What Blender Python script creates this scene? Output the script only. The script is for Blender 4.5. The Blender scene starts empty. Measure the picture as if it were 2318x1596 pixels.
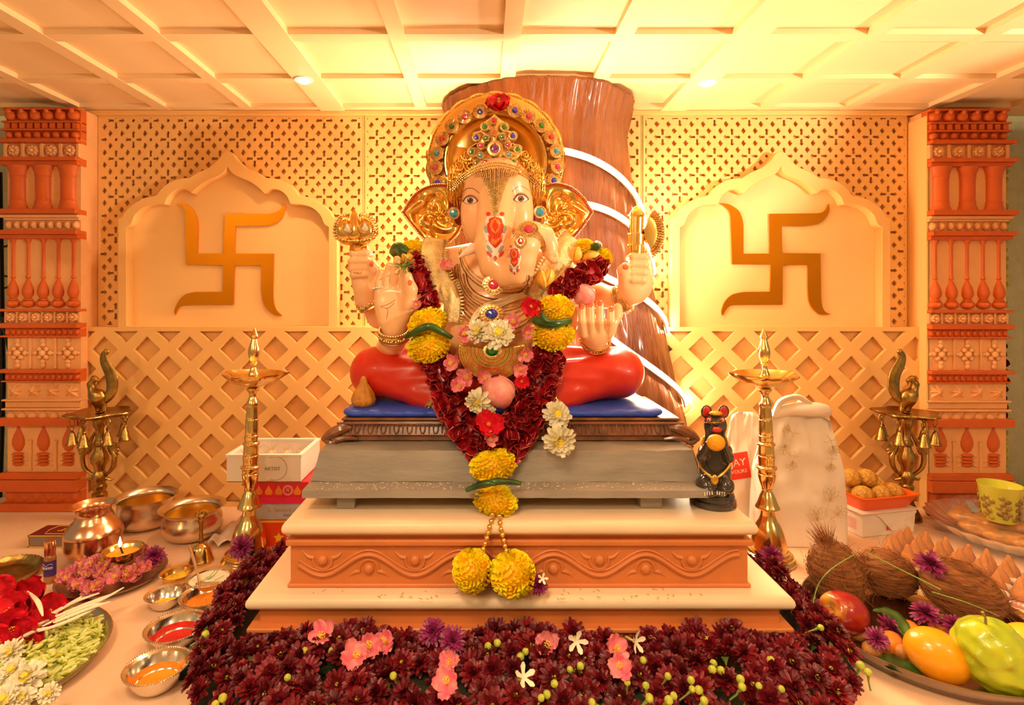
import bpy, bmesh, math, random
import numpy as np
from mathutils import Vector, Matrix, Euler, Quaternion
random.seed(7)
SC = bpy.context.scene
COL = SC.collection
PI = math.pi
R = math.radians
# ------------------------------------------------------------------ camera
F, CX, CY, HC = 1250.0, 1096.0, 670.0, 0.558
cam = bpy.data.objects.new('camera', bpy.data.cameras.new('camera')); COL.objects.link(cam)
cam.location = (0, 0, HC); cam.rotation_euler = (PI/2, 0, 0)
cam.data.sensor_width = 36; cam.data.lens = 36*F/2318
cam.data.shift_x = (1159-CX)/2318; cam.data.shift_y = -(798-CY)/2318
cam.data.clip_start = 0.02
SC.camera = cam
SC.cycles.use_adaptive_sampling = True; SC.cycles.adaptive_threshold = .06; SC.cycles.max_bounces = 6; SC.cycles.use_light_tree = False
# ------------------------------------------------------------------ light and exposure
SC.view_settings.view_transform = 'Standard'; SC.view_settings.look = 'None'
SC.view_settings.exposure = -0.12; SC.view_settings.gamma = 1; SC.view_settings.use_curve_mapping = False
W = bpy.data.worlds.new('world'); SC.world = W; W.use_nodes = True
W.node_tree.nodes['Background'].inputs[0].default_value = (1.0, .74, .48, 1)
W.node_tree.nodes['Background'].inputs[1].default_value = .38
def light(kind, loc, target, power, col, size=.1, size_y=None, spot=None, blend=.5):
    d = bpy.data.lights.new(kind.lower()+'_light', kind); o = bpy.data.objects.new(d.name, d); COL.objects.link(o)
    o.location = loc; o.rotation_euler = (Vector(target)-Vector(loc)).to_track_quat('-Z', 'Y').to_euler()
    d.energy = power; d.color = col
    if kind == 'AREA':
        d.shape = 'RECTANGLE'; d.size = size; d.size_y = size_y or size
    else: d.shadow_soft_size = size
    if spot: d.spot_size = R(spot); d.spot_blend = blend
    return o
WARM = (1.0, .66, .36)
# room ceiling lamps in front of the alcove, behind the camera; added fills follow
light('AREA', (-.35, -.25, 1.75), (0, .95, 0), 24, (1.0, .76, .48), .42, .3)
light('AREA', (.95, -.15, 1.70), (.3, 1.0, 0), 9, (1.0, .76, .48), .35, .3)
light('AREA', (-.35, -.55, 1.22), (0, 1.1, .3), 5.5, (1.0, .74, .44), .4, .3)  # added low fill to brighten the upper idol
light('POINT', (-1.95, -.85, 1.55), (0, 0, 0), 34, (1.0, .74, .42), .12)  # added to light the wall that the gold emblems mirror
light('POINT', (1.95, -.85, 1.55), (0, 0, 0), 30, (1.0, .74, .42), .12)  # its added counterpart on the right, for the same mirrored wall
light('SPOT', (-.30, -.5, 1.20), (.03, 1.1, .55), 32, (1.0, .76, .44), .10, spot=34, blend=1.0)  # added soft spot that brightens the idol's face
# spotlight standing off to the right, its beam grazing the canopy ceiling
light('SPOT', (1.55, .25, .70), (.66, .88, 1.06), 95, (1.0, .84, .60), .02, spot=62, blend=.35)
# ------------------------------------------------------------------ helpers
def P(px, py, Y): return Vector(((px-CX)/F*Y, Y, HC+(CY-py)/F*Y))
def G(px, py, z=0.0):
    Y = (HC-z)*F/(py-CY); return Vector(((px-CX)/F*Y, Y, z))
_m = {}
def mat(name, col, rough=.5, metal=0.0, var=0.0, vscale=8.0, bump=0.0, bscale=60.0, coat=0.0, sss=0.0, trans=0.0, alpha=1.0,
        col2=None, emit=None, estr=1.0, stretch=None, ior=1.45, btype='NOISE', object_var=0.0, detail=4, ramp=(.35, .65), bdist=.004):
    if name in _m: return _m[name]
    m = bpy.data.materials.new(name); m.use_nodes = True; _m[name] = m
    nt = m.node_tree; n = nt.nodes; l = nt.links; b = n['Principled BSDF']
    b.inputs['Base Color'].default_value = (*col, 1); b.inputs['Roughness'].default_value = rough
    b.inputs['Metallic'].default_value = metal; b.inputs['Coat Weight'].default_value = coat
    b.inputs['Coat Roughness'].default_value = .12; b.inputs['IOR'].default_value = ior
    b.inputs['Transmission Weight'].default_value = trans; b.inputs['Alpha'].default_value = alpha
    if sss:
        b.inputs['Subsurface Weight'].default_value = sss; b.inputs['Subsurface Radius'].default_value = (1, .4, .2)
        b.inputs['Subsurface Scale'].default_value = .004
    tc = None
    def coords():
        nonlocal tc
        if tc: return tc
        t = n.new('ShaderNodeTexCoord'); o = t.outputs['Object']
        if stretch:
            mp = n.new('ShaderNodeMapping'); mp.inputs['Scale'].default_value = stretch
            l.new(o, mp.inputs['Vector']); o = mp.outputs['Vector']
        tc = o; return o
    src = None
    if var or col2:
        nz = n.new('ShaderNodeTexNoise'); nz.inputs['Scale'].default_value = vscale; nz.inputs['Detail'].default_value = detail
        l.new(coords(), nz.inputs['Vector'])
        rp = n.new('ShaderNodeValToRGB'); c2 = col2 or tuple(max(0, c*(1-var)) for c in col)
        c1 = col if col2 else tuple(min(1, c*(1+var*.5)) for c in col)
        rp.color_ramp.elements[0].color = (*c2, 1); rp.color_ramp.elements[1].color = (*c1, 1)
        rp.color_ramp.elements[0].position = ramp[0]; rp.color_ramp.elements[1].position = ramp[1]
        l.new(nz.outputs['Fac'], rp.inputs['Fac']); src = rp.outputs['Color']
        l.new(src, b.inputs['Base Color'])
    if object_var:
        oi = n.new('ShaderNodeObjectInfo'); hs = n.new('ShaderNodeHueSaturation')
        mr = n.new('ShaderNodeMapRange'); mr.inputs['To Min'].default_value = 1-object_var; mr.inputs['To Max'].default_value = 1+object_var
        l.new(oi.outputs['Random'], mr.inputs['Value']); l.new(mr.outputs['Result'], hs.inputs['Value'])
        if src: l.new(src, hs.inputs['Color'])
        else: hs.inputs['Color'].default_value = (*col, 1)
        l.new(hs.outputs['Color'], b.inputs['Base Color'])
    if bump:
        if btype == 'VORONOI':
            nz = n.new('ShaderNodeTexVoronoi'); nz.inputs['Scale'].default_value = bscale; out = nz.outputs['Distance']
        elif btype == 'WAVE':
            nz = n.new('ShaderNodeTexWave'); nz.inputs['Scale'].default_value = bscale; nz.inputs['Distortion'].default_value = 6
            nz.inputs['Detail'].default_value = 3; nz.inputs['Detail Scale'].default_value = .8; out = nz.outputs['Fac']
        else:
            nz = n.new('ShaderNodeTexNoise'); nz.inputs['Scale'].default_value = bscale; nz.inputs['Detail'].default_value = 6; out = nz.outputs['Fac']
        l.new(coords(), nz.inputs['Vector'])
        bp = n.new('ShaderNodeBump'); bp.inputs['Strength'].default_value = bump; bp.inputs['Distance'].default_value = bdist
        l.new(out, bp.inputs['Height']); l.new(bp.outputs['Normal'], b.inputs['Normal'])
    if emit:
        b.inputs['Emission Color'].default_value = (*emit, 1); b.inputs['Emission Strength'].default_value = estr
    return m
def link(name, me, parent=None, loc=None):
    o = bpy.data.objects.new(name, me); COL.objects.link(o)
    if parent: o.parent = parent
    if loc is not None: o.location = loc
    return o
def tag(o, label=None, cat=None, group=None, kind=None):
    if label: o['label'] = label
    if cat: o['category'] = cat
    if group: o['group'] = group
    if kind: o['kind'] = kind
    return o
def thing(name, label, cat, loc=(0, 0, 0), rz=0.0, group=None, rot=None):
    o = link(name, None); o.location = loc; o.rotation_euler = rot or (0, 0, rz); o.empty_display_size = .02
    return tag(o, label, cat, group)
def copy_tree(o, parent=None, depth=0):
    c = o.copy(); COL.objects.link(c)
    if parent: c.parent = parent
    for ch in list(o.children):
        copy_tree(ch, c, depth+1)
    return c
def frame(d, up=(0, 0, 1)):
    d = Vector(d).normalized(); u = Vector(up)
    if abs(d.dot(u)) > .97: u = Vector((0, 1, 0)) if abs(d.y) < .9 else Vector((1, 0, 0))
    x = u.cross(d).normalized(); y = d.cross(x); return x, y, d
def M3(x, y, z, loc=(0, 0, 0)):
    m = Matrix((x, y, z)).transposed().to_4x4(); m.translation = Vector(loc); return m
class MB:
    """collects shapes and links them as ONE mesh object"""
    def __init__(s): s.v = []; s.f = []; s.mi = []; s.cur = 0; s.T = None
    def mat(s, i): s.cur = i; return s
    def add(s, vs, fs, T=None):
        k = len(s.v)
        if T is not None: vs = [T @ Vector(v) for v in vs]
        if s.T is not None: vs = [s.T @ Vector(v) for v in vs]
        s.v += [tuple(v) for v in vs]; s.f += [tuple(i+k for i in f) for f in fs]; s.mi += [s.cur]*len(fs); return s
    def box(s, x0, x1, y0, y1, z0, z1, T=None):
        vs = [(x, y, z) for x in (x0, x1) for y in (y0, y1) for z in (z0, z1)]
        return s.add(vs, [(0, 1, 3, 2), (4, 6, 7, 5), (0, 4, 5, 1), (2, 3, 7, 6), (0, 2, 6, 4), (1, 5, 7, 3)], T)
    def frustum(s, b0, b1, z0, z1, T=None):   # b = x0,x1,y0,y1
        vs = [(b0[0], b0[2], z0), (b0[1], b0[2], z0), (b0[1], b0[3], z0), (b0[0], b0[3], z0), (b1[0], b1[2], z1), (b1[1], b1[2], z1), (b1[1], b1[3], z1), (b1[0], b1[3], z1)]
        return s.add(vs, [(3, 2, 1, 0), (4, 5, 6, 7), (0, 1, 5, 4), (1, 2, 6, 5), (2, 3, 7, 6), (3, 0, 4, 7)], T)
    def lathe(s, prof, seg=24, T=None, a0=0.0, a1=2*PI, wob=None):
        vs = []; fs = []; full = abs(a1-a0-2*PI) < 1e-6; nn = seg if full else seg+1
        for i, (r, z) in enumerate(prof):
            for j in range(nn):
                a = a0+(a1-a0)*j/seg; rr = r*(wob(a, i) if wob else 1)
                vs.append((rr*math.cos(a), rr*math.sin(a), z))
        for i in range(len(prof)-1):
            for j in range(seg):
                j2 = (j+1) % nn
                fs.append((i*nn+j, i*nn+j2, (i+1)*nn+j2, (i+1)*nn+j))
        return s.add(vs, fs, T)
    def tube(s, pts, r, seg=8, closed=False, flat=1.0, T=None):
        pts = [Vector(p) for p in pts]; n = len(pts); rr = r if isinstance(r, (list, tuple)) else [r]*n
        vs = []; fs = []; x = None
        for i, p in enumerate(pts):
            a = pts[i-1] if (i > 0 or closed) else pts[0]; b = pts[(i+1) % n] if (i < n-1 or closed) else pts[-1]
            d = (b-a)
            if d.length < 1e-9: d = Vector((0, 0, 1))
            d.normalize()
            if x is None: x, y, _ = frame(d)
            else:
                x = (x-d*x.dot(d))
                x = x.normalized() if x.length > 1e-6 else frame(d)[0]
                y = d.cross(x)
            for j in range(seg):
                t = 2*PI*j/seg; vs.append(p+x*(rr[i]*math.cos(t))+y*(rr[i]*flat*math.sin(t)))
        m = n if closed else n-1
        for i in range(m):
            for j in range(seg):
                a = i*seg+j; b = i*seg+(j+1) % seg; c = ((i+1) % n)*seg+(j+1) % seg; d = ((i+1) % n)*seg+j
                fs.append((a, b, c, d))
        if not closed: fs += [tuple(range(seg))[::-1], tuple(range((n-1)*seg, n*seg))]
        return s.add(vs, fs, T)
    def ell(s, c, r, seg=12, rings=8, T=None, zr=(0, 1)):
        c = Vector(c); r = (r, r, r) if not hasattr(r, '__len__') else r
        prof = [];
        for i in range(rings+1):
            a = PI*(zr[0]+(zr[1]-zr[0])*i/rings); prof.append((max(1e-6, math.sin(a)), -math.cos(a)))
        vs = []; fs = []
        for q, z in prof:
            for j in range(seg):
                a = 2*PI*j/seg; vs.append((c.x+r[0]*q*math.cos(a), c.y+r[1]*q*math.sin(a), c.z+r[2]*z))
        for i in range(rings):
            for j in range(seg):
                fs.append((i*seg+j, i*seg+(j+1) % seg, (i+1)*seg+(j+1) % seg, (i+1)*seg+j))
        return s.add(vs, fs, T)
    def grid(s, rows, closed=False, T=None):
        nr = len(rows); nc = len(rows[0]); vs = [p for r in rows for p in r]; fs = []
        for i in range(nr-1):
            for j in range(nc if closed else nc-1):
                j2 = (j+1) % nc; fs.append((i*nc+j, i*nc+j2, (i+1)*nc+j2, (i+1)*nc+j))
        return s.add(vs, fs, T)
    def prism(s, poly, y0, y1, T=None):       # poly in xz
        n = len(poly); vs = [(p[0], y0, p[1]) for p in poly]+[(p[0], y1, p[1]) for p in poly]
        fs = [tuple(range(n)), tuple(range(n, 2*n))[::-1]]+[(i, i+n, (i+1) % n+n, (i+1) % n) for i in range(n)]
        return s.add(vs, fs, T)
    def build(s, name, mats, parent=None, smooth=True, bevel=0, world=None, subsurf=0, solid=0, angle=40, sub=False):
        me = bpy.data.meshes.new(name); vs = s.v
        if world is not None: vs = [tuple(Vector(v)-world) for v in vs]
        me.from_pydata(vs, [], s.f)
        ms = mats if isinstance(mats, (list, tuple)) else [mats]
        for m in ms: me.materials.append(m)
        if len(ms) > 1: me.polygons.foreach_set('material_index', s.mi)
        if smooth:
            me.shade_smooth() if hasattr(me, 'shade_smooth') else None
            if angle < 179: me.set_sharp_from_angle(angle=R(angle))
        me.update()
        o = link(name, me, parent)
        if world is not None and parent is None: o.location = world
        if solid:
            q = o.modifiers.new('solid', 'SOLIDIFY'); q.thickness = solid; q.offset = 0
        if bevel:
            q = o.modifiers.new('bevel', 'BEVEL'); q.width = bevel; q.segments = 3; q.limit_method = 'ANGLE'; q.angle_limit = R(35); q.harden_normals = False
        if subsurf:
            q = o.modifiers.new('sub', 'SUBSURF'); q.levels = q.render_levels = subsurf
        return o
def curve_plate(name, polys, thick, m, parent=None, loc=(0, 0, 0), bevel=0.0):
    """flat plate with holes: outlines in xz, plate spans y in [-thick, 0] relative to loc"""
    cu = bpy.data.curves.new(name, 'CURVE'); cu.dimensions = '2D'; cu.fill_mode = 'BOTH'; cu.extrude = thick/2-bevel; cu.bevel_depth = bevel; cu.bevel_resolution = 1
    for p in polys:
        sp = cu.splines.new('POLY'); sp.points.add(len(p)-1); sp.use_cyclic_u = True
        sp.points.foreach_set('co', [c for q in p for c in (q[0], q[1], 0, 1)])
    t = bpy.data.objects.new('tmp', cu); COL.objects.link(t)
    dg = bpy.context.evaluated_depsgraph_get(); dg.update()
    me = bpy.data.meshes.new_from_object(t.evaluated_get(dg)); me.name = name
    bpy.data.objects.remove(t)
    me.transform(Matrix.Rotation(PI/2, 4, 'X')); me.transform(Matrix.Translation((0, -thick/2, 0)))
    me.materials.clear(); me.materials.append(m)
    return link(name, me, parent, loc)
def clip_rect(poly, x0, x1, z0, z1):
    for ax, lim, sg in ((0, x0, 1), (0, x1, -1), (1, z0, 1), (1, z1, -1)):
        out = []
        for i in range(len(poly)):
            a = poly[i-1]; b = poly[i]; da = (a[ax]-lim)*sg; db = (b[ax]-lim)*sg
            if (da >= 0) != (db >= 0):
                t = da/(da-db); out.append((a[0]+(b[0]-a[0])*t, a[1]+(b[1]-a[1])*t))
            if db >= 0: out.append(b)
        poly = out
        if len(poly) < 3: return []
    return poly
# -- smooth union solid modelling on a grid, one continuous surface (surface nets)
class SDF:
    def __init__(s): s.ops = []
    def cap(s, a, b, ra, rb=None, k=.012, neg=False): s.ops.append(('c', Vector(a), Vector(b), ra, ra if rb is None else rb, k, neg)); return s
    def chain(s, pts, k=.012):
        for (a, ra), (b, rb) in zip(pts[:-1], pts[1:]): s.cap(a, b, ra, rb, k)
        return s
    def ell(s, c, r, rot=None, k=.012, neg=False): s.ops.append(('e', Vector(c), Vector(r), rot, None, k, neg)); return s
    def mesh(s, vox, disp=None):
        lo = np.full(3, 9.); hi = -lo; bb = []
        for o in s.ops:
            if o[0] == 'c':
                r = max(o[3], o[4]); a = np.minimum(o[1], o[2])-r; b = np.maximum(o[1], o[2])+r
            else:
                r = max(o[2]) if o[3] is not None else None
                a = np.array(o[1])-(np.array(o[2]) if r is None else r); b = np.array(o[1])+(np.array(o[2]) if r is None else r)
            bb.append((a, b))
            if not o[6]: lo = np.minimum(lo, a); hi = np.maximum(hi, b)
        lo -= 4*vox; hi += 4*vox; n = np.ceil((hi-lo)/vox).astype(int)+1
        D = np.full(n, .05, np.float32); ax = [lo[i]+vox*np.arange(n[i]) for i in range(3)]
        for o, (a, b) in zip(s.ops, bb):
            k = o[5]; mg = max(k, .006)+3*vox
            i0 = np.maximum(0, ((a-mg-lo)/vox).astype(int)); i1 = np.minimum(n, ((b+mg-lo)/vox).astype(int)+2)
            if np.any(i1 <= i0): continue
            X = ax[0][i0[0]:i1[0], None, None].astype(np.float32); Y = ax[1][None, i0[1]:i1[1], None].astype(np.float32); Z = ax[2][None, None, i0[2]:i1[2]].astype(np.float32)
            if o[0] == 'c':
                A, Bv = o[1], o[2]; d = Bv-A; L2 = max(d.length_squared, 1e-12)
                t = np.clip(((X-A.x)*d.x+(Y-A.y)*d.y+(Z-A.z)*d.z)/L2, 0, 1)
                q = np.sqrt((X-A.x-t*d.x)**2+(Y-A.y-t*d.y)**2+(Z-A.z-t*d.z)**2)-(o[3]+(o[4]-o[3])*t)
            else:
                c, r = o[1], o[2]; U, V, Wd = X-c.x, Y-c.y, Z-c.z
                if o[3] is not None:
                    m = np.array(o[3].to_matrix().transposed() if hasattr(o[3], 'to_matrix') else o[3])
                    U, V, Wd = (m[0, 0]*U+m[0, 1]*V+m[0, 2]*Wd, m[1, 0]*U+m[1, 1]*V+m[1, 2]*Wd, m[2, 0]*U+m[2, 1]*V+m[2, 2]*Wd)
                k0 = np.sqrt((U/r.x)**2+(V/r.y)**2+(Wd/r.z)**2); k1 = np.sqrt((U/r.x**2)**2+(V/r.y**2)**2+(Wd/r.z**2)**2)
                q = k0*(k0-1)/np.maximum(k1, 1e-6)
            sl = tuple(slice(i0[i], i1[i]) for i in range(3)); E = D[sl]
            if o[6]:
                h = np.maximum(k-np.abs(E+q), 0)/k; D[sl] = np.maximum(E, -q)+h*h*k/4
            else:
                h = np.maximum(k-np.abs(E-q), 0)/k; D[sl] = np.minimum(E, q)-h*h*k/4
        if disp is not None: D += disp(ax[0][:, None, None], ax[1][None, :, None], ax[2][None, None, :]).astype(np.float32)
        S = D < 0; c = [D[i:n[0]-1+i, j:n[1]-1+j, k:n[2]-1+k] for i in (0, 1) for j in (0, 1) for k in (0, 1)]
        cs = sum((q < 0).astype(np.int8) for q in c); act = (cs > 0) & (cs < 8); I = np.argwhere(act)
        idx = np.full(act.shape, -1, np.int64); idx[act] = np.arange(len(I)); cv = [q[act] for q in c]
        pos = np.zeros((len(I), 3)); cnt = np.zeros(len(I)); off = [np.array((i, j, k), float) for i in (0, 1) for j in (0, 1) for k in (0, 1)]
        for a_ in range(8):
            for bit in (4, 2, 1):
                b_ = a_ | bit
                if b_ == a_: continue
                A, Bv = cv[a_], cv[b_]; mk = (A < 0) != (Bv < 0); t = np.where(mk, A/np.where(mk, A-Bv, 1), 0)
                pos += np.where(mk[:, None], off[a_]+(off[b_]-off[a_])*t[:, None], 0); cnt += mk
        pos = (I+pos/np.maximum(cnt, 1)[:, None])*vox+lo
        F_ = []
        for axn in range(3):
            sl0 = [slice(1, -1)]*3; sl1 = [slice(1, -1)]*3; sl0[axn] = slice(0, -1); sl1[axn] = slice(1, None)
            A = S[tuple(sl0)]; Bv = S[tuple(sl1)]; e = np.argwhere(A != Bv); e2 = e.copy()
            for q in range(3):
                if q != axn: e2[:, q] += 1
            sgn = A[tuple(e.T)]; u, v = (axn+1) % 3, (axn+2) % 3
            def at(du, dv):
                z = e2.copy(); z[:, u] += du; z[:, v] += dv; return idx[tuple(z.T)]
            q4 = np.stack([at(-1, -1), at(0, -1), at(0, 0), at(-1, 0)], 1)
            q4[~sgn] = q4[~sgn][:, ::-1]; F_.append(q4)
        Fq = np.concatenate(F_); Fq = Fq[(Fq >= 0).all(1)]
        return pos, Fq
    def build(s, name, m, parent=None, vox=.003, world=None, disp=None, smooth=2):
        pos, Fq = s.mesh(vox, disp)
        if smooth:      # relax
            E = np.concatenate([Fq[:, [0, 1]], Fq[:, [1, 2]], Fq[:, [2, 3]], Fq[:, [3, 0]]])
            for it in range(smooth):
                acc = np.zeros_like(pos); c = np.zeros(len(pos))
                for a_, b_ in ((0, 1), (1, 0)):
                    np.add.at(acc, E[:, a_], pos[E[:, b_]]); np.add.at(c, E[:, a_], 1)
                pos = pos*.4+.6*acc/np.maximum(c, 1)[:, None]
        if world is not None: pos = pos-np.array(world)
        me = bpy.data.meshes.new(name); me.vertices.add(len(pos)); me.vertices.foreach_set('co', pos.ravel())
        me.loops.add(len(Fq)*4); me.loops.foreach_set('vertex_index', Fq.ravel().astype(np.int32))
        me.polygons.add(len(Fq)); me.polygons.foreach_set('loop_start', np.arange(0, len(Fq)*4, 4, dtype=np.int32))
        me.update(calc_edges=True); me.validate(); me.shade_smooth(); me.materials.append(m)
        return link(name, me, parent)
def crv(pts, n=8):
    """Catmull-Rom through points (Vectors or tuples)"""
    pts = [Vector(p) for p in pts]; out = []
    for i in range(len(pts)-1):
        p0 = pts[max(i-1, 0)]; p1 = pts[i]; p2 = pts[i+1]; p3 = pts[min(i+2, len(pts)-1)]
        for j in range(n):
            t = j/n; out.append(.5*((2*p1)+(p2-p0)*t+(2*p0-5*p1+4*p2-p3)*t*t+(3*p1-p0-3*p2+p3)*t**3))
    return out+[pts[-1]]
def text(name, s, size, m, T, parent=None, ext=.0003, bold=0, sx=1.0, align='CENTER'):
    cu = bpy.data.curves.new(name, 'FONT'); cu.body = s; cu.size = size; cu.align_x = align; cu.align_y = 'CENTER'; cu.extrude = ext; cu.offset = bold; cu.resolution_u = 3
    t = bpy.data.objects.new('tmp', cu); COL.objects.link(t)
    dg = bpy.context.evaluated_depsgraph_get(); dg.update()
    me = bpy.data.meshes.new_from_object(t.evaluated_get(dg)); me.name = name; bpy.data.objects.remove(t)
    me.transform(T @ Matrix.Diagonal((sx, 1, 1, 1))); me.materials.clear(); me.materials.append(m)
    return link(name, me, parent)
# ------------------------------------------------------------------ materials
PEACH = mat('peach_paint', (.90, .52, .18), .55, var=.04, vscale=3, bump=.05, bscale=90)
PEACH2 = mat('peach_relief', (.84, .42, .17), .6, var=.06, vscale=20, bump=.08, bscale=120)
TERRA = mat('terracotta_paint', (.64, .115, .012), .5, var=.08, vscale=14, bump=.08, bscale=110)
CEIL = mat('cream_ceiling_paint', (.93, .66, .36), .55, var=.04, vscale=3, bump=.05, bscale=90)
JBACK = mat('jali_backing', (.86, .42, .13), .7, var=.05)  # even orange paint of the board behind the cut-outs
PLAT = mat('platform_paint', (.84, .54, .34), .45, var=.06, vscale=5, bump=.04, bscale=50)
CREAM = mat('cream_slab_paint', (.92, .68, .44), .38, var=.05, vscale=9, bump=.08, bscale=70)
GREYP = mat('grey_plaster', (.33, .28, .225), .55, var=.12, vscale=12, bump=.35, bscale=28, stretch=(1, 1, 4))
BROWNW = mat('carved_brown_wood', (.27, .095, .035), .3, var=.4, vscale=25, bump=.3, bscale=70, coat=.4)
BRASS = mat('polished_brass', (.86, .60, .22), .18, 1.0, var=.08, vscale=20, bump=.03, bscale=200)
BRASSD = mat('aged_brass', (.46, .27, .07), .27, 1.0, var=.35, vscale=40, bump=.25, bscale=160)
COPPER = mat('copper', (.88, .50, .28), .22, 1.0, var=.08, vscale=16, bump=.03, bscale=120)
TIN = mat('tinned_steel', (.82, .68, .52), .27, 1.0, var=.08, vscale=16, bump=.03, bscale=120)
SILVER = mat('silver', (.85, .78, .68), .17, 1.0, bump=.04, bscale=150)
STEEL = mat('steel_tray', (.62, .52, .44), .25, 1.0)
GOLD = mat('gold_foil', (.95, .60, .16), .2, 1.0, bump=.05, bscale=80)
GOLDE = mat('embossed_gold', (.95, .60, .17), .22, 1.0, bump=1.0, bscale=55, btype='WAVE')
GOLDB = mat('antique_gold_beads', (.85, .54, .20), .3, 1.0, var=.3, vscale=120)
MIRROR = mat('gold_mirror_acrylic', (1.0, .36, .015), .05, 1.0, bump=.35, bscale=5)
# ------------------------------------------------------------------ room and canopy
def struct(name, mb, m, **k):
    o = mb.build(name, m, **k); o['kind'] = 'structure'; return o
GREEN = mat('textured_olive_wall', (.44, .41, .24), .8, var=.08, vscale=30, bump=.6, bscale=140)
struct('wall_back', MB().box(-2.6, 2.6, 1.66, 1.7, -.75, 1.9), GREEN, smooth=False)
struct('floor', MB().box(-2.6, 2.6, -1.6, 1.66, -.79, -.75), mat('floor_tiles', (.5, .42, .34), .4, var=.1), smooth=False)
Pl = thing('altar_platform', 'wide low platform with pale peach painted top that carries the whole shrine', 'platform', (0, .95, -.75))
MB().box(-1.9, 1.9, .35, 1.60, -.03, 0).build('table_top', PLAT, Pl, smooth=False, world=Vector((0, .95, -.75)))
MB().box(-1.85, 1.85, .40, 1.58, -.75, -.03).build('skirt', PLAT, Pl, smooth=False, world=Vector((0, .95, -.75)))
ZC = HC+.501
struct('wall_front', MB().box(-3.2, 3.2, -1.65, -1.6, -.75, 2.3), mat('room_wall_cream', (.80, .66, .46), .8), smooth=False)
# backing board of the alcove, smooth jambs, lower lattice screen
struct('wall_alcove', MB().box(-1.16, 1.24, 1.5105, 1.545, 0, ZC+.012), JBACK, smooth=False)
ceil = struct('ceiling', MB().box(-1.75, 1.75, .28, 1.54, ZC+.0113, ZC+.045), CEIL, smooth=False)
for x0, x1 in ((-1.56, -1.525), (-1.33, -1.298), (-1.105, -1.075), (-.88, -.845), (-.65, -.62), (-.184, -.153), (.037, .071), (.251, .287), (.734, .767), (.959, .99), (1.18, 1.212), (1.40, 1.432), (1.62, 1.65)):
    MB().box(x0, x1, .28, 1.54, ZC, ZC+.012).build('batten', CEIL, ceil, smooth=False)
for x0, x1 in ((-.44, -.376), (.475, .545)):
    MB().box(x0, x1, .28, 1.54, ZC-.002, ZC+.012).build('wide_batten', CEIL, ceil, smooth=False)
for y0, y1 in ((.43, .461), (.637, .668), (.845, .875), (1.058, 1.089), (1.273, 1.302), (1.466, 1.54)):
    MB().box(-1.75, 1.75, y0, y1, ZC+.0006, ZC+.012).build('cross_batten', CEIL, ceil, smooth=False)
tr = struct('trim_1', MB().box(-1.09, 1.19, 1.488, 1.4995, ZC-.012, ZC), PEACH, smooth=False, bevel=.002)
# jali screens: plate with arrows, discs and diamonds cut through
JA = thing('jali_screen', 'peach cut-out lattice screen of arrows and diamonds behind the left swastika niche', 'screen', (0, 1.51, 0))
JY = 1.5
def jX(px): return (px-CX)/F*JY
def jZ(py): return HC+(CY-py)/F*JY
SX, SZ = 39.3/F*JY, 43.2/F*JY
def jali(name, parent, x0, x1, xa, za, par=0):
    z0, z1 = jZ(741), jZ(262)
    holes = []; u = SX/39.3
    def arrow(cx, cz, dx, dz):
        # shaft starts near cross centre and points outwards
        s0, s1, s2, w, hw = 4.5*u, 14.5*u, 20*u, 2.7*u, 5.6*u
        pts = [(s0, -w), (s1, -w), (s1, -hw), (s2, 0), (s1, hw), (s1, w), (s0, w)]
        return [(cx+a*dx-b*dz, cz+a*dz+b*dx) for a, b in pts]
    ni = int((x1-x0)/SX)+3; nj = int((z1-z0)/SZ)+3
    for i in range(-1, ni):
        for j in range(-1, nj):
            cx = xa+i*SX; cz = za-j*SZ
            if (i+j+par) % 2 == 0:
                holes.append([(cx+4*u*math.cos(t*PI/4), cz+4*u*math.sin(t*PI/4)) for t in range(8)])
                for sx, sz in ((1, 1), (1, -1), (-1, 1), (-1, -1)):
                    dx, dz = cx+sx*13.2*u, cz+sz*14*u
                    holes.append([(dx-6.3*u, dz), (dx, dz+7.6*u), (dx+6.3*u, dz), (dx, dz-7.6*u)])
            else:
                for dx, dz in ((1, 0), (-1, 0), (0, 1), (0, -1)): holes.append(arrow(cx, cz, dx, dz))
    hs = []
    m = 5*u
    for h in holes:
        c = clip_rect(h, x0+m, x1-m, z0+m, z1-m)
        if len(c) < 3: continue
        ar = abs(sum(c[k-1][0]*c[k][1]-c[k][0]*c[k-1][1] for k in range(len(c))))/2
        if ar > 2e-6: hs.append(c)
    o = curve_plate(name, [[(x0, z0), (x1, z0), (x1, z1), (x0, z1)]]+hs, .007, PEACH, parent, (0, JY+.007-1.51, 0)); return o
jali('cut_plate', JA, jX(222), jX(822), jX(262), jZ(316), 0)
MB().box(jX(186), jX(221), -.004, .0003, 0, jZ(262)).build('smooth_jamb', PEACH, JA, smooth=False)
MB().box(jX(222), jX(823.5), -.01, .005, jZ(261), ZC).build('top_rail', PEACH, JA, smooth=False)
JB = thing('jali_screen', 'peach cut-out lattice screen behind the seated idol and tree trunk', 'screen', (0, 1.51, 0))
jali('cut_plate', JB, jX(826), jX(1451), jX(853), jZ(312), 1)
MB().box(jX(824.5), jX(1453.5), -.01, .005, jZ(261), ZC).build('top_rail', PEACH, JB, smooth=False)
JC = thing('jali_screen', 'peach cut-out lattice screen of arrows and diamonds behind the right swastika niche', 'screen', (0, 1.51, 0))
jali('cut_plate', JC, jX(1456), jX(2053), jX(1500), jZ(310), 1)
MB().box(jX(2053), jX(2089), -.004, .0003, 0, jZ(262)).build('smooth_jamb', PEACH, JC, smooth=False)
MB().box(jX(1454.5), jX(2053), -.01, .005, jZ(261), ZC).build('top_rail', PEACH, JC, smooth=False)
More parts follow.
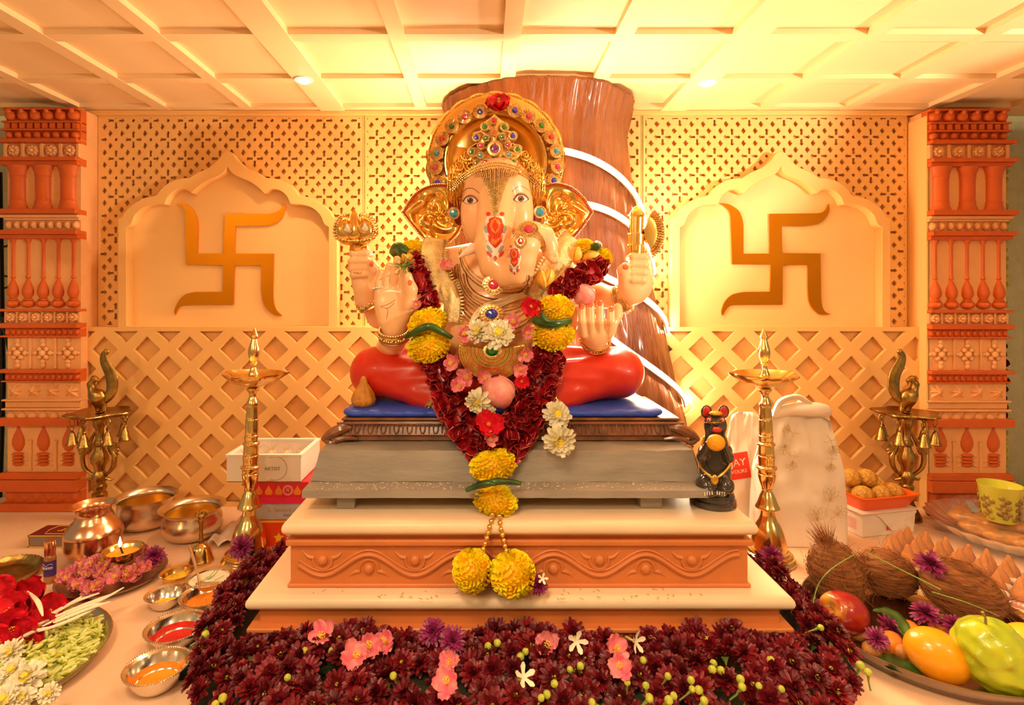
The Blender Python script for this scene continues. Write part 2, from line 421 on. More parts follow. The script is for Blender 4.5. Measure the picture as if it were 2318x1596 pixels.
for nm_, x_ in (('trim_2', 823.6), ('trim_3', 1453)):
    struct(nm_, MB().box(jX(x_)-.0012, jX(x_)+.0012, JY-.001, JY+.006, jZ(741), jZ(262)), PEACH, smooth=False)
# lower lattice screen with diamond recesses
LY = 1.462
def lX(px): return (px-CX)/F*LY
def lZ(py): return HC+(CY-py)/F*LY
LT = thing('diamond_lattice_panel', 'peach lower wall panel with a grid of diamond openings below both niches', 'panel', (0, LY, 0))
x0, x1, z0, z1 = lX(188), lX(2087), 0.0005, lZ(744)
hs = []
dx, dz = 96.7/F*LY, 88.0/F*LY; hx, hz = 31.5/F*LY, 30.5/F*LY
cx0, cz0 = lX(284), lZ(835)
for i in range(-3, 44):
    for j in range(-3, 10):
        cx = cx0+i*dx/2; cz = cz0-j*dz/2
        if (i+j) % 2: continue
        c = clip_rect([(cx-hx, cz), (cx, cz-hz), (cx+hx, cz), (cx, cz+hz)], x0+.002, x1-.002, z0+.01, z1-.006)
        if len(c) > 2:
            ar = abs(sum(c[k-1][0]*c[k][1]-c[k][0]*c[k-1][1] for k in range(len(c))))/2
            if ar > 1e-5: hs.append(c)
curve_plate('lattice', [[(x0, z0), (x1, z0), (x1, z1), (x0, z1)]]+hs, .014, PEACH, LT, (0, .014, 0), bevel=.0012)
MB().box(x0, x1, .0145, .03, 0, z1-.001).build('backing_board', mat('peach_backing', (.82, .45, .16), .6), LT, smooth=False)
MB().box(x0, x1, -.0, .040, z1, z1+.004).build('ledge', PEACH, LT, smooth=False)
# ------------------------------------------------------------------ arched niches with gold swastikas
NF = 1.466    # front face depth
def nP(px, py, Y=NF): return ((px-CX)/F*Y, HC+(CY-py)/F*Y)
def arch_outline(cx, base, side, spring, pts):
    """right half given as (dx, y) from the apex down, mirrored"""
    r = [(cx+d, y) for d, y in pts]; l = [(cx-d, y) for d, y in pts]
    return l[::-1]+r[1:] if pts[0][0] == 0 else l[::-1]+r
def smooth2(pts, n=5):
    c = crv([(a, b, 0) for a, b in pts], n); return [(p.x, p.y) for p in c]
def lobes(segs):
    out = []
    for s in segs:
        q = smooth2(s, 5); out += q if not out else q[1:]
    return out
outR = lobes([[(0, 343), (9, 347), (20, 362)], [(20, 362), (40, 379), (68, 392), (86, 404)], [(86, 404), (104, 405), (126, 411), (148, 426), (160, 443)], [(160, 443), (190, 450), (212, 462), (228, 476), (239, 493)], [(239, 493), (247, 495)]])
inR = lobes([[(0, 374), (6, 386), (20, 397), (48, 409), (70, 424), (82, 436)], [(82, 436), (98, 427), (118, 430), (134, 443), (143, 461)], [(143, 461), (168, 462), (192, 470), (210, 486), (219, 506), (227, 512)], [(227, 512), (230, 514)]])
NBACK = mat('niche_back', (.92, .58, .24), .5, var=.03)  # even pale paint of the niche back
def niche(cx, label, slab, baseY, flip):
    t = thing('arched_niche', label, 'niche', (nP(cx, 0)[0], NF, nP(0, baseY)[1]))
    W0 = Vector((nP(cx, 0)[0], NF, nP(0, baseY)[1]))
    def cv(pts): return [(nP(cx, 0)[0]+d/F*NF-W0.x, HC+(CY-y)/F*NF-W0.z) for d, y in pts]
    out = [(-247, baseY)]+[(-d, y) for d, y in outR[::-1]]+outR[1:]+[(247, baseY)]
    inn = [(-230, baseY-2)]+[(-d, y) for d, y in inR[::-1]]+inR[1:]+[(230, baseY-2)]
    curve_plate('lobed_frame', [cv(out), cv(inn)], .028, PEACH, t, (0, .028, 0), bevel=.0015)
    inn2 = [(-236, baseY-.5)]+[(-d*1.02, y-5) for d, y in inR[::-1]]+[(d*1.02, y-5) for d, y in inR[1:]]+[(236, baseY-.5)]
    curve_plate('back_panel', [cv(inn2)], .004, NBACK, t, (0, .0315, 0))
    return t
niche(515, 'lobed arch niche in the wall left of the idol, empty but for its gold emblem', 0, 741, 0)
niche(1768, 'lobed arch niche in the wall right of the tree trunk, holding a gold emblem', 0, 744, 0)
def swastika(px_pts, label, Y):
    o = [(p[0], p[1]) for p in px_pts]
    cxm = sum(p[0] for p in o)/len(o); cym = sum(p[1] for p in o)/len(o)
    poly = [((x-cxm)/F*Y, -(y-cym)/F*Y) for x, y in o]
    q = curve_plate('swastika_emblem', [poly], .004, MIRROR, None, P(cxm, cym, Y))
    tag(q, label, 'emblem', 'gold swastika emblems'); del q['group']
    return q
def cr(s, ox, oy, pts): return [(ox+x/s, oy+y/s) for x, y in pts]
def segs(*a):
    out = []
    for s in a: out += (smooth2(s, 5)[:-1] if len(s) > 2 else s[:-1])
    return out
Ls = segs([(595, 655), (650, 655), (700, 690), (728, 745), (738, 800)], [(738, 800), (735, 988)], [(735, 988), (908, 988)], [(908, 988), (918, 725)], [(918, 725), (1130, 722)],
          [(1130, 722), (1210, 722), (1270, 705), (1305, 675), (1322, 655)], [(1322, 655), (1318, 700), (1300, 745), (1262, 780), (1200, 800), (1120, 803)], [(1120, 803), (990, 804)], [(990, 804), (985, 988)],
          [(985, 988), (1246, 988)], [(1246, 988), (1240, 1240)], [(1240, 1240), (1243, 1310), (1262, 1365), (1300, 1402)], [(1300, 1402), (1250, 1398), (1200, 1360), (1172, 1310), (1160, 1230)], [(1160, 1230), (1162, 1066)],
          [(1162, 1066), (982, 1066)], [(982, 1066), (975, 1328)], [(975, 1328), (700, 1330)], [(700, 1330), (640, 1332), (608, 1350), (588, 1398)], [(588, 1398), (580, 1370), (605, 1310), (650, 1262), (720, 1244)],
          [(720, 1244), (903, 1243)], [(903, 1243), (906, 1064)], [(906, 1064), (660, 1062)], [(660, 1062), (655, 800)], [(655, 800), (655, 720), (635, 675), (595, 655)])
swastika(cr(2.955, 200, 240, Ls), 'mirror gold swastika emblem in the niche left of the idol', 1.492)
Rs = [((x-915)*1.0+920, y) for x, y in Ls]
Rs = segs([(555, 650), (620, 660), (680, 700), (705, 750), (714, 800)], [(714, 800), (714, 988)], [(714, 988), (890, 988)], [(890, 988), (888, 722)], [(888, 722), (1150, 720)], [(1150, 720), (1220, 718), (1258, 700), (1282, 655)],
          [(1282, 655), (1288, 700), (1262, 750), (1210, 790), (1120, 806)], [(1120, 806), (970, 806)], [(970, 806), (973, 985)], [(973, 985), (1228, 988)], [(1228, 988), (1232, 1270)], [(1232, 1270), (1240, 1340), (1262, 1378), (1296, 1392)],
          [(1296, 1392), (1230, 1396), (1180, 1360), (1150, 1300), (1143, 1200)], [(1143, 1200), (1143, 1064)], [(1143, 1064), (976, 1064)], [(976, 1064), (974, 1330)], [(974, 1330), (690, 1332)], [(690, 1332), (630, 1336), (600, 1360), (573, 1403)],
          [(573, 1403), (568, 1370), (590, 1310), (640, 1262), (720, 1244)], [(720, 1244), (892, 1242)], [(892, 1242), (897, 1062)], [(897, 1062), (640, 1060)], [(640, 1060), (632, 800)], [(632, 800), (625, 720), (600, 680), (555, 650)])
swastika(cr(2.956, 1440, 240, Rs), 'mirror gold swastika emblem in the niche right of the tree trunk', 1.492)
# ------------------------------------------------------------------ recessed downlights
LAMP = mat('lamp_lens', (1, .9, .75), .4, emit=(1.0, .82, .55), estr=25)
for px, py, lb in ((687, 178, 'small round downlight in the ceiling above the left niche'), (1602, 184, 'small round downlight in the ceiling above the right niche')):
    Y = .501*F/(CY-py); c = P(px, py, Y)
    t = thing('downlight', lb, 'ceiling light', (c.x, c.y, ZC-.002))
    MB().lathe([(.014, -.003), (.021, -.003), (.023, 0), (.023, .003)], 28).build('bezel', mat('white_enamel', (.85, .72, .55), .3), t)
    MB().lathe([(.0145, -.004), (.010, -.0075), (.0001, -.0085)][::-1], 24).build('lens', LAMP, t)
    light('SPOT', (c.x, c.y, ZC-.02), (c.x, c.y, 0), 5, WARM, .015, spot=140, blend=.9)
# ------------------------------------------------------------------ tree trunk with light rope
TRK = mat('lacquered_bark', (.27, .085, .022), .38, col2=(.17, .045, .012), vscale=9, bump=1.0, bscale=42, coat=.25, stretch=(1.6, 1.6, .30), detail=6, bdist=.009)
from mathutils import noise as mnz
def trunk_r(a, z, nz=1):      # a: angle, 0 = facing the camera (-Y), + to the right
    t = (ZC-z)/ZC
    r = .222+.02*t
    c = .140+.0*t
    if a > 0: r += .006+.205*t**1.35*math.sin(min(a, PI/2))**2.4
    else: r += .03*t*math.sin(-a)
    if z > ZC-.09: r += .028*((z-(ZC-.09))/.09)**1.2
    if nz: r += .009*mnz.noise(Vector((a*3.2, z*3.5, 1)))+.005*mnz.noise(Vector((a*11, z*7, 4)))+.0028*mnz.noise(Vector((a*34, z*15, 9)))
    return r
def trunk_pt(a, z, ex=0, sm=0):
    r = trunk_r(a, z, 0 if sm else 1)+ex
    if sm: r = trunk_r(a, z, 0)+.0055+ex
    return Vector((.140+r*math.sin(a), min(1.49-r*.95*math.cos(a), 1.4985 if z > .481 else 1.4585), z))
TR = thing('tree_trunk', 'big glossy brown tree trunk standing behind the idol and reaching the ceiling', 'tree trunk', (.14, 1.5, 0))
W0 = Vector((.14, 1.5, 0)); rows = []
for i in range(161):
    z = .0005+(ZC-.001)*i/160; rows.append([trunk_pt(-PI/2+PI*j/180, z) for j in range(181)])
rows.append([Vector((.14, 1.49, ZC-.0005))]*181)
mb = MB().grid(rows); mb.build('bark', TRK, TR, world=W0, angle=180)
# light rope coil: emissive tube lying on the bark
ROPE = mat('light_rope_glow', (1, .9, .7), .4, emit=(1.0, .80, .50), estr=190)
LR = thing('light_rope', 'glowing white light rope coiled around the tree trunk', 'light rope', (.14, 1.5, 0))
def rope_path(z_of_a, ex=.009, n=60, a0=-1.5, a1=1.5):
    return [trunk_pt(a0+(a1-a0)*i/n, z_of_a(a0+(a1-a0)*i/n), ex, 1) for i in range(n+1)]
def ztrace(px, py):
    """find angle, z on the trunk seen at a pixel"""
    best = None
    for i in range(-80, 81):
        a = i*PI/2/80
        Y = 1.3
        for k in range(12):
            z = HC+(CY-py)/F*Y; Y = trunk_pt(a, z, .01, 1).y
        p = trunk_pt(a, HC+(CY-py)/F*Y, .01, 1); e = abs(p.x/p.y*F+CX-px)
        if best is None or e < best[0]: best = (e, a, p.z)
    return best[1], best[2]
coils = [[(1275, 338), (1360, 375), (1440, 432), (1500, 488)], [(1335, 462), (1400, 492), (1450, 525), (1505, 590)], [(1365, 622), (1460, 680), (1510, 725), (1545, 765)], [(1375, 762), (1445, 802), (1520, 868), (1562, 928)]]
for q in coils:
    az = [ztrace(*p) for p in q]
    az.sort()
    A = [a for a, z in az]; Z = [z for a, z in az]
    def f(a, A=A, Z=Z):
        c = np.polyfit(A, Z, 2 if len(set(np.round(A, 2))) > 3 else 1)
        a_ = max(a, -1.5)
        if a_ < A[0]: return float(np.polyval(c, A[0])-np.polyval(np.polyder(c), A[0])*.22*(1-math.exp(-(A[0]-a_)/.22)))
        return float(np.polyval(c, min(a_, 1.5)))
    MB().tube(rope_path(f, .0085), .0036, 8).build('rope_coil', ROPE, LR, world=W0)
    bk = rope_path(f, .0045); mb = MB(); rows = []
    for p in bk:
        o_ = Vector((p.x-.140, (p.y-1.49)/.95, 0)).normalized()
        rows.append([p+Vector((0, 0, u*.0075))+o_*w for u, w in ((-1, .004), (-1, -.001), (1, -.001), (1, .004), (.6, .0008), (-.6, .0008))])
    mb.grid([r+[r[0]] for r in rows]).build('rope_light_shield', mat('rope_light_shield', (.85, .75, .6), .5), LR, world=W0)  # added strip that keeps the rope's light off the bark
# ------------------------------------------------------------------ carved pillars
YP = 1.438
def zP(py): return HC+(CY-py)/F*YP
def pillar(x0, x1, sgn, label, dy=0):
    """x0..x1 face, mouldings overhang on the outer side (sgn -1: left)"""
    base = Vector(((x0+x1)/2, YP, 0)); w = x1-x0
    t = thing('carved_pillar', label, 'pillar', base)
    def Z(py): return HC+(CY-(py+dy))/F*YP
    def bx(name, ya, yb, out, m, ov=0.0, bev=.0015):
        a, b = -w/2, w/2
        if sgn < 0: a -= ov
        else: b += ov
        return MB().box(a, b, -out, .02, Z(yb), Z(ya)).build(name, m, t, smooth=False, bevel=bev)
    MB().box(-w/2+.004, w/2-.001, 0, .082, 0.0005, Z(246)).build('core', PEACH2, t, smooth=False)
    def row(name, mbf, n, y, m, margin=0.0, parent=None):
        me = None
        for i in range(n):
            x = -w/2+margin+(w-2*margin)*(i+.5)/n
            if me is None: o = mbf().build(name, m, t); me = o.data
            else: o = link(name, me, t)
            o.location = (x, 0, Z(y))
    px = YP/F
    ov = .012
    bx('top_fillet', 246, 251, .012, TERRA)
    row('ball', lambda: MB().ell((0, -.004, 0), (.0145, .012, .0135), 14, 8).ell((0, -.012, .010), (.006, .006, .008), 8, 6), 6, 263, TERRA)
    bx('recess_band', 251, 316, .001, TERRA)
    bx('fillet', 276, 280, .012, TERRA, .004)
    row('dentil', lambda: MB().box(-.0065, .0065, -.010, 0, -.007, .007), 10, 287, TERRA)
    bx('fillet', 294, 298, .013, TERRA, .004)
    row('acorn_knob', lambda: MB().ell((0, -.003, 0), (.0095, .010, .010), 10, 6), 8, 307, TERRA)
    bx('cornice', 317, 325, .018, TERRA, ov)
    def rosette(r=.0155):
        mb = MB()
        for k in range(8):
            a = k*PI/4; mb.ell((r*.62*math.cos(a), -.005, r*.62*math.sin(a)), (r*.36, .006, r*.36), 8, 5)
        return mb.ell((0, -.008, 0), (r*.33, .008, r*.33), 8, 6).lathe([(r*1.02, -.0), (r*1.02, .004), (r*.9, .006), (r*.9, 0)], 20, Matrix.Rotation(PI/2, 4, 'X'))
    bx('frieze_panel', 326, 358, .001, PEACH2, .006)
    row('rosette', rosette, 4, 342, PEACH2)
    for i in range(5):
        x = -w/2+w*i/4; x = min(max(x, -w/2+.004), w/2-.004)
        MB().box(x-.0045, x+.0045, -.009, .002, Z(358), Z(326)).build('divider', PEACH2, t, smooth=False, bevel=.002)
    bx('cornice', 359, 367, .022, TERRA, ov); bx('cornice', 367, 376, .014, TERRA, .006)
    h = Z(376)-Z(476)
    row('column', lambda: MB().lathe([(.027, h/2), (.026, h/2-.006), (.022, h/2-.016), (.0205, h/2-.026), (.0215, h/2-.028), (.0195, h/2-.031), (.0195, -h/2+.026), (.0215, -h/2+.024), (.0205, -h/2+.018), (.024, -h/2+.008), (.027, -h/2)][::-1], 24, Matrix.Scale(.75, 4, (0, 1, 0))), 3, 426, TERRA)
    bx('plinth_band', 475, 486, .022, TERRA, ov)
    bx('pale_cove', 487, 494, .014, PEACH2, .006); bx('pale_cove', 494, 499, .008, PEACH2)
    row('leaf_knob', lambda: MB().ell((0, -.003, 0), (.008, .009, .011), 8, 6), 9, 510, PEACH2)
    bx('cornice', 522, 532, .020, TERRA, ov); bx('cornice', 532, 541, .013, TERRA, .006)
    hh = Z(541)-Z(679)
    def colon():
        H = hh
        return MB().lathe([(r, z) for r, z in [(.012, -H/2), (.012, -H/2+.003), (.008, -H/2+.004), (.0135, -H/2+.014), (.0145, -H/2+.022), (.012, -H/2+.034), (.006, -H/2+.048), (.0035, -H/2+.055), (.0065, -H/2+.058), (.0055, -H/2+.061), (.0042, -H/2+.064), (.0042, H/2-.012), (.006, H/2-.009), (.0085, H/2-.002), (.009, H/2)]], 16)
    row('colonette', colon, 5, 610, TERRA)
    row('petal_knob', lambda: MB().ell((0, -.002, 0), (.019, .013, .011), 12, 6).ell((0, -.013, 0), (.004, .004, .006), 8, 5), 5, 687, TERRA)
    bx('fillet', 699, 705, .014, TERRA, .006)
    row('rosette', lambda: rosette(.0125), 6, 718, PEACH2)
    for i in range(7):
        x = min(max(-w/2+w*i/6, -w/2+.003), w/2-.003)
        MB().box(x-.0025, x+.0025, -.006, .002, Z(730), Z(706)).build('divider', PEACH2, t, smooth=False)
    bx('cornice', 731, 742, .016, TERRA, ov*.6)
    bx('bead_band', 743, 760, .003, TERRA)
    row('bead', lambda: MB().ell((0, -.002, 0), (.0062, .007, .0085), 8, 6), 13, 752, TERRA)
    bx('fillet', 759, 763, .012, TERRA, .006)
    def flower():
        mb = MB().ell((0, -.004, 0), (.009, .009, .009), 10, 6)
        for k in range(8):
            a = k*PI/4; q = .019 if k % 2 == 0 else .013
            mb.ell((q*math.cos(a), -.003, q*math.sin(a)*1.15), (.0065, .006, .0065), 8, 5)
        for s in (1, -1):
            mb.ell((0, -.003, .032*s), (.006, .005, .008), 8, 5).ell((.026*s, -.002, 0), (.005, .004, .005), 8, 5)
        return mb
    row('flower_relief', flower, 3, 799, PEACH2)
    for x in (-w/6, w/6): MB().box(x-.003, x+.003, -.005, .002, Z(834), Z(764)).build('divider', PEACH2, t, smooth=False, bevel=.001)
    bx('cornice', 835, 843, .016, TERRA, .008)
    row('bead', lambda: MB().ell((0, -.002, 0), (.0062, .007, .0085), 8, 6), 13, 853, TERRA)
    bx('bead_band', 843, 861, .003, TERRA)
    bx('fillet', 861, 864, .010, TERRA, .006)
    def star():
        mb = MB()
        for k in range(8):
            a = k*PI/4+.0; d = Vector((math.cos(a), 0, math.sin(a))); s_ = Vector((-math.sin(a), 0, math.cos(a))); L = .023 if k % 2 else .019
            c = Vector((0, -.003, 0)); mb.add([c+Vector((0, -.007, 0)), d*L*.55+s_*.0058, d*L, d*L*.55-s_*.0058, d*L*.5+Vector((0, -.008, 0))], [(0, 4, 1), (4, 2, 1), (0, 3, 4), (4, 3, 2)])
        return mb.ell((0, -.008, 0), (.0035, .004, .0035), 8, 5)
    row('star_flower', star, 4, 884, PEACH2)
    bx('pale_ledge', 903, 907, .012, PEACH2, .003)
    bx('pale_ledge', 923, 927, .012, PEACH2, .003); bx('pale_band', 908, 922, .003, PEACH2)
    row('fan_relief', lambda: MB().ell((0, -.001, -.006), (.0115, .007, .014), 12, 6), 7, 938, PEACH2)
    bx('belt', 944, 962, .016, TERRA, ov*.7)
    def drop():
        mb = MB().lathe([(.001, -.030), (.010, -.026), (.0165, -.012), (.0165, 0), (.012, .014), (.006, .026), (.003, .034), (.0005, .036)], 18, Matrix.Scale(.45, 4, (0, 1, 0)))
        mb.lathe([(.0035, -.003), (.0075, -.002), (.0075, .002), (.0035, .003)], 14, Matrix.Translation((0, -.001, .042)) @ Matrix.Rotation(PI/2, 4, 'X'))
        for k in range(4):
            mb.ell((0, -.002, -.036-k*.0085), (.017-.0015*(k % 2), .007, .005), 12, 5)
        return mb
    row('teardrop', drop, 3, 996, TERRA)
    for x in (-w/6, w/6):
        MB().lathe([(.004, Z(1063)), (.003, Z(1040)), (.0045, Z(1020)), (.003, Z(1012)), (.005, Z(1000)), (.005, Z(996))], 10, Matrix.Translation((x, -.001, 0))).build('post', PEACH2, t)
        for k in range(3):
            for s in (-1, 1):
                MB().ell((0, 0, 0), (.008, .003, .0025), 8, 5, Matrix.Translation((x+s*.014, 0, Z(1030+k*11))) @ Matrix.Rotation(-s*.3, 4, 'Y')).build('leaf_relief', PEACH2, t)
    bx('base_block', 1068, 1082, .014, TERRA, .008); bx('base_block', 1083, 1109, .017, TERRA, .010)
    bx('lotus_band', 1110, 1137, .002, TERRA)
    row('lotus_leaf', lambda: MB().ell((0, -.001, 0), (.0155, .006, .016), 4, 6), 6, 1122, TERRA)
    bx('foot', 1137, 1154.5, .014, TERRA, .010)
    return t
pillar(-1.245, -1.049, -1, 'carved terracotta and peach pillar at the left end of the alcove')
pillar(1.153, 1.360, 1, 'carved terracotta and peach pillar at the right end, beside the hanging garland', 3)
MB0 = MB().box(lX(2086.5), 1.1525, YP, 1.522, 0.0005, zP(262))
struct('trim_4', MB0, PEACH, smooth=False)
# ------------------------------------------------------------------ stepped pedestal
PD = thing('stepped_pedestal', 'two tier stepped pedestal with cream slabs and carved orange sides under the idol', 'pedestal', (.056, 1.03, 0))
PW = Vector((.056, 1.03, 0)); XC = .056; YB = 1.222
def slab(name, hw, yf, z0, z1, m, r=.011):
    mb = MB(); n = 8; ring = []
    zc = (z0+z1)/2; h = (z1-z0)/2
    prof = [(0, z0)]+[(r*math.sin(PI*i/n), zc-h*math.cos(PI*i/n)) for i in range(n+1)]+[(0, z1)]
    rows = []
    for o, z in prof:
        e = o-r
        rows.append([(XC-hw-e, yf-e, z), (XC+hw+e, yf-e, z), (XC+hw+e, YB, z), (XC-hw-e, YB, z)])
    mb.grid(rows, closed=True); k = len(rows)
    mb.add(rows[0], [(3, 2, 1, 0)]); mb.add(rows[-1], [(0, 1, 2, 3)])
    return mb.build(name, m, PD, world=PW, angle=50)
slab('lower_slab', .425, .852, .069, .0925, CREAM)
slab('upper_slab', .375, .868, .1785, .2025, CREAM)
def band(name, hw, yf, z0, z1, m=TERRA, bev=.002):
    return MB().box(XC-hw, XC+hw, yf, YB, z0, z1).build(name, m, PD, world=PW, smooth=False, bevel=bev)
CARVE = mat('carved_orange_side', (.66, .20, .05), .42, var=.06, vscale=20, bump=.1, bscale=60)
band('lower_neck', .408, .866, .040, .069, CARVE); band('lower_lip', .424, .852, .036, .044, CARVE, .003); band('lower_wall', .414, .862, 0.0005, .036, CARVE)
band('upper_neck', .362, .886, .170, .1785, CARVE); band('upper_lip', .372, .876, .160, .170, CARVE, .003); band('frieze_wall', .366, .884, .096, .161, CARVE, .001); band('bottom_lip', .370, .879, .0925, .099, CARVE, .003)
# vine frieze in relief
def vine(yf, zc, amp, x0, x1, xp, per, name, zs=1.0):
    mb = MB(); pts = []
    n = int((x1-x0)/.004)
    for i in range(n+1):
        x = x0+(x1-x0)*i/n; pts.append((x, yf, zc-amp*math.cos(2*PI*(x-xp)/per)))
    mb.tube(pts, .0055, 8, flat=.75)
    mb.tube([(p[0], yf, p[2]+.0065) for p in pts], .0022, 6)
    k = math.floor((x0-xp)/(per/2))+1
    while xp+k*per/2 < x1-.012:
        x = xp+k*per/2; s = 1 if k % 2 == 0 else -1; z = zc+s*amp*.42
        mb.ell((x, yf, z), (.0085, .007, .0085), 14, 8)
        mb.tube([(x+.015*math.cos(a), yf, z+.015*math.sin(a)*s) for a in [PI*(.93+1.15*i/14) for i in range(15)]], .0026, 6)
        for sd in (-1, 1):
            mb.tube([(x+sd*(.014+.02*q), yf+.001, z+s*(.004+.012*q-.004*math.sin(q*PI))) for q in (0, .25, .5, .75, 1)], [.0035, .004, .0035, .002, .0004], 6)
        k += 1
    return mb.build(name, CARVE, PD, world=PW)
vine(.8835, .1285, .0165, XC-.352, XC+.350, (730-CX)/F*.882, .1475, 'vine_relief')
vine(.8615, .018, .0105, XC-.405, XC+.405, (730-CX)/F*.862, .1475, 'vine_relief')
# small crumbs and stains lying on the cream slabs
STAIN = mat('dry_flower_bits', (.55, .33, .06), .7)
rnd = random.Random(3)
mb = MB()
for i in range(46):
    x = rnd.uniform(-.28, .36); y = rnd.uniform(.846, .876); a = rnd.uniform(0, PI); L = rnd.uniform(.002, .006)
    mb.ell((0, 0, 0), (L, .0007, .0005), 6, 4, Matrix.Translation((x, y, .0931)) @ Matrix.Rotation(a, 4, 'Z'))
o = mb.build('flower_crumbs', STAIN); tag(o, 'dry flower crumbs scattered on the cream lower slab of the pedestal', 'crumbs', kind='stuff')
# ------------------------------------------------------------------ grey plaster stand
def rough_block(mb, x0, x1, y0, y1, z0, z1, amp, step, top=None, seed=0):
    from mathutils import noise
    nx = max(2, int((x1-x0)/step)); ny = max(2, int((y1-y0)/step)); nz = max(2, int((z1-z0)/step)+1)
    def pt(u, v, w):
        t = top or 0
        x = x0+(x1-x0)*u; y = y0+(y1-y0)*v; z = z0+(z1-z0)*w
        x += (-t*(u-.5)*2)*w; y += t*w*(1-v)
        p = Vector((x, y, z)); d = noise.noise_vector(p*28+Vector((seed, 0, 0)))*amp+noise.noise_vector(p*90)*amp*.4
        return p+d
    for ax in range(3):
        for side in (0, 1):
            A, Bn = ((ny, nz), (nx, nz), (nx, ny))[ax]
            rows = []
            for i in range(A+1):
                r = []
                for j in range(Bn+1):
                    a, b = i/A, j/Bn
                    r.append(pt(*((side, a, b), (a, side, b), (a, b, side))[ax]))
                rows.append(r if (side ^ (ax == 1)) else r[::-1])
            mb.grid(rows)
    return mb
GS = thing('plaster_stand', 'grey plastered stand with a thin board below, between brown frame and cream pedestal', 'stand', (.038, 1.05, .203))
GW = Vector((.038, 1.05, .203))
rough_block(MB(), -.296, .372, .9425, 1.235, .2408, .291, .0016, .009, .012).build('plaster_block', GREYP, GS, world=GW, angle=70)
rough_block(MB(), -.297, .366, .900, 1.24, .2285, .2405, .0006, .009, 0, 5).build('thin_board', GREYP, GS, world=GW, angle=50)
for xa, xb, yc in ((-.246, -.216, .921), (.262, .298, .925), (-.246, -.216, 1.19), (.262, .298, 1.19)):
    MB().box(xa, xb, yc, yc+.03, .2028, .2287).build('foot_block', GREYP, GS, world=GW, smooth=False, bevel=.001)
mb = MB()
for i in range(280):
    x = rnd.gauss(-.03, .14) if i % 2 else rnd.uniform(-.28, .33); y = rnd.uniform(.903, .938)
    if not -.29 < x < .36: continue
    a = rnd.uniform(0, PI); L = rnd.uniform(.0008, .003)
    mb.ell((0, 0, 0), (L, L*.35, .0006), 6, 3, Matrix.Translation((x, y, .2415)) @ Matrix.Rotation(a, 4, 'Z'))
tag(mb.build('plaster_flakes', mat('pale_flakes', (.85, .72, .55), .7)), 'pale flakes and rice grains scattered along the ledge of the grey stand', 'flakes', kind='stuff')
# ------------------------------------------------------------------ brown carved seat frame + blue cushion
BF = thing('seat_frame', 'carved dark brown low seat with curled corner feet on the grey stand', 'seat', (.04, 1.1, .2915))
BW = Vector((.04, 1.1, .2915))
mb = MB()
mb.frustum((-.262, .362, 1.012, 1.232), (-.262, .362, 1.012, 1.232), .2925, .304)
mb.frustum((-.272, .370, 1.004, 1.236), (-.258, .356, 1.018, 1.232), .304, .330)
mb.box(-.262, .360, 1.012, 1.234, .329, .334)
mb.build('frame_body', BROWNW, BF, world=BW, bevel=.002)
mb = MB(); u0 = None
for i in range(52):
    x = -.262+.622*(i+.5)/52
    if i % 2 == 0: mb.tube([(x-.0045, 1.0085, .324), (x-.0045, 1.0055, .314), (x-.002, 1.004, .3085), (x+.002, 1.004, .3085), (x+.0045, 1.0055, .314), (x+.0045, 1.0085, .324)], .0013, 5)
    else: mb.tube([(x, 1.0085, .324), (x, 1.0045, .308)], .0014, 5)
mb.tube([(-.268, 1.006, .326), (.364, 1.006, .326)], .0022, 6)
mb.build('tongue_frieze', BROWNW, BF, world=BW)
for s, xc in ((-1, -.272), (1, .368)):
    for yb in (0, 1):
        mb = MB(); y = 1.004 if yb == 0 else 1.215
        q = []
        for i in range(22):
            a = PI*(1.0+.0)-s*0+i*.30; r = .013*(1-i/30)
            q.append((xc+s*(.004)-s*r*math.cos(a), y, .302+r*math.sin(a)))
        mb.tube(q, [.0065*(1-i/34) for i in range(22)], 8)
        mb.tube(crv([(xc-s*.03, y+.004, .318), (xc-s*.012, y, .316), (xc+s*.008, y, .306), (xc+s*.022, y, .296)], 5), [.004+.006*math.sin(PI*i/15) for i in range(16)], 8)
        mb.tube(crv([(xc-s*.04, y+.004, .297), (xc-s*.02, y, .300), (xc-s*.002, y-.003, .297)], 5), [.003+.004*i/10 for i in range(11)], 8)
        mb.build('corner_foot', BROWNW, BF, world=BW)
BLUE = mat('blue_paint', (.035, .09, .62), .4, var=.12, vscale=30, bump=.05)
q = SDF(); 
for i in range(15):
    for j in range(5):
        x = -.235+.54*i/14; y = 1.04+.17*j/4
        q.ell((x, y, .3415), (.03, .03, .0095), k=.010)
o = q.build('blue_cushion', BLUE, None, .0028, smooth=2); tag(o, 'flat bright blue cushion under the crossed legs of the idol', 'cushion')
# ------------------------------------------------------------------ the idol
from mathutils.bvhtree import BVHTree
SKIN = mat('painted_cream_skin', (.92, .53, .26), .32, col2=(.88, .46, .21), vscale=7, coat=.35, bump=.02, bscale=60)
RED = mat('red_dhoti_paint', (.66, .028, .008), .38, var=.12, vscale=9, bump=.03, bscale=200, coat=.15)
PINKN = mat('nail_paint', (.85, .13, .05), .25, coat=.5)
def gem(name, c): return mat(name, c, .08, 0, coat=1.0, bump=.0, trans=.25, ior=1.7)
GEM = dict(red=gem('red_gem', (.75, .01, .02)), pink=gem('pink_gem', (.85, .03, .12)), green=gem('green_gem', (.01, .25, .02)), blue=gem('blue_gem', (.02, .05, .75)),
           cyan=gem('cyan_gem', (.03, .42, .62)), purple=gem('purple_gem', (.25, .01, .25)), clear=gem('clear_gem', (.8, .65, .4)), orange=gem('orange_gem', (.9, .12, .01)))
IW = Vector((.03, 1.13, .351))
ID = thing('elephant_headed_idol', 'seated elephant-headed deity statue with jewelled gold crown, gold ears and red dhoti', 'statue', IW)
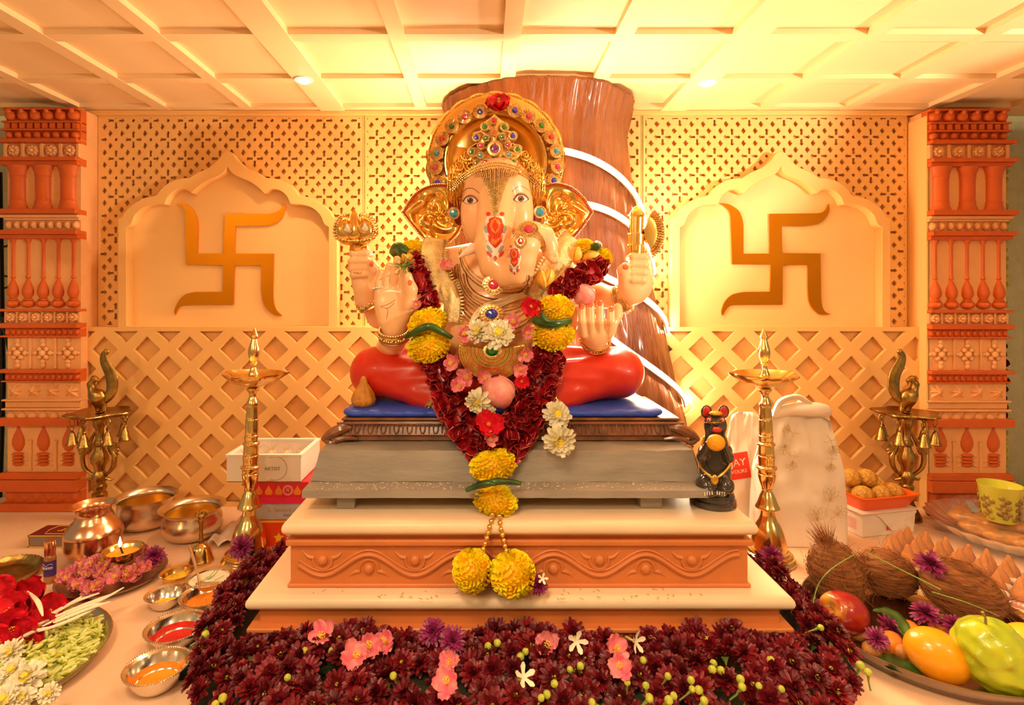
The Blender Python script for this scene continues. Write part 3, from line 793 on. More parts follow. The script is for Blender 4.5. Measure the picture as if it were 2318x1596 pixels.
def rpx(r, Y): return r*Y/F
class Surf:
    def __init__(s, *objs):
        vs = []; fs = []
        for o in objs:
            k = len(vs); mw = o.matrix_world if o.parent is None else Matrix.Translation(o.parent.location)
            vs += [mw @ v.co for v in o.data.vertices]; fs += [tuple(i+k for i in p.vertices) for p in o.data.polygons]
        s.b = BVHTree.FromPolygons(vs, fs)
    def hit(s, px, py, lift=0.0, dflt=1.1):
        d = Vector(((px-CX)/F, 1, (CY-py)/F)).normalized(); o = Vector((0, 0, HC))
        p, n, i, t = s.b.ray_cast(o, d)
        if p is None: p = P(px, py, dflt); n = -d
        if n.dot(d) > 0: n = -n
        return p+n*lift, n
sd = SDF()
def C(a, b, ra, rb=None, k=.012): sd.cap(P(*a), P(*b), rpx(ra, a[2]), rpx(ra if rb is None else rb, b[2]), k)
def Lc(pts, k=.010):
    for a, b in zip(pts[:-1], pts[1:]): sd.cap(P(*a[:3]), P(*b[:3]), rpx(a[3], a[2]), rpx(b[3], b[2]), k)
# torso and belly
sd.ell(P(1116, 640, 1.155), (.118, .070, .085), k=.03)
sd.ell(P(1118, 775, 1.135), (.122, .105, .088), k=.04)
sd.ell(P(1118, 850, 1.15), (.15, .09, .05), k=.03)
C((1010, 610, 1.16), (1225, 610, 1.16), 48, 48, .03)
# head, cheeks, trunk
sd.ell(P(1125, 445, 1.125), (.070, .062, .088), k=.02)
sd.ell(P(1076, 490, 1.10), (.029, .032, .055), k=.02); sd.ell(P(1174, 487, 1.10), (.029, .032, .052), k=.02)
sd.ell(P(1124, 408, 1.092), (.060, .035, .040), k=.02)
Lc([(1124, 440, 1.085, 44), (1121, 500, 1.062, 40), (1114, 560, 1.045, 41), (1122, 600, 1.035, 37), (1150, 624, 1.020, 30), (1178, 620, .996, 29), (1183, 590, .985, 30), (1188, 556, .982, 33), (1205, 532, .990, 31), (1230, 534, 1.008, 25), (1243, 556, 1.013, 20), (1247, 574, 1.010, 15), (1253, 584, 1.004, 13)], .003)
sd.cap(P(1254, 582, .993), P(1262, 588, .984), rpx(7, 1), rpx(8, 1), .004, True)
Lc([(1138, 560, 1.10, 40), (1130, 625, 1.13, 44)], .02)
# front right arm (viewer's left), palm raised
Lc([(992, 618, 1.165, 44), (905, 735, 1.155, 34), (880, 800, 1.125, 30), (889, 772, 1.075, 27), (893, 745, 1.048, 27)], .012)
for bx, by, kx in ((860, 668, 852), (873, 662, 868), (889, 660, 886), (907, 664, 905)):
    Lc([(893, 735, 1.046, 20), (bx, by, 1.036, 13.5)], .012)
sd.ell(P(893, 697, 1.046), (.034, .015, .036), k=.012)
sd.cap(P(868, 725, 1.036), P(862, 690, 1.034), rpx(12, 1.04), rpx(13, 1.04), .012)
for f in ([(857, 664, 1.034, 8.6), (857, 640, 1.032, 8.6), (864, 616, 1.030, 7.2)], [(873, 660, 1.034, 8.8), (875, 628, 1.030, 8.8), (881, 600, 1.026, 7.4)],
          [(890, 656, 1.034, 8.8), (894, 620, 1.029, 9), (899, 586, 1.025, 7.6)], [(907, 658, 1.034, 8.8), (913, 628, 1.031, 8.8), (916, 604, 1.026, 7.6)]): Lc(f, .0016)
Lc([(905, 725, 1.040, 18), (928, 690, 1.030, 16), (930, 655, 1.024, 13.5), (923, 626, 1.018, 11)], .009)
# back right arm, fist holding the trident
Lc([(975, 600, 1.20, 40), (900, 720, 1.185, 30), (858, 716, 1.15, 25), (830, 676, 1.105, 24), (827, 655, 1.095, 25)], .012)
sd.ell(P(829, 628, 1.095), (.030, .021, .034), k=.012)
for y, x0, x1 in ((572, 800, 832), (590, 797, 832), (606, 798, 830), (621, 802, 828)):
    Lc([(x1+6, y+3, 1.098, 8), (x1-2, y, 1.072, 8.6), (x0, y+1, 1.074, 8.6), (x0-3, y+3, 1.095, 8)], .0016)
Lc([(846, 640, 1.085, 14), (848, 610, 1.068, 11), (841, 596, 1.062, 9)], .006)
# back left arm, fist holding the axe
Lc([(1255, 600, 1.20, 40), (1300, 665, 1.19, 32), (1350, 668, 1.16, 27), (1404, 678, 1.12, 25), (1425, 664, 1.10, 27)], .012)
sd.ell(P(1440, 640, 1.10), (.033, .024, .040), k=.014)
for y, x0, x1 in ((581, 1430, 1460), (598, 1428, 1459), (616, 1428, 1457), (633, 1430, 1455)):
    Lc([(x0-6, y+3, 1.098, 8), (x0+2, y, 1.076, 9), (x1, y+1, 1.078, 9), (x1+4, y+3, 1.10, 8)], .0016)
Lc([(1414, 645, 1.090, 15), (1410, 612, 1.072, 12), (1416, 602, 1.066, 9)], .006)
# front left arm, cupped hand
Lc([(1240, 620, 1.165, 44), (1310, 720, 1.155, 33), (1350, 775, 1.12, 27), (1346, 768, 1.075, 27)], .012)
sd.ell(P(1349, 748, 1.062), (.038, .022, .026), k=.012)
for x, t in ((1317, 696), (1337, 691), (1358, 688), (1383, 701)):
    Lc([(x+(1349-x)*.12, 757, 1.050, 10), (x, 728, 1.036, 9.8), (x, t, 1.040, 9)], .0016)
Lc([(1378, 745, 1.066, 15), (1396, 715, 1.072, 12), (1398, 697, 1.076, 11)], .006)
# one foot showing between the legs
Lc([(1060, 905, 1.05, 16), (1110, 888, 1.045, 20), (1150, 893, 1.045, 17)], .01)
body = sd.build('body', SKIN, ID, .0021, world=IW, smooth=2)
SB = Surf(body)
# dhoti: crossed legs with folds
def folds(X, Y, Z):
    s = np.sign(X-.03); ax_ = np.abs(X-.03)
    w = np.sin((Z-.36)*230+ax_*34*1.0+np.sin(ax_*30)*1.2)
    return -.0016*w*np.exp(-((ax_-.13)/.065)**2)*np.exp(-((Z-.425)/.045)**2)*(Y < 1.13)
lg = SDF()
for s in (-1, 1):
    kx = 846 if s < 0 else 1404
    lg.cap(P(1120+s*90, 838, 1.16), P(kx, 842, 1.12), .056, .046, .02)
    lg.ell(P(kx+s*-4, 842, 1.11), (.040, .052, .047), k=.02)
    lg.cap(P(kx-s*4, 852, 1.10), P(1120+s*125, 908, 1.045), .034, .021, .02)
    lg.cap(P(1120+s*165, 893, 1.06), P(1120+s*20, 922, 1.050), .022, .020, .02)
    lg.cap(P(kx-s*30, 836, 1.08), P(1120+s*70, 862, 1.06), .028, .030, .025)
lg.ell(P(1120, 880, 1.13), (.12, .07, .045), k=.03)
dh = lg.build('dhoti', RED, ID, .0026, world=IW, disp=folds, smooth=2)
SD2 = Surf(dh, body)
# helper: bead chain, lies on a surface when given
def resample(pts, step):
    pts = [Vector(p) for p in pts]; out = [pts[0]]; acc = 0
    for a, b in zip(pts[:-1], pts[1:]):
        L = (b-a).length
        while L > 1e-9 and acc+L >= step:
            t = (step-acc)/L; a = a.lerp(b, t); out.append(a); L = (b-a).length; acc = 0
        acc += L
    return out
def beads(mb, pts, r, seg=6, rings=4, gap=1.95):
    for p in resample(pts, r*gap): mb.ell(p, r, seg, rings)
    return mb
def on(px_pts, surf, lift, n=6, dflt=1.05):
    c = crv([(a, b, 0) for a, b in px_pts], n); return [surf.hit(p.x, p.y, lift, dflt)[0] for p in c]
def outw(T0, n):
    x, y, d = frame(n); return M3(x, y, d, T0)
def medallion(name, c, n, rg, rb, col, parent=ID, oval=1.0, tear=False, spikes=True):
    """gold filigree bezel with a cut gem: part with the gem as sub-part"""
    T = outw(c, n); mb = MB()
    sc = Matrix.Diagonal((1, oval, 1, 1)) if not tear else Matrix.Identity(4)
    mb.lathe([(rb*.96, -.001), (rb, .0012), (rb*.7, .0022), (rg*1.05, .002)], 22, sc)
    for rr, rbd in ((rb*.93, .0013), (rb*.68 if rb > rg*1.7 else rg*1.22, .0011)):
        k = max(8, int(2*PI*rr/(rbd*2.1)))
        for i in range(k):
            a = 2*PI*i/k; mb.ell((rr*math.cos(a), rr*oval*math.sin(a), .0022), rbd, 5, 3)
    if spikes:
        for i in range(16):
            a = 2*PI*i/16; mb.tube([(rg*1.15*math.cos(a), rg*1.15*oval*math.sin(a), .003), (rb*.9*math.cos(a), rb*.9*oval*math.sin(a), .003)], .0006, 4)
    mb2 = MB(); mb2.v = [tuple(T @ Vector(v)-IW) for v in mb.v]; mb2.f = mb.f; mb2.mi = mb.mi
    o = mb2.build(name, GOLDB, parent)
    g = MB()
    if tear:
        pf = [(0, 1.5), (.45, .85), (.85, .2), (.95, -.35), (.65, -.85), (0, -1.02), (-.65, -.85), (-.95, -.35), (-.85, .2), (-.45, .85)]
        k = len(pf); vs = [(a*rg, b*rg, .002) for a, b in pf]+[(a*rg*.6, b*rg*.6-.05*rg, .002+rg*.45) for a, b in pf]+[(0, 0, .002+rg*.5)]
        g.add(vs, [(i, (i+1) % k, k+(i+1) % k, k+i) for i in range(k)]+[(k+i, k+(i+1) % k, 2*k) for i in range(k)])
    else:
        g.lathe([(rg, .0015), (rg*.98, .003), (rg*.6, .003+rg*.35), (.00001, .003+rg*.42)], 10, sc)
    g.v = [tuple(T @ Vector(v)-IW) for v in g.v]
    gm = g.build('gem', GEM[col], o, angle=10); return o
# ears
def ear(px_pts, cx, cy, s, gem_xy):
    Y0 = 1.135; c0 = P(cx, cy, Y0); loop = [P(a, b, Y0) for a, b in px_pts]
    lp = crv(loop+[loop[0]], 5)[:-1]; n = len(lp); rows = []
    for k in range(15):
        t = k/14; r = []
        for i, p in enumerate(lp):
            q = c0.lerp(p, t); a = math.atan2((q.z-c0.z), (q.x-c0.x)*s)
            dep = .020*(1-t**2.2)*.6
            sw = .0035*math.sin(9*(t*1.6)+a*1.0+2*math.sin(a*3))*(t < .86)+.002*math.sin(a*7+t*12)*(t < .86)*(t > .1)
            q = Vector((q.x, q.y+dep+sw-.012*(abs(q.x-c0.x)/.06)*(1 if (q.x-c0.x)*s > 0 else -.2), q.z)); r.append(q)
        rows.append(r)
    mb = MB().grid(rows, closed=True)
    bk = [[Vector((p.x, p.y+.008, p.z)) for p in rows[-1]], [Vector((c0.x, c0.y+.03, c0.z))]*n]
    mb.grid([rows[-1]]+bk, closed=True)
    e = mb.build('ear', GOLD, ID, world=IW, angle=180)
    rim = rows[-1]
    b1 = beads(MB(), [p+Vector((0, -.003, 0)) for p in rim]+[rim[0]+Vector((0, -.003, 0))], .0021); b1.v = [tuple(Vector(v)-IW) for v in b1.v]; b1.build('bead_rim', GOLDB, e)
    inn = [c0.lerp(p, .93)+Vector((0, -.004, 0)) for p in rim]
    b2 = MB(); b2.tube([p for p in inn], .0016, 5, closed=True); b2.v = [tuple(Vector(v)-IW) for v in b2.v]; b2.build('red_piping', mat('red_bead_edge', (.45, .03, .01), .35, bump=.5, bscale=400), e)
    medallion('ear_jewel', P(gem_xy[0], gem_xy[1], Y0-.028), Vector((0, -1, 0)), .0088, .0125, 'cyan', spikes=False)
ear([(1038, 437), (1018, 421), (992, 417), (962, 425), (936, 445), (915, 479), (914, 486), (936, 515), (960, 543), (982, 563), (998, 560), (1020, 548), (1040, 525), (1050, 495), (1048, 462)], 985, 487, -1, (1027, 483))
ear([(1214, 437), (1234, 421), (1260, 415), (1290, 424), (1316, 446), (1337, 479), (1336, 487), (1312, 522), (1290, 545), (1266, 556), (1240, 548), (1218, 528), (1208, 500), (1208, 462)], 1268, 487, 1, (1222, 480))
HAIR = mat('dark_red_velvet', (.22, .03, .015), .7)
h = SDF(); h.ell(P(1125, 470, 1.15), (.098, .03, .075), k=.01); h.build('velvet_lining', HAIR, ID, .004, world=IW)
# eyes, brows
WHT = mat('eye_white', (.85, .72, .62), .2, coat=.6); IRIS = mat('eye_iris', (.16, .05, .015), .2, coat=1); BLK = mat('black_paint', (.01, .006, .005), .3, coat=.4); LID = mat('eye_rose_shadow', (.62, .17, .10), .4)
def decal(pp, m, lift, name, surf=SB, parent=ID, rings=3, dflt=1.03):
    cx_ = sum(p[0] for p in pp)/len(pp); cy_ = sum(p[1] for p in pp)/len(pp); rows = []
    for k in range(rings+1):
        t = 1-k/rings if k < rings else 0.001
        rows.append([surf.hit(cx_+(a-cx_)*t, cy_+(b-cy_)*t, lift, dflt)[0]-IW for a, b in pp])
    mb = MB().grid(rows, closed=True); o = mb.build(name, m, parent, angle=180); q = o.modifiers.new('solid', 'SOLIDIFY'); q.thickness = .0004; q.offset = 1
    return o
for ex, ey, s in ((1065, 454, -1), (1179, 450, 1)):
    alm = [(ex+(d[0])*1.0, ey+d[1]) for d in [(-15*1, 2), (-9, -6), (0, -9), (9, -6), (15, 1), (9, 6), (0, 8), (-9, 7)]]
    al = smooth2(alm+[alm[0]], 3)[:-1]
    e = decal([(ex+(a-ex)*1.22, ey-2+(b-ey)*1.35) for a, b in al], LID, .0003, 'eyelid')
    w = decal(al, WHT, .0009, 'eye')
    decal([(ex+1.5*s*0+7.2*math.cos(k*PI/6), ey+7.2*math.sin(k*PI/6)) for k in range(12)], IRIS, .0015, 'iris', parent=w)
    decal([(ex+3.2*math.cos(k*PI/5), ey+3.2*math.sin(k*PI/5)) for k in range(10)], BLK, .0020, 'pupil', parent=w)
    decal([(ex-2.5+1.3*math.cos(k*PI/4), ey-3+1.3*math.sin(k*PI/4)) for k in range(8)], WHT, .0025, 'glint', parent=w)
    mb = MB(); mb.tube([p-IW for p in on([(ex-17, ey+3), (ex-9, ey-7), (ex, ey-10), (ex+9, ey-7), (ex+17, ey+2)], SB, .0008)], .0009, 5); mb.build('lash_line', BLK, ID)
    mb = MB(); mb.tube([p-IW for p in on([(ex-20, ey-16), (ex-8, ey-27), (ex+6, ey-27), (ex+20, ey-17)], SB, .0002)], .0007, 5, flat=.5); mb.build('eyebrow', mat('brow_brown', (.25, .10, .04), .5), ID)
# tusk
mb = MB(); mb.tube([P(1088, 556, 1.06)-IW, P(1070, 563, 1.045)-IW, P(1052, 573, 1.035)-IW, P(1037, 583, 1.03)-IW], [.0115, .0095, .006, .0006], 14); mb.build('tusk', mat('ivory_paint', (.90, .62, .48), .25, coat=.5), ID)
# painted motifs on the trunk
MR = mat('motif_red', (.70, .035, .008), .3, coat=.4); MO = mat('motif_orange', (.88, .20, .03), .3, coat=.4); MG = mat('motif_grey', (.35, .36, .42), .35); MW = mat('motif_outline', (.93, .78, .66), .4)
def mot(s, ox, oy, sx=1.0):
    def Q(pts): return [(ox+x*s*sx, oy+y*s) for x, y in pts]
    def ov(cx, cy, a, b, rot=0, n=10): return [(cx+a*math.cos(t)*math.cos(rot)-b*math.sin(t)*math.sin(rot), cy+a*math.cos(t)*math.sin(rot)+b*math.sin(t)*math.cos(rot)) for t in [2*PI*i/n for i in range(n)]]
    mp = MB
    decal(Q([(0, -50), (14, -44), (22, -30), (19, -18), (26, -6), (23, 10), (18, 22), (22, 34), (12, 50), (0, 62), (-12, 50), (-22, 34), (-18, 22), (-23, 10), (-26, -6), (-19, -18), (-22, -30), (-14, -44)]), MW, .0004, 'motif_outline', rings=5)
    decal(Q([(0, -38), (13, -34), (18, -20), (16, -4), (9, 8), (0, 14), (-9, 8), (-16, -4), (-18, -20), (-13, -34)]), MR, .0010, 'red_motif', rings=4)
    decal(Q([(0, -36), (8, -30), (12, -17), (8, -5), (0, 2), (-8, -5), (-12, -17), (-8, -30)]), MO, .0016, 'orange_motif')
    decal(Q([(0, -30), (5, -22), (6, -14), (0, -5), (-6, -14), (-5, -22)]), MR, .0022, 'red_motif')
    decal(Q([(0, 10), (16, 2), (14, 16), (4, 28), (0, 31), (-4, 28), (-14, 16), (-16, 2)]), MR, .0013, 'red_motif'); decal(Q([(0, 14), (9, 8), (7, 17), (0, 25), (-7, 17), (-9, 8)]), MO, .0019, 'orange_motif')
    for q in (-1, 1):
        decal(Q(ov(q*20, -10, 3.5, 9, q*.2)), MG, .0011, 'grey_petal'); decal(Q(ov(q*12, 33, 3.6, 10, q*.55)), MG, .0014, 'grey_petal')
        decal(Q(ov(q*13, 44, 3.6, 8, q*.7)), MR, .0012, 'red_petal'); decal(Q(ov(q*15, -44, 5, 4.5)), MR, .0011, 'red_petal')
    decal(Q(ov(0, 53, 3.5, 5)), MR, .0012, 'red_petal')
mot(1.03, 1121, 530); mot(.62, 1165, 585, .9)
# nails
for nx, ny, rx, ry in ((1317, 694, 6, 7), (1337, 689, 6, 7), (1358, 686, 6, 7), (1384, 700, 5.5, 6.5), (841, 598, 5, 6), (1416, 605, 7, 6), (928, 640, 5, 7)):
    decal([(nx+rx*math.cos(k*PI/5), ny+ry*math.sin(k*PI/5)) for k in range(10)], PINKN, .0005, 'painted_nail')
PLM = mat('palm_lines', (.45, .12, .04), .5)
for q in ([(861, 694), (880, 688), (896, 678)], [(862, 694), (878, 698), (892, 686)], [(875, 722), (878, 706), (876, 696)], [(859, 634), (866, 630)], [(875, 626), (883, 623)], [(892, 621), (901, 620)]):
    mb = MB(); mb.tube([p-IW for p in on(q, SB, .0001)], .0005, 4); mb.build('palm_line', PLM, ID)
# ring, bracelets
mb = MB()
for i in range(14):
    a = 2*PI*i/14; mb.ell(P(857, 652, 1.033)+Vector((.0098*math.cos(a), .0098*math.sin(a), .0015*math.cos(a)))-IW, .0021, 6, 4)
mb.build('ring', SILVER, ID)
def bangle(c, ax, r, n=3, w=.0032, name='bracelet', el=1.0):
    x, y, d = frame(ax); mb = MB()
    for k in range(n):
        o = c+d*(k-(n-1)/2)*w*1.9
        pts = [o+x*r*math.cos(t)+y*r*el*math.sin(t)-IW for t in [2*PI*i/28 for i in range(28)]]
        if k % 2: beads(mb, pts+[pts[0]], w*.75)
        else: mb.tube(pts, w*.8, 6, closed=True)
    for i in range(16):
        t = 2*PI*i/16; mb.ell(c+x*(r+w*.6)*math.cos(t)+y*(r+w*.6)*el*math.sin(t)-IW, (w*.8,)*3, 6, 4)
    return mb.build(name, GOLDB, ID)
bangle(P(892, 756, 1.052), (0.02, -.45, .9), .0275, 4); bangle(P(835, 682, 1.112), (-.45, -.3, .8), .0255, 4); bangle(P(1409, 676, 1.116), (.8, -.45, .25), .0275, 5); bangle(P(1348, 770, 1.085), (0, -.6, .5), .028, 3)
bangle(P(812, 618, 1.075), (.1, 0, 1), .0105, 1, .0016, 'ring')
# crown: scalloped hood, dome, rim medallions, tiara with gems
HC0 = P(1122, 366, 1.165)
def hood():
    rows = []; seg = 96
    for k, (rr, yy) in enumerate([(0.001, .030), (.03, .029), (.06, .024), (.085, .014), (.098, .002), (.102, -.006), (.106, -.008), (.112, -.006), (.130, -.004), (.140, -.003), (.147, 0), (.143, .006), (.10, .03), (.001, .045)]):
        r = []
        for i in range(seg):
            a = 2*PI*i/seg; sc = 1+(.028*abs(math.sin(a*11)) if 8 <= k <= 11 else 0)
            r.append(HC0+Vector((rr*sc*math.cos(a)*.985, yy, rr*sc*math.sin(a)*(.99))))
        rows.append(r)
    return MB().grid(rows, closed=True).build('crown_hood', GOLD, ID, world=IW, angle=180)
crown = hood()
for a0, rr, rb in ((0, .1045, .0016), (0, .1105, .0018), (0, .1435, .0021)):
    mb = MB(); pts = [HC0+Vector((rr*math.cos(t)*.985, -.0105 if rr < .14 else -.004, rr*math.sin(t))) for t in [R(-48)+R(276)*i/120 for i in range(121)]]
    beads(mb, pts, rb, 5, 3); mb.v = [tuple(Vector(v)-IW) for v in mb.v]; mb.build('bead_border', GOLDB if rb != .0018 else mat('dark_beads', (.20, .08, .05), .25, .6), crown)
med = [(991, 414, 'blue'), (986, 380, 'pink'), (989, 347, 'cyan'), (1001, 314, 'red'), (1023, 286, 'green'), (1052, 265, 'pink'), (1087, 253, 'blue'), (1122, 240, 'red'), (1165, 250, 'blue'), (1196, 263, 'pink'), (1225, 284, 'green'), (1247, 310, 'red'), (1259, 342, 'cyan'), (1261, 378, 'pink'), (1253, 409, 'blue')]
for x, y, c in med: medallion('crown_medallion', P(x, y, 1.150), Vector(((x-1122)/400, -1, .0)), .0062, .0155, c)
# embossed cap above the forehead
cap = SDF(); cap.ell(P(1123, 418, 1.13), (.104, .052, .082), k=.01)
cap.ell(P(1123, 520, 1.06), (.13, .12, .104), k=.008, neg=True)
cm = cap.build('embossed_cap', GOLDE, ID, .003, world=IW); SC2 = Surf(cm, body)
mb = MB()
for off in (0, 6, 12):
    beads(mb, [p-IW for p in on([(1026, 432-off), (1045, 410-off), (1080, 390-off), (1122, 381-off), (1165, 389-off), (1200, 408-off), (1222, 430-off)], SC2, .001, 8, 1.09)], .0021 if off else .0026, 6, 4)
mb.build('cap_bead_band', GOLDB, ID)
# relief scrolls on the cap
mb = MB()
for cx_, cy_, s in ((1040, 375, 1), (1205, 375, -1), (1058, 352, 1), (1188, 352, -1), (1025, 400, 1), (1222, 398, -1), (1066, 378, 1), (1180, 378, -1)):
    q = [(cx_+s*(3+i*.75)*math.cos(i*.62), cy_+(3+i*.75)*math.sin(i*.62)) for i in range(16)]
    mb.tube([SC2.hit(a, b, .0008, 1.1)[0]-IW for a, b in q], .0017, 5)
mb.build('cap_scrolls', GOLD, ID)
# tiara
ty = 1.072
TI = [(1120, 337, 'purple', 9.5, 1), (1118, 273, 'red', 5.5, 1), (1097, 287, 'green', 6, 1), (1142, 288, 'green', 6, 1), (1119, 300, 'orange', 4.6, 1), (1078, 311, 'blue', 6, 1), (1161, 308, 'blue', 6, 1), (1100, 313, 'green', 4.6, 0), (1137, 310, 'green', 4.6, 0), (1088, 330, 'pink', 4.8, 0), (1150, 328, 'pink', 4.8, 0), (1067, 344, 'green', 6, 1), (1172, 338, 'green', 6, 1), (1087, 352, 'cyan', 4.8, 0), (1151, 350, 'cyan', 4.6, 0), (1078, 370, 'green', 5, 1), (1099, 368, 'red', 4.8, 0), (1120, 374, 'green', 4.6, 0), (1141, 369, 'red', 4.8, 0), (1162, 367, 'green', 5, 1)]
pl = [(1120, 258), (1132, 270), (1148, 280), (1150, 296), (1168, 300), (1168, 318), (1160, 324), (1180, 330), (1182, 350), (1172, 362), (1168, 378), (1145, 380), (1120, 386), (1096, 380), (1072, 380), (1068, 362), (1057, 352), (1060, 334), (1078, 324), (1070, 318), (1070, 300), (1088, 296), (1090, 280), (1106, 270)]
rows = []
for off, t in ((.012, 1.0), (0, 1.0), (-.003, .93), (-.004, .01)):
    rows.append([P(1120+(x-1120)*t, 330+(y-330)*t, ty+.006+off+.02*((x-1120)/60)**2) for x, y in pl])
tiara = MB().grid(rows, closed=True).build('tiara_plate', GOLDB, ID, world=IW)
for x, y, c, r, te in TI:
    medallion('tiara_jewel', P(x, y, ty+.02*((x-1120)/60)**2), Vector((0, -1, 0)), r*.00086*1.05, r*.00086*(1.75 if r < 9 else 1.9), c, tear=bool(te), spikes=False)
# bead fringe over the forehead
mb = MB(); nst = 21
for i in range(nst):
    u = (i-(nst-1)/2)/((nst-1)/2); x0 = 1121+u*50; xe = 1121+u*(22 if abs(u) < .72 else 44); ye = 500-abs(u)*95 if abs(u) < .72 else 408-abs(u)*8
    y0 = 384+abs(u)*8
    for k in range(2):
        pts = [SC2.hit(x0+(xe-x0)*t, y0+(ye-y0)*t, .003+.0008*k, 1.06)[0]-IW for t in [j/12 for j in range(13)]]
        if k == 0: beads(mb, pts, .0018, 5, 3, 1.9)
mb.build('bead_fringe', GOLDB, ID)
mb = MB()
for i in range(0, nst-1, 2):
    u = (i+.5-(nst-1)/2)/((nst-1)/2); x0 = 1121+u*50; xe = 1121+u*22; ye = 490-abs(u)*95
    if abs(u) < .72: beads(mb, [SC2.hit(x0+(xe-x0)*t, 386+(ye-386)*t, .003, 1.06)[0]-IW for t in [j/12 for j in range(13)]], .0010, 4, 3, 2.4)
mb.build('coloured_beads', mat('maroon_green_beads', (.45, .04, .02), .3, col2=(.05, .16, .03), vscale=300), ID)
# trunk ornament
medallion('trunk_jewel', SB.hit(1196, 521, .002)[0], Vector((.1, -1, .35)), .0085, .0185, 'pink', oval=.85)
medallion('trunk_jewel', SB.hit(1179, 547, .001)[0], Vector((-.2, -1, .1)), .0055, .011, 'red', tear=True)
mb = MB()
for off in range(4):
    beads(mb, [p-IW for p in on([(1158+off*2, 522+off*4), (1180, 515+off*5), (1210, 518+off*6), (1226, 535+off*6), (1236-off*2, 560+off*6)], SB, .0012, 8, 1.0)], .0013, 5, 3)
mb.build('trunk_bead_band', GOLDB, ID)
# necklaces
SCH = SD2
def arc(xl, yl, xr, yr, yb, xb=None, n=9):
    xb = xb or (xl+xr)/2; out = []
    for i in range(n):
        t = i/(n-1); a = PI*t; x = (xl+xr)/2-(xr-xl)/2*math.cos(a)+(xb-(xl+xr)/2)*math.sin(a)**2; y = (yl+(yr-yl)*t)+(yb-(yl+yr)/2)*math.sin(a); out.append((x, y))
    return out
for k, (xl, yl, xr, yr, yb, r, m) in enumerate([(1046, 560, 1215, 600, 646, .0015, 0), (1042, 566, 1220, 606, 654, .0015, 0), (1040, 573, 1222, 612, 662, .0014, 1), (1056, 620, 1196, 620, 678, .0016, 2), (1050, 622, 1200, 622, 686, .0022, 0), (1040, 600, 1212, 620, 700, .0016, 0), (1036, 600, 1216, 622, 708, .0016, 1), (1032, 602, 1220, 626, 716, .0017, 0), (1030, 606, 1224, 630, 727, .0017, 0),
                               (1026, 610, 1230, 634, 742, .0018, 0), (1022, 614, 1234, 638, 752, .0018, 1), (1018, 618, 1238, 642, 762, .0020, 0), (985, 690, 1262, 690, 850, .002, 0), (978, 690, 1270, 690, 862, .002, 1)]):
    mb = MB(); beads(mb, [p-IW for p in on(arc(xl, yl, xr, yr, yb), SCH, .0015+.0004*k, 8, 1.08)], r, 5, 3, 1.9)
    mb.build('necklace_strand', [GOLDB, mat('green_red_beads', (.50, .10, .03), .3, col2=(.07, .20, .04), vscale=250), mat('dark_beads', (.2, .08, .05), .25, .6)][m], ID)
mb = MB()
for x, y in arc(1020, 630, 1236, 640, 772, n=15)[1:6]: mb.ell(SCH.hit(x, y, .004, 1.08)[0]-IW, .0052, 10, 6)
mb.build('gold_balls', GOLD, ID)
def up(s): return s
c, n = SCH.hit(1122, 640, .006, 1.08); medallion('neck_pendant', c, Vector((0, -1, .1)), .0095, .0205, 'pink', oval=.92)
c, n = SCH.hit(1113, 716, .006, 1.05); medallion('chest_pendant', c, Vector((0, -1, .1)), .0115, .024, 'blue', oval=.8)
c, n = SCH.hit(1114, 792, .012, 1.04); PC = c
medallion('belly_pendant', c+Vector((0, -.004, 0)), Vector((0, -1, .15)), .0105, .017, 'green', oval=.9, spikes=False)
# crescent belly plate made of bead rows
mb = MB(); T = outw(c, Vector((0, -1, .12)))
rws = []
for k in range(5):
    r = .012+.0115*k; rws.append([(r*1.18*math.cos(a), (r*math.sin(a)), -.002+.0006*k) for a in [PI+PI*i/30 for i in range(31)]])
def TT(p): return T @ Vector((-p[0], p[1], p[2])) if False else T @ Vector(p)
x_, y_, d_ = frame(Vector((0, -1, .12)))
def BP(x, z, o): return c+Vector((x, 0, z))+Vector((0, -1, .12))*o
mb = MB()
plate = [[BP(r*1.16*math.cos(a), r*math.sin(a), .0005) for a in [R(165)+R(210)*i/36 for i in range(37)]] for r in (.004, .02, .035, .052, .055)]
mb.grid(plate); pb = mb.build('crescent_plate', GOLD, ID, world=IW, angle=180); pb.modifiers.new('s', 'SOLIDIFY').thickness = .002
RB = mat('red_enamel_beads', (.6, .03, .01), .3); GB = mat('green_enamel_beads', (.04, .18, .03), .3)
for i, (r, m) in enumerate([(.0185, 0), (.0215, 1), (.0245, 0), (.0275, 2), (.0305, 0), (.0335, 1), (.0365, 0), (.0395, 0), (.0430, 0), (.0465, 0), (.0500, 0), (.0535, 0)]):
    mb = MB(); beads(mb, [BP(r*1.16*math.cos(a), r*math.sin(a), .002)-IW for a in [R(168)+R(204)*k/40 for k in range(41)]], .0016, 5, 3, 1.9); mb.build('bead_row', [GOLDB, RB, GB][m], ID)
# sacred thread across the chest
THR = mat('cotton_thread', (.86, .70, .45), .8)
mb = MB(); rt = random.Random(5)
for k in range(13):
    d = k-6
    pts = on([(1228, 645+d*.5), (1180, 668+d*1.0), (1130, 690+d*1.8), (1085, 712+d*1.5), (1065, 740+d*.8), (1050, 775+d*1)], SCH, .006+.001*rt.random(), 6, 1.05)
    mb.tube([p-IW+Vector((0, 0, .0006*math.sin(i*.9+k))) for i, p in enumerate(pts)], .0009, 5)
mb.build('sacred_thread', THR, ID)
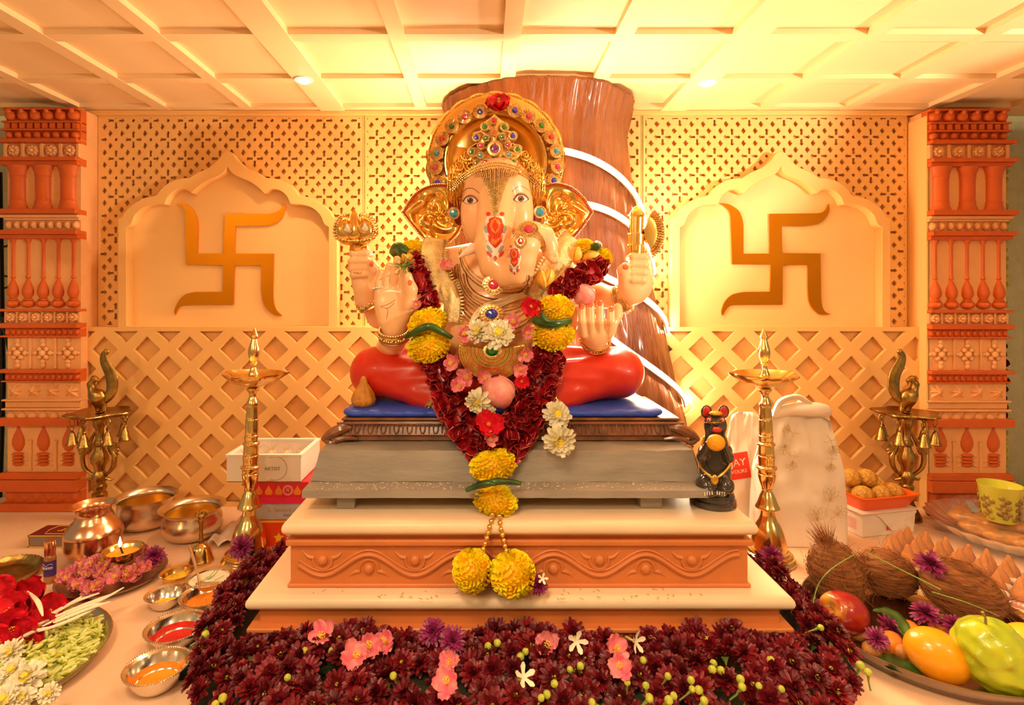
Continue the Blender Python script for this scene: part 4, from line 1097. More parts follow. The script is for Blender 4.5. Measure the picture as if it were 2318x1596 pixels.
# zigzag gold brocade scarf down each shoulder
ZARI = mat('gold_brocade', (.90, .64, .28), .4, .2, var=.25, vscale=60, bump=.8, bscale=220)
def scarf(L, w, s, name='gold_scarf'):
    c = crv([P(*p) for p in L], 8); n = len(c); rows = []
    for i, p in enumerate(c):
        d = (c[min(i+1, n-1)]-c[max(i-1, 0)]).normalized(); side = d.cross(Vector((0, -1, 0))).normalized()*s
        row = []
        for j in range(9):
            u = j/8; row.append(p+side*(w*(u-.5))+Vector((0, -.004*math.sin(u*PI*3+i*.3)-.010*math.sin(u*PI), 0)))
        rows.append(row)
    mb = MB().grid(rows); edge = [r[-1] for r in rows]
    for e in range(len(edge)-1):
        a, b = edge[e], edge[e+1]; m_ = (a+b)/2+(edge[e]-rows[e][0]).normalized()*.010+Vector((0, -.004, 0))
        mb.add([a, b, m_], [(0, 1, 2)])
    o = mb.build(name, ZARI, ID, world=IW, angle=180); o.modifiers.new('s', 'SOLIDIFY').thickness = .0012; return o
scarf([(985, 540, 1.11), (978, 580, 1.075), (992, 630, 1.06), (1010, 680, 1.06)], .042, -1); scarf([(1010, 640, 1.055), (1022, 680, 1.05), (1020, 730, 1.06)], .03, -1)
scarf([(1300, 540, 1.12), (1270, 580, 1.08), (1240, 630, 1.06), (1215, 680, 1.055)], .05, 1); scarf([(1283, 600, 1.09), (1262, 640, 1.06), (1240, 680, 1.05)], .03, 1)
# zari hems on the dhoti
def hem(pts, w, name='zari_hem'):
    c = on(pts, SD2, .002, 6, 1.03); rows = []
    for i, p in enumerate(c):
        d = (c[min(i+1, len(c)-1)]-c[max(i-1, 0)]).normalized(); sd_ = d.cross(Vector((0, -1, .2))).normalized(); rows.append([p+sd_*w*(u-.5)+Vector((0, -.002*math.sin(u*PI), 0)) for u in (0, .25, .5, .75, 1)])
    mb = MB().grid(rows)
    for k in (0, 4): beads(mb, [r[k] for r in rows], .0022, 5, 3)
    beads(mb, [r[2]+Vector((0, -.001, 0)) for r in rows], .003, 5, 3)
    return mb.build(name, GOLDB, ID, world=IW)
hem([(993, 893), (978, 912), (966, 930)], .013); hem([(1247, 893), (1262, 912), (1275, 922)], .012)
# trident head and axe held in the back hands
def held():
    c = P(804, 515, 1.085)
    mb = MB(); mb.tube([P(818, 585, 1.085), P(812, 560, 1.082)], [.011, .020], 12)
    mb.tube([P(812, 560, 1.082), P(806, 545, 1.08)], [.020, .012], 12)
    for dx, tip, wd in ((-26, 492, 15), (24, 488, 13), (-2, 470, 15)):
        b = [P(806+dx*.3, 548, 1.078), P(806+dx*.95, 535, 1.072), P(806+dx*1.1, 512, 1.068), P(804+dx*.55, tip, 1.072)]
        mb.tube(crv(b, 5), [rpx(r, 1.07) for r in [8+wd*math.sin(PI*min(1, i/13))*.75 if i < 14 else 2 for i in range(16)]], 12)
    o = mb.build('lotus_trident', GOLD, ID, world=IW)
    b1 = MB()
    for dx, tip in ((-30, 490), (30, 488)):
        lp = crv([P(800+dx*.1, 546, 1.06), P(803+dx*1.35, 540, 1.062), P(805+dx*1.6, 515, 1.06), P(804+dx*1.2, 492, 1.06), P(803+dx*.5, 484, 1.06)], 8)
        beads(b1, [p-IW for p in lp], .0032, 6, 4); beads(b1, [p-IW+Vector((-dx*.00018, -.002, 0)) for p in lp], .0022, 6, 4)
    b1.build('bead_edge', GOLDB, o)
    for x, y in ((786, 518), (826, 516)): medallion('trident_gem', P(x, y, 1.052), Vector((0, -1, 0)), .0075, .011, 'clear', tear=True, spikes=False)
held()
mb = MB(); mb.lathe([(.012, -.035), (.013, 0), (.014, .03), (.0165, .032), (.0165, .052), (.0135, .054), (.0135, .085), (.0165, .088), (.0150, .094), (.006, .104), (.0005, .108)], 18, M3(*frame((.02, -.03, 1), (0, 1, 0)), P(1438, 590, 1.09)))
ax_ = mb.build('axe_handle', GOLD, ID, world=IW)
mb = MB(); rows = []
for i in range(13):
    a = R(-58)+R(116)*i/12; rows.append([P(1452, 528, 1.083)+Vector((r*math.cos(a), dy, r*math.sin(a)*1.25)) for r, dy in ((.004, -.006), (.022, -.007), (.036, -.004), (.042, 0), (.036, .004), (.022, .007), (.004, .006))])
bl = mb.grid(rows, closed=True).add(rows[0], [tuple(range(7))]).add(rows[-1], [tuple(range(7))[::-1]]).build('axe_blade', GOLD, ID, world=IW)
mb = MB()
for rr in (.033, .038, .043):
    beads(mb, [P(1452, 528, 1.083)+Vector((rr*math.cos(a), -.006+(.004 if rr > .04 else 0), rr*math.sin(a)*1.25))-IW for a in [R(-60)+R(120)*i/30 for i in range(31)]], .0026, 6, 4)
mb.build('axe_bead_edge', GOLDB, ID)
mb = MB()
for dx in (-3, 1, 5): beads(mb, [P(1436+dx, y, 1.076)-IW for y in range(565, 470, -5)], .0012, 5, 3)
mb.build('handle_beads', GOLDB, ID)
# silver flower brooch on the cheek side
# ------------------------------------------------------------------ flowers: shared meshes
def fm(name, col, **k): return mat(name, col, k.pop('rough', .5), sss=0, **k)
CRIM = fm('crimson_petal', (.36, .006, .012), rough=.32, var=.45, vscale=60, coat=.15)
PALE = fm('petal_rim_highlight', (.60, .12, .11), rough=.35)  # pale colour painted in place of highlights along the petal rims
YEL = fm('marigold_yellow', (1.0, .80, .004), rough=.6, var=.10, vscale=45)
YELO = fm('marigold_centre', (1.0, .56, .0), rough=.6)
LEAF = fm('dark_green_leaf', (.035, .095, .012), rough=.32, var=.5, vscale=30, bump=.2, bscale=60, coat=.3)
MAR = fm('maroon_petal', (.17, .003, .008), rough=.45, var=.5, vscale=120, coat=.05, object_var=.35)
MARB = fm('maroon_petal_back', (.36, .03, .04), rough=.5, object_var=.2)
MAG = fm('magenta_petal', (.30, .02, .11), rough=.4, var=.35, vscale=150, coat=.1)
CENT = fm('mum_yellow_centre', (.75, .50, .05), rough=.7, bump=.6, bscale=900)
DCEN = fm('mum_dark_centre', (.06, .004, .006), rough=.7, bump=.6, bscale=900)
BUDY = fm('yellow_green_bud', (.62, .60, .06), rough=.45, bump=.4, bscale=700, col2=(.35, .42, .05), vscale=200)
STEM = fm('green_stem', (.22, .34, .06), rough=.5)
PINK = fm('pink_petal', (.80, .11, .19), rough=.45, col2=(.88, .36, .36), vscale=70)
HIB = fm('hibiscus_red', (.78, .012, .03), rough=.4, var=.35, vscale=60, bump=.25, bscale=150)
WHP = fm('white_petal', (.86, .78, .55), rough=.5, var=.06, vscale=40)
LYEL = fm('lemon_yellow', (.92, .68, .03), rough=.55, bump=.4, bscale=600)
LOT = fm('lotus_pink', (.86, .40, .33), rough=.45, col2=(.80, .22, .22), vscale=50)
def petal_grid(L, w, cup, curl, n=4, m=3, tipw=.15, twist=0.0):
    """petal along +X, face +Z; rows along length"""
    rows = []
    for i in range(n+1):
        t = i/n; ww = w*(.45+.62*t if t < .7 else 1.0 if t < .999 else tipw*2.6)
        x = L*t; z = curl*L*t*t; row = []
        for j in range(m):
            u = j/(m-1)*2-1; row.append(Vector((x, ww*u*math.cos(twist*t), z+cup*w*u*u*(1-.3*t)+ww*u*math.sin(twist*t))))
        rows.append(row)
    return rows
def mum_mesh(seed, mats, R0=.0185, layers=((16, .0, 1.0), (15, .35, .88), (12, .75, .66), (9, 1.15, .42)), w=.0028, cr=.22, cup=.5):
    r = random.Random(seed); mb = MB()
    for n, el, sc in layers:
        for k in range(n):
            a = 2*PI*(k+r.random()*.5)/n; e = el+r.uniform(-.16, .16); L = R0*sc*r.uniform(.9, 1.12)
            g = petal_grid(L, w*r.uniform(.85, 1.15), cup, r.uniform(-.25, .2), 4, 3, .20)
            T = Matrix.Rotation(a, 4, 'Z') @ Matrix.Rotation(-e, 4, 'Y') @ Matrix.Rotation(r.uniform(-.3, .3), 4, 'X')
            mb.mat(0 if el > .1 or len(mats) < 3 else 0); mb.grid(g, T=Matrix.Translation((0, 0, .002+.002*el)) @ T)
    mb.mat(1); mb.ell((0, 0, .0055 if cr < .3 else .009), (R0*cr, R0*cr, R0*.24), 12, 6)
    mb.mat(2 if len(mats) > 2 else 0); mb.lathe([(.0005, -.010), (.002, -.006), (.0045, -.002), (.006, .001)], 8)
    o = mb.build('mum', mats, None, angle=180); me = o.data; bpy.data.objects.remove(o); return me
MUMS = [mum_mesh(i, [MAR, CENT if i % 3 == 0 else DCEN, STEM], cr=(.20 if i % 3 == 0 else .15), w=.0030) for i in range(6)]
MAGM = [mum_mesh(20+i, [MAG, DCEN, STEM], R0=.021, w=.0026, layers=((20, -.1, 1.0), (19, .3, .92), (17, .7, .75), (12, 1.1, .5), (8, 1.4, .3))) for i in range(3)]
WMUM = [mum_mesh(40+i, [WHP, LYEL, STEM], R0=.022, w=.0042, cr=.36, cup=.8, layers=((15, -.35, .95), (15, -.05, 1.0), (13, .3, .92), (11, .65, .78), (9, 1.0, .6))) for i in range(3)]
def marigold_mesh(seed, sx=1, sz=1):
    r = random.Random(seed); mb = MB(); N = 230
    for i in range(N):
        z = 1-2*(i+.5)/N; a = i*2.399963; q = math.sqrt(1-z*z); d = Vector((q*math.cos(a), q*math.sin(a), z))
        x, y, dd = frame(d); w = r.uniform(.13, .2); pts = []
        s0 = .72; rows = []
        for k, (rad, ww) in enumerate(((s0, w*.4), (.9, w*.9), (1.0+r.uniform(-.05, .07), w*1.15))):
            row = []
            for j in range(4):
                u = j/3*2-1; row.append(d*(rad-.05*u*u*k/2+r.uniform(-.03, .03)*(k == 2))+(x*math.cos(a)+y*math.sin(a))*ww*u+(x*-math.sin(a)+y*math.cos(a))*(.10*math.sin(u*4+i)*k/2))
            rows.append(row)
        mb.mat(0 if r.random() < .8 else 1); mb.grid(rows)
    mb.mat(1).ell((0, 0, 0), .8, 16, 10)
    o = mb.build('marigold', [YEL, YELO], None, angle=180); me = o.data; bpy.data.objects.remove(o); return me
MGD = [marigold_mesh(i) for i in range(3)]
def put(name, me, loc, s=1.0, nrm=(0, 0, 1), spin=None, parent=None, sc=None):
    o = link(name, me, parent); x, y, d = frame(nrm)
    m = M3(x, y, d) @ Matrix.Rotation(random.random()*6.28 if spin is None else spin, 4, 'Z')
    o.rotation_euler = m.to_euler(); o.location = Vector(loc)-(Vector(parent.location) if parent else Vector()); o.scale = sc or (s, s, s); return o
# ------------------------------------------------------------------ garland
GW0 = P(1117, 1000, 1.0)
GA = thing('flower_garland', 'long garland of dark red petals and yellow marigolds hanging from the idol', 'garland', GW0)
def curl_petal(seed):
    r = random.Random(seed); mb = MB(); rows = []
    L, w = .023, .0128
    for i in range(7):
        t = i/6; row = []; ww = w*(.35+.75*math.sin(PI*min(1, t*.62+.08)))
        for j in range(7):
            u = j/6*2-1; row.append(Vector((ww*u*(1-.30*t), .0075*u*u*(1+.5*t)+.0022*math.sin(u*5+seed*2)*t-.004*t, L*t-.0035*u*u*t)))
        rows.append(row)
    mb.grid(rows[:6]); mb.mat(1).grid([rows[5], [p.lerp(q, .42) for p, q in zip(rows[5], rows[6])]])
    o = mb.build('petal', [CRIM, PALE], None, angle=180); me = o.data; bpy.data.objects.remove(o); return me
CPT = [curl_petal(i) for i in range(4)]
strandA = [(925, 585, 1.075, 26), (950, 625, 1.06, 27), (972, 680, 1.045, 25), (968, 700, 1.04, 20)]
strandA2 = [(980, 800, 1.025, 33), (1000, 850, 1.015, 37), (1022, 905, 1.0, 40), (1055, 965, .975, 44), (1100, 1015, .945, 44)]
strandB = [(1362, 600, 1.09, 25), (1325, 622, 1.06, 30), (1290, 645, 1.045, 28), (1262, 665, 1.035, 20)]
strandB2 = [(1246, 795, 1.025, 36), (1225, 850, 1.015, 42), (1202, 905, 1.0, 44), (1178, 965, .975, 46), (1135, 1015, .945, 46)]
strandC = [(1060, 975, .965, 40), (1115, 995, .95, 44), (1172, 975, .962, 40)]
cand = []
rg = random.Random(11)
for st, den in ((strandA, 1), (strandA2, 1), (strandB, 1), (strandB2, 1), (strandC, .8)):
    c = crv([Vector(P(a, b, Y)) for a, b, Y, r in st], 12); rr = []
    for i in range(len(c)):
        t = i/(len(c)-1)*(len(st)-1); k = min(int(t), len(st)-2); rr.append(rpx(st[k][3]+(st[k+1][3]-st[k][3])*(t-k), st[k][2]))
    Lt = sum((b-a).length for a, b in zip(c[:-1], c[1:])); n = int(Lt/.021*den*27*sum(rr)/len(rr)/.034)
    for i in range(n):
        t = (i+rg.random())/n*(len(c)-1); k = min(int(t), len(c)-2); p = c[k].lerp(c[k+1], t-k); r = rr[k]+(rr[k+1]-rr[k])*(t-k); d = (c[k+1]-c[k]).normalized()
        x, y, _ = frame(d); a = rg.uniform(0, 2*PI); o = x*math.cos(a)+y*math.sin(a)
        if o.y > .55 and rg.random() < .75: continue
        nn = (o+d*rg.uniform(-.1, .7)+Vector((rg.gauss(0, .2), rg.gauss(0, .2), rg.gauss(0, .2)-.1))).normalized()
        cand.append((o.y, p+o*(r-.016), nn, rg.random()*6.28, rg.randrange(4), rg.uniform(.75, 1.05)))
cand.sort(key=lambda q: q[0])
rest = MB()
for i, (oy, p, nn, sp, v, s) in enumerate(cand):
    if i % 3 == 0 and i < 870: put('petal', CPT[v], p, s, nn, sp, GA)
    else:
        x, y, d = frame(nn); T = Matrix.Translation(p-GW0) @ M3(x, y, d) @ Matrix.Rotation(sp, 4, 'Z') @ Matrix.Scale(s, 4)
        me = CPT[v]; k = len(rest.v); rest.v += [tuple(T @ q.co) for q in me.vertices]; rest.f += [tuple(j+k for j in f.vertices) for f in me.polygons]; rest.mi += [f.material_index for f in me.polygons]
core = MB()
for st in (strandA, strandA2, strandB, strandB2, strandC): core.tube([P(a, b, Y)-GW0 for a, b, Y, r in st], [rpx(r*.55, Y) for a, b, Y, r in st], 10)
core.build('petal_core', CRIM, GA)['kind'] = 'stuff'
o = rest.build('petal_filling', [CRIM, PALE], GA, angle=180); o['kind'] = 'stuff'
for x, y, Y, rx, rz in ((936, 562, 1.10, 30, 17), (915, 585, 1.085, 24, 17), (968, 732, 1.025, 50, 34), (972, 786, 1.005, 50, 34), (1322, 566, 1.115, 32, 24), (1362, 588, 1.12, 24, 28), (1256, 703, 1.02, 44, 35), (1252, 757, 1.0, 49, 37), (1117, 1054, .925, 53, 37), (1120, 1131, .905, 52, 36)):
    put('marigold', MGD[rg.randrange(3)], P(x, y, Y), 1, (0, -.55, 1), None, GA, (rpx(rx, Y), rpx(min(rx, 38), Y), rpx(rz, Y)))
for x, y, r in ((1069, 1291, 46), (1160, 1299, 51)): put('marigold_ball', MGD[x % 3], P(x, y, .848), 1, (0, -.5, 1), None, GA, (rpx(r, .848),)*3)
# gold beads of the tassel
_t = MB().ell((0, 0, 0), .0042, 14, 10).build('bead', GOLD, None); BD = _t.data; bpy.data.objects.remove(_t)
for q in ([(1114, 1165), (1112, 1180), (1108, 1193), (1105, 1206), (1102, 1218), (1098, 1231), (1094, 1243), (1090, 1255), (1086, 1266)], [(1130, 1168), (1132, 1184), (1134, 1198), (1137, 1211), (1140, 1224), (1143, 1236), (1146, 1247), (1149, 1258), (1151, 1268)]):
    for i, (x, y) in enumerate(q): link('bead', BD, GA, P(x, y, .872-.003*i)-GW0)
# folded leaves between the marigolds
def fold_leaf(pts, w, name='folded_leaf', parent=GA, W=None, fold=.006, m=LEAF):
    W = GW0 if W is None else W
    c = crv([P(*p) for p in pts], 8); n = len(c); rows = []
    for i, p in enumerate(c):
        d = (c[min(i+1, n-1)]-c[max(i-1, 0)]).normalized(); s = d.cross(Vector((0, -1, 0))).normalized(); ww = w*(.35+.65*math.sin(PI*(.08+.84*i/(n-1))))
        rows.append([p+s*ww*math.cos(a)+Vector((0, -fold*math.sin(a)*2.2, 0))-W for a in [R(-30)+R(170)*j/8 for j in range(9)]])
    o = MB().grid(rows).build(name, m, parent, angle=180); o.modifiers.new('s', 'SOLIDIFY').thickness = .0008; return o
fold_leaf([(1056, 1106, .885), (1085, 1095, .875), (1130, 1086, .872), (1178, 1090, .885)], .0068); fold_leaf([(1062, 1103, .882), (1100, 1090, .868), (1120, 1092, .868)], .005)
fold_leaf([(919, 763, 1.0), (945, 748, .985), (972, 738, .98), (1000, 750, .985), (1024, 764, 1.0)], .0075); fold_leaf([(1205, 720, 1.0), (1222, 728, .985), (1256, 732, .975), (1292, 724, 1.0)], .0095)
fold_leaf([(1226, 706, .98), (1234, 724, .975), (1252, 728, .972)], .006); fold_leaf([(888, 578, 1.09), (902, 562, 1.07), (925, 572, 1.06)], .014); fold_leaf([(1335, 560, 1.1), (1350, 556, 1.08), (1352, 548, 1.09)], .01)
# ------------------------------------------------------------------ blossoms resting on the idol
def lone(name, me, loc, s, nrm, label, cat='flower', group=None, spin=None):
    o = put(name, me, loc, s, nrm, spin); return tag(o, label, cat, group)
lone('chrysanthemum', WMUM[0], P(1128, 757, .985), 1.30, (0, -1, .5), 'large white chrysanthemum with yellow centre on the belly of the idol')
lone('chrysanthemum', WMUM[1], P(1082, 752, 1.0), 1.0, (-.3, -1, .6), 'smaller white chrysanthemum left of the large one on the belly')
lone('chrysanthemum', WMUM[2], P(1083, 908, .952), 1.05, (-.2, -1, -.4), 'upturned white chrysanthemum inside the loop of the garland')
lone('chrysanthemum', WMUM[0], P(1260, 938, .955), 1.1, (.1, -1, .3), 'white chrysanthemum with yellow centre beside the right strand of the garland')
lone('chrysanthemum', WMUM[1], P(1264, 995, .925), 1.25, (.1, -1, -.2), 'lowest white chrysanthemum, hanging right of the garland over the grey stand')
lone('chrysanthemum', WMUM[1], P(1100, 930, .955), .8, (-.2, -1, -.1), 'cream chrysanthemum half hidden below the lotus bud in the garland loop')
# hibiscus / oleander / lotus builders
def bloom_mesh(seed, m, n=5, R0=.032, w=.016, el=.5, ruff=.004, m2=None, cup=.3):
    r = random.Random(seed); mb = MB()
    for k in range(n):
        g = []
        for i in range(7):
            t = i/6; ww = w*math.sin(PI*(.1+.72*t))**.7; row = []
            for j in range(7):
                u = j/6*2-1; row.append(Vector((R0*t*(1-.08*u*u), ww*u, cup*R0*t*t+ruff*t*math.sin(u*6+k*2+t*3)+.25*w*u*u*(1-t))))
            g.append(row)
        mb.grid(g, T=Matrix.Rotation(2*PI*k/n+r.uniform(-.15, .15), 4, 'Z') @ Matrix.Rotation(-el+r.uniform(-.2, .2), 4, 'Y'))
    mb.mat(1).tube([(0, 0, 0), (0, .001, R0*.45), (0, .003, R0*.85)], [.0015, .001, .0008], 6)
    for i in range(14):
        a = i*2.4; mb.ell((.003*math.cos(a), .002+.003*math.sin(a), R0*(.5+.35*i/14)), .0009, 5, 3)
    o = mb.build('bloom', [m, m2 or LYEL], None, angle=180); me = o.data; bpy.data.objects.remove(o); return me
HIBM = [bloom_mesh(i, HIB, R0=.036, w=.021, el=.55) for i in range(3)]
OLE = [bloom_mesh(10+i, PINK, R0=.020, w=.0072, el=.55, ruff=.002) for i in range(3)]
lone('hibiscus', HIBM[0], P(1130, 252, 1.125), .95, (-.1, -.8, .9), 'red hibiscus tucked into the top of the gold crown')
lone('hibiscus', HIBM[1], P(1108, 965, .93), .85, (0, -1, .5), 'red hibiscus with orange stamens at the bottom of the garland loop')
lone('hibiscus', HIBM[2], P(1208, 700, 1.02), .70, (-.4, -1, .3), 'small crumpled red hibiscus on the chest left of the right marigolds')
lone('hibiscus', HIBM[0], P(1186, 868, .975), .50, (-.4, -1, .4), 'small red flower resting inside the right strand of the garland')
OL = [(1165, 735, 1.0, 1.15, 'pink oleander on the belly right of the large white chrysanthemum'), (1190, 752, 1.0, .9, 'smaller pink oleander just above the right crescent tip of the belly plate'), (1046, 762, 1.0, 1.1, 'pink oleander beside the lower left marigold of the garland'), (948, 695, 1.02, .75, 'pink oleander above the left upper marigold next to the raised palm'), (1030, 820, 1.0, 1.1, 'pink oleander inside the left strand level with the belly plate'),
      (1060, 850, .985, 1.2, 'large pink oleander below the left end of the crescent belly plate'), (1190, 800, .99, 1.0, 'pale pink oleander at the right end of the crescent belly plate'), (1090, 852, .98, 1.0, 'pink oleander just under the middle of the crescent belly plate'), (1035, 870, .98, 1.0, 'deep pink oleander left of the lotus bud'), (1105, 992, .92, .95, 'pink petal flower hanging under the red hibiscus of the garland'), (1012, 605, 1.06, .9, 'pink oleander against the neck left of the necklaces'), (1176, 838, .98, .95, 'dark pink oleander right of the lotus bud')]
for i, (x, y, Y, s, lb) in enumerate(OL): lone('oleander', OLE[i % 3], P(x, y, Y), s, (rg.uniform(-.5, .5), -1, rg.uniform(-.2, .6)), lb)
def bud(name, c, ax, L, r, m, label, n=6, cat='bud'):
    t = thing(name, label, cat, c); x, y, d = frame(ax); T0 = M3(x, y, d)
    for k in range(n):
        a = 2*PI*k/n; g = []
        for i in range(7):
            q = i/6; rr = r*math.sin(PI*(.06+.88*q))**.85; g.append([Vector((rr*math.cos(a+u*1.35)*(1+.04*k % 2), rr*math.sin(a+u*1.35), L*(q-.5)+.001*abs(u))) for u in [j/4*1.0-.5 for j in range(5)]])
        MB().grid([[T0 @ v for v in row] for row in g]).build('petal', m, t, angle=180)
    MB().ell((0, 0, 0), (r*.9, r*.9, L*.46), 12, 8, T0).build('core', m, t)
    return t
bud('lotus_bud', P(1130, 887, .965), (-.25, -.35, 1), .062, .029, LOT, 'large pale pink lotus bud inside the loop of the garland')
bud('lotus_bud', P(1322, 668, 1.05), (-.55, -.5, .9), .050, .022, LOT, 'pale pink lotus bud resting on the cupped right hand of the idol')
CHMP = fm('champak_yellow', (.92, .50, .06), rough=.4)
for x, y, Y, ax, lb in ((1241, 628, 1.03, (.3, -.3, 1), 'yellow champak bud hanging beside the curled trunk'), (1338, 580, 1.085, (.9, -.3, .3), 'yellow champak bud on the right shoulder below the marigold'), (925, 585, 1.06, (-.5, -.3, .6), 'yellow champak bud above the raised palm'), (1228, 632, 1.03, (-.3, -.3, 1), 'second champak bud, left of its twin by the curled trunk'), (1305, 577, 1.085, (.1, -.3, 1), 'narrow champak bud left of the plump one on the right shoulder')):
    bud('champak_bud', P(x, y, Y), ax, .034, .0115, CHMP, lb, 4)
# sprig of grass over the raised fingers
mb = MB()
for i in range(26):
    a = rg.uniform(0, 2*PI); b = P(917, 605, 1.015); e = b+Vector((.022*math.cos(a), rg.uniform(-.012, .0), .02*math.sin(a)+.003)); mb.tube([b, b.lerp(e, .5)+Vector((0, -.003, .002)), e], [.0009, .0007, .0002], 4)
tag(mb.build('durva_grass', fm('grass_green', (.14, .20, .03))), 'small tuft of green grass between the raised fingers and the garland', 'grass', kind='stuff')
# sweet dumpling on the cushion
SWT = mat('jaggery_sweet', (.62, .25, .025), .4, var=.2, vscale=60, bump=.6, bscale=260, sss=0)
c = P(823, 893, 1.045); c.z = .349
dm = thing('modak_sweet', 'ribbed golden brown modak sweet standing at the left end of the blue cushion', 'sweet', c)
MB().lathe([(.012, 0), (.020, .004), (.0225, .014), (.019, .026), (.012, .037), (.0075, .044), (.0065, .050), (.004, .056), (.0005, .058)], 40, wob=lambda a, i: 1+(.10*abs(math.cos(a*4.5)) if i < 6 else .04)-.05).build('ribbed_body', SWT, dm, angle=180)
# purple flower on lower slab at the tassel
lone('chrysanthemum', MAGM[0], P(1218, 1325, .852), .75, (.3, -.6, .4), 'small wilted purple chrysanthemum beside the right marigold ball on the cream slab')
def jasmine(name, c, nrm, s, label, tube_dir=None, group=None):
    x, y, d = frame(nrm); T = M3(x, y, d, (0, 0, 0)); mb = MB()
    for k in range(5):
        mb.grid(petal_grid(.011*s, .0026*s, .2, .25, 4, 3, .15), T=T @ Matrix.Rotation(2*PI*k/5, 4, 'Z') @ Matrix.Rotation(-.15, 4, 'Y'))
    mb.mat(1).tube([(0, 0, 0), T @ Vector((.001, 0, -.006*s)), T @ Vector((.002, .001, -.012*s))], [.0012*s, .0011*s, .0014*s], 6)
    o = mb.build(name, [WHP, fm('jasmine_tube', (.62, .55, .12))], None, angle=180); o.location = c
    return tag(o, label, 'flower', group)
jasmine('jasmine_flower', P(1228, 1310, .838), (.1, -1, .5), .8, 'white star jasmine lying on the purple flower beside the marigold balls')
# ------------------------------------------------------------------ flower bed around the pedestal
fb = random.Random(21)
def zone():
    """bed outline in plan: front strip plus two side strips"""
    pts = []
    def scatter(x0, x1, y0, y1, step, zf, cnt):
        y = y0; r_ = 0
        while y < y1:
            x = x0+(step/2 if r_ % 2 else 0)
            while x < x1:
                px = x+fb.uniform(-.3, .3)*step; py = y+fb.uniform(-.3, .3)*step; pts.append((px, py, zf(px, py))); x += step
            y += step*.86; r_ += 1
    scatter(-.44, .56, .694, .850, .0285, lambda x, y: .034+.014*math.sin((y-.69)/.16*PI)+.008*math.sin(x*23)+fb.uniform(-.004, .006), 0)
    return pts
BEDG = 'maroon chrysanthemums of the bed around the pedestal'
BL = 'one of the dark maroon chrysanthemums heaped around the foot of the pedestal'
base = MB()
bed = []
for x, y, z in zone():
    q = (y-.694)/.156
    if x < -.375-.055*q or x > .477+.075*q: continue
    bed.append((x, y, z))
for i in range(420):      # left strip, then right strip, along the pedestal's sides
    y = .84+fb.random()*.28; bed.append((-.412-.018*min(1, (y-.84)/.15)+fb.uniform(-.026, .026), y, .034+.018*fb.random()))
for i in range(400):
    y = .84+fb.random()*.27; bed.append((.520+fb.uniform(-.024, .024)+.014*(y-.84)/.27, y, .034+.018*fb.random()))
bed.sort(key=lambda q: q[1]); sel = []
for b in bed:
    if all((b[0]-c[0])**2+(b[1]-c[1])**2 > .0185**2 for c in sel): sel.append(b)
bed = sel
for i, (x, y, z) in enumerate(bed):
    side = x < -.36 or x > .49
    nrm = (fb.gauss(0, .30)+(-.4 if x < -.37 else .4 if x > .49 else 0), fb.gauss(-.55, .35), fb.uniform(.6, 1))
    o = put('chrysanthemum', MUMS[fb.randrange(6)], (x, y, z), fb.uniform(.88, 1.18)*(.9 if side else 1.0), nrm); tag(o, BL, 'flower', BEDG)
print('bed flowers', len(bed))
# dark green mass of stems under the heads
mb = MB(); MOUND = mat('dark_foliage', (.015, .02, .008), .6, bump=1, bscale=60)
def mound(x0, x1, y0, y1, h):
    rows = []
    for i in range(25):
        r = []
        for j in range(9):
            u, v = i/24, j/8; e = min(1, 5*min(u, 1-u))**.5*min(1, 3.5*min(v, 1-v))**.5; r.append((x0+(x1-x0)*u, y0+(y1-y0)*v, .001+h*e))
        rows.append(r)
    mb.grid(rows)
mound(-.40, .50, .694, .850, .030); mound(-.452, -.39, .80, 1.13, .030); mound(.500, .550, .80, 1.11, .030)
tag(mb.build('bed_foliage', MOUND), 'dark stems and leaves under the maroon flower heads around the pedestal', 'foliage', kind='stuff')
# buds on stalks among the bed
BUDM = MB().ell((0, 0, 0), (.0048, .0048, .0045), 10, 6); BUDM.mat(1).tube([(0, 0, -.003), (.001, 0, -.014), (.004, .001, -.026)], [.0022, .0012, .0012], 6)
_t = BUDM.build('flower_bud', [BUDY, STEM], None); BUDM = _t.data; bpy.data.objects.remove(_t)
bp = [(722, 1455), (690, 1473), (752, 1473), (651, 1534), (504, 1580), (487, 1588), (465, 1430), (1105, 1463), (1126, 1456), (1178, 1487), (1190, 1475), (1255, 1548), (1290, 1516), (1314, 1508), (1401, 1455), (1456, 1495), (1462, 1552), (1470, 1580), (1420, 1545), (1512, 1531), (1525, 1575), (1514, 1585), (1564, 1540), (1567, 1560), (1582, 1562), (1594, 1586), (1601, 1448), (1615, 1502), (1612, 1516), (1632, 1518), (1676, 1538), (1680, 1555), (1769, 1560), (1718, 1553), (1225, 1580), (1238, 1572), (1858, 1415), (1948, 1500), (1965, 1515), (1745, 1495), (1340, 1590), (890, 1530)]
for x, y in bp:
    z = .062; p = G(x, y, z)
    if x < 500 or x > 1850: p.z = .058
    o = put('flower_bud', BUDM, p, fb.uniform(.9, 1.25), (fb.gauss(0, .5), fb.gauss(-.5, .3), 1)); tag(o, 'one of the small yellow green buds standing out of the maroon flower bed', 'bud', 'yellow green buds in the bed')
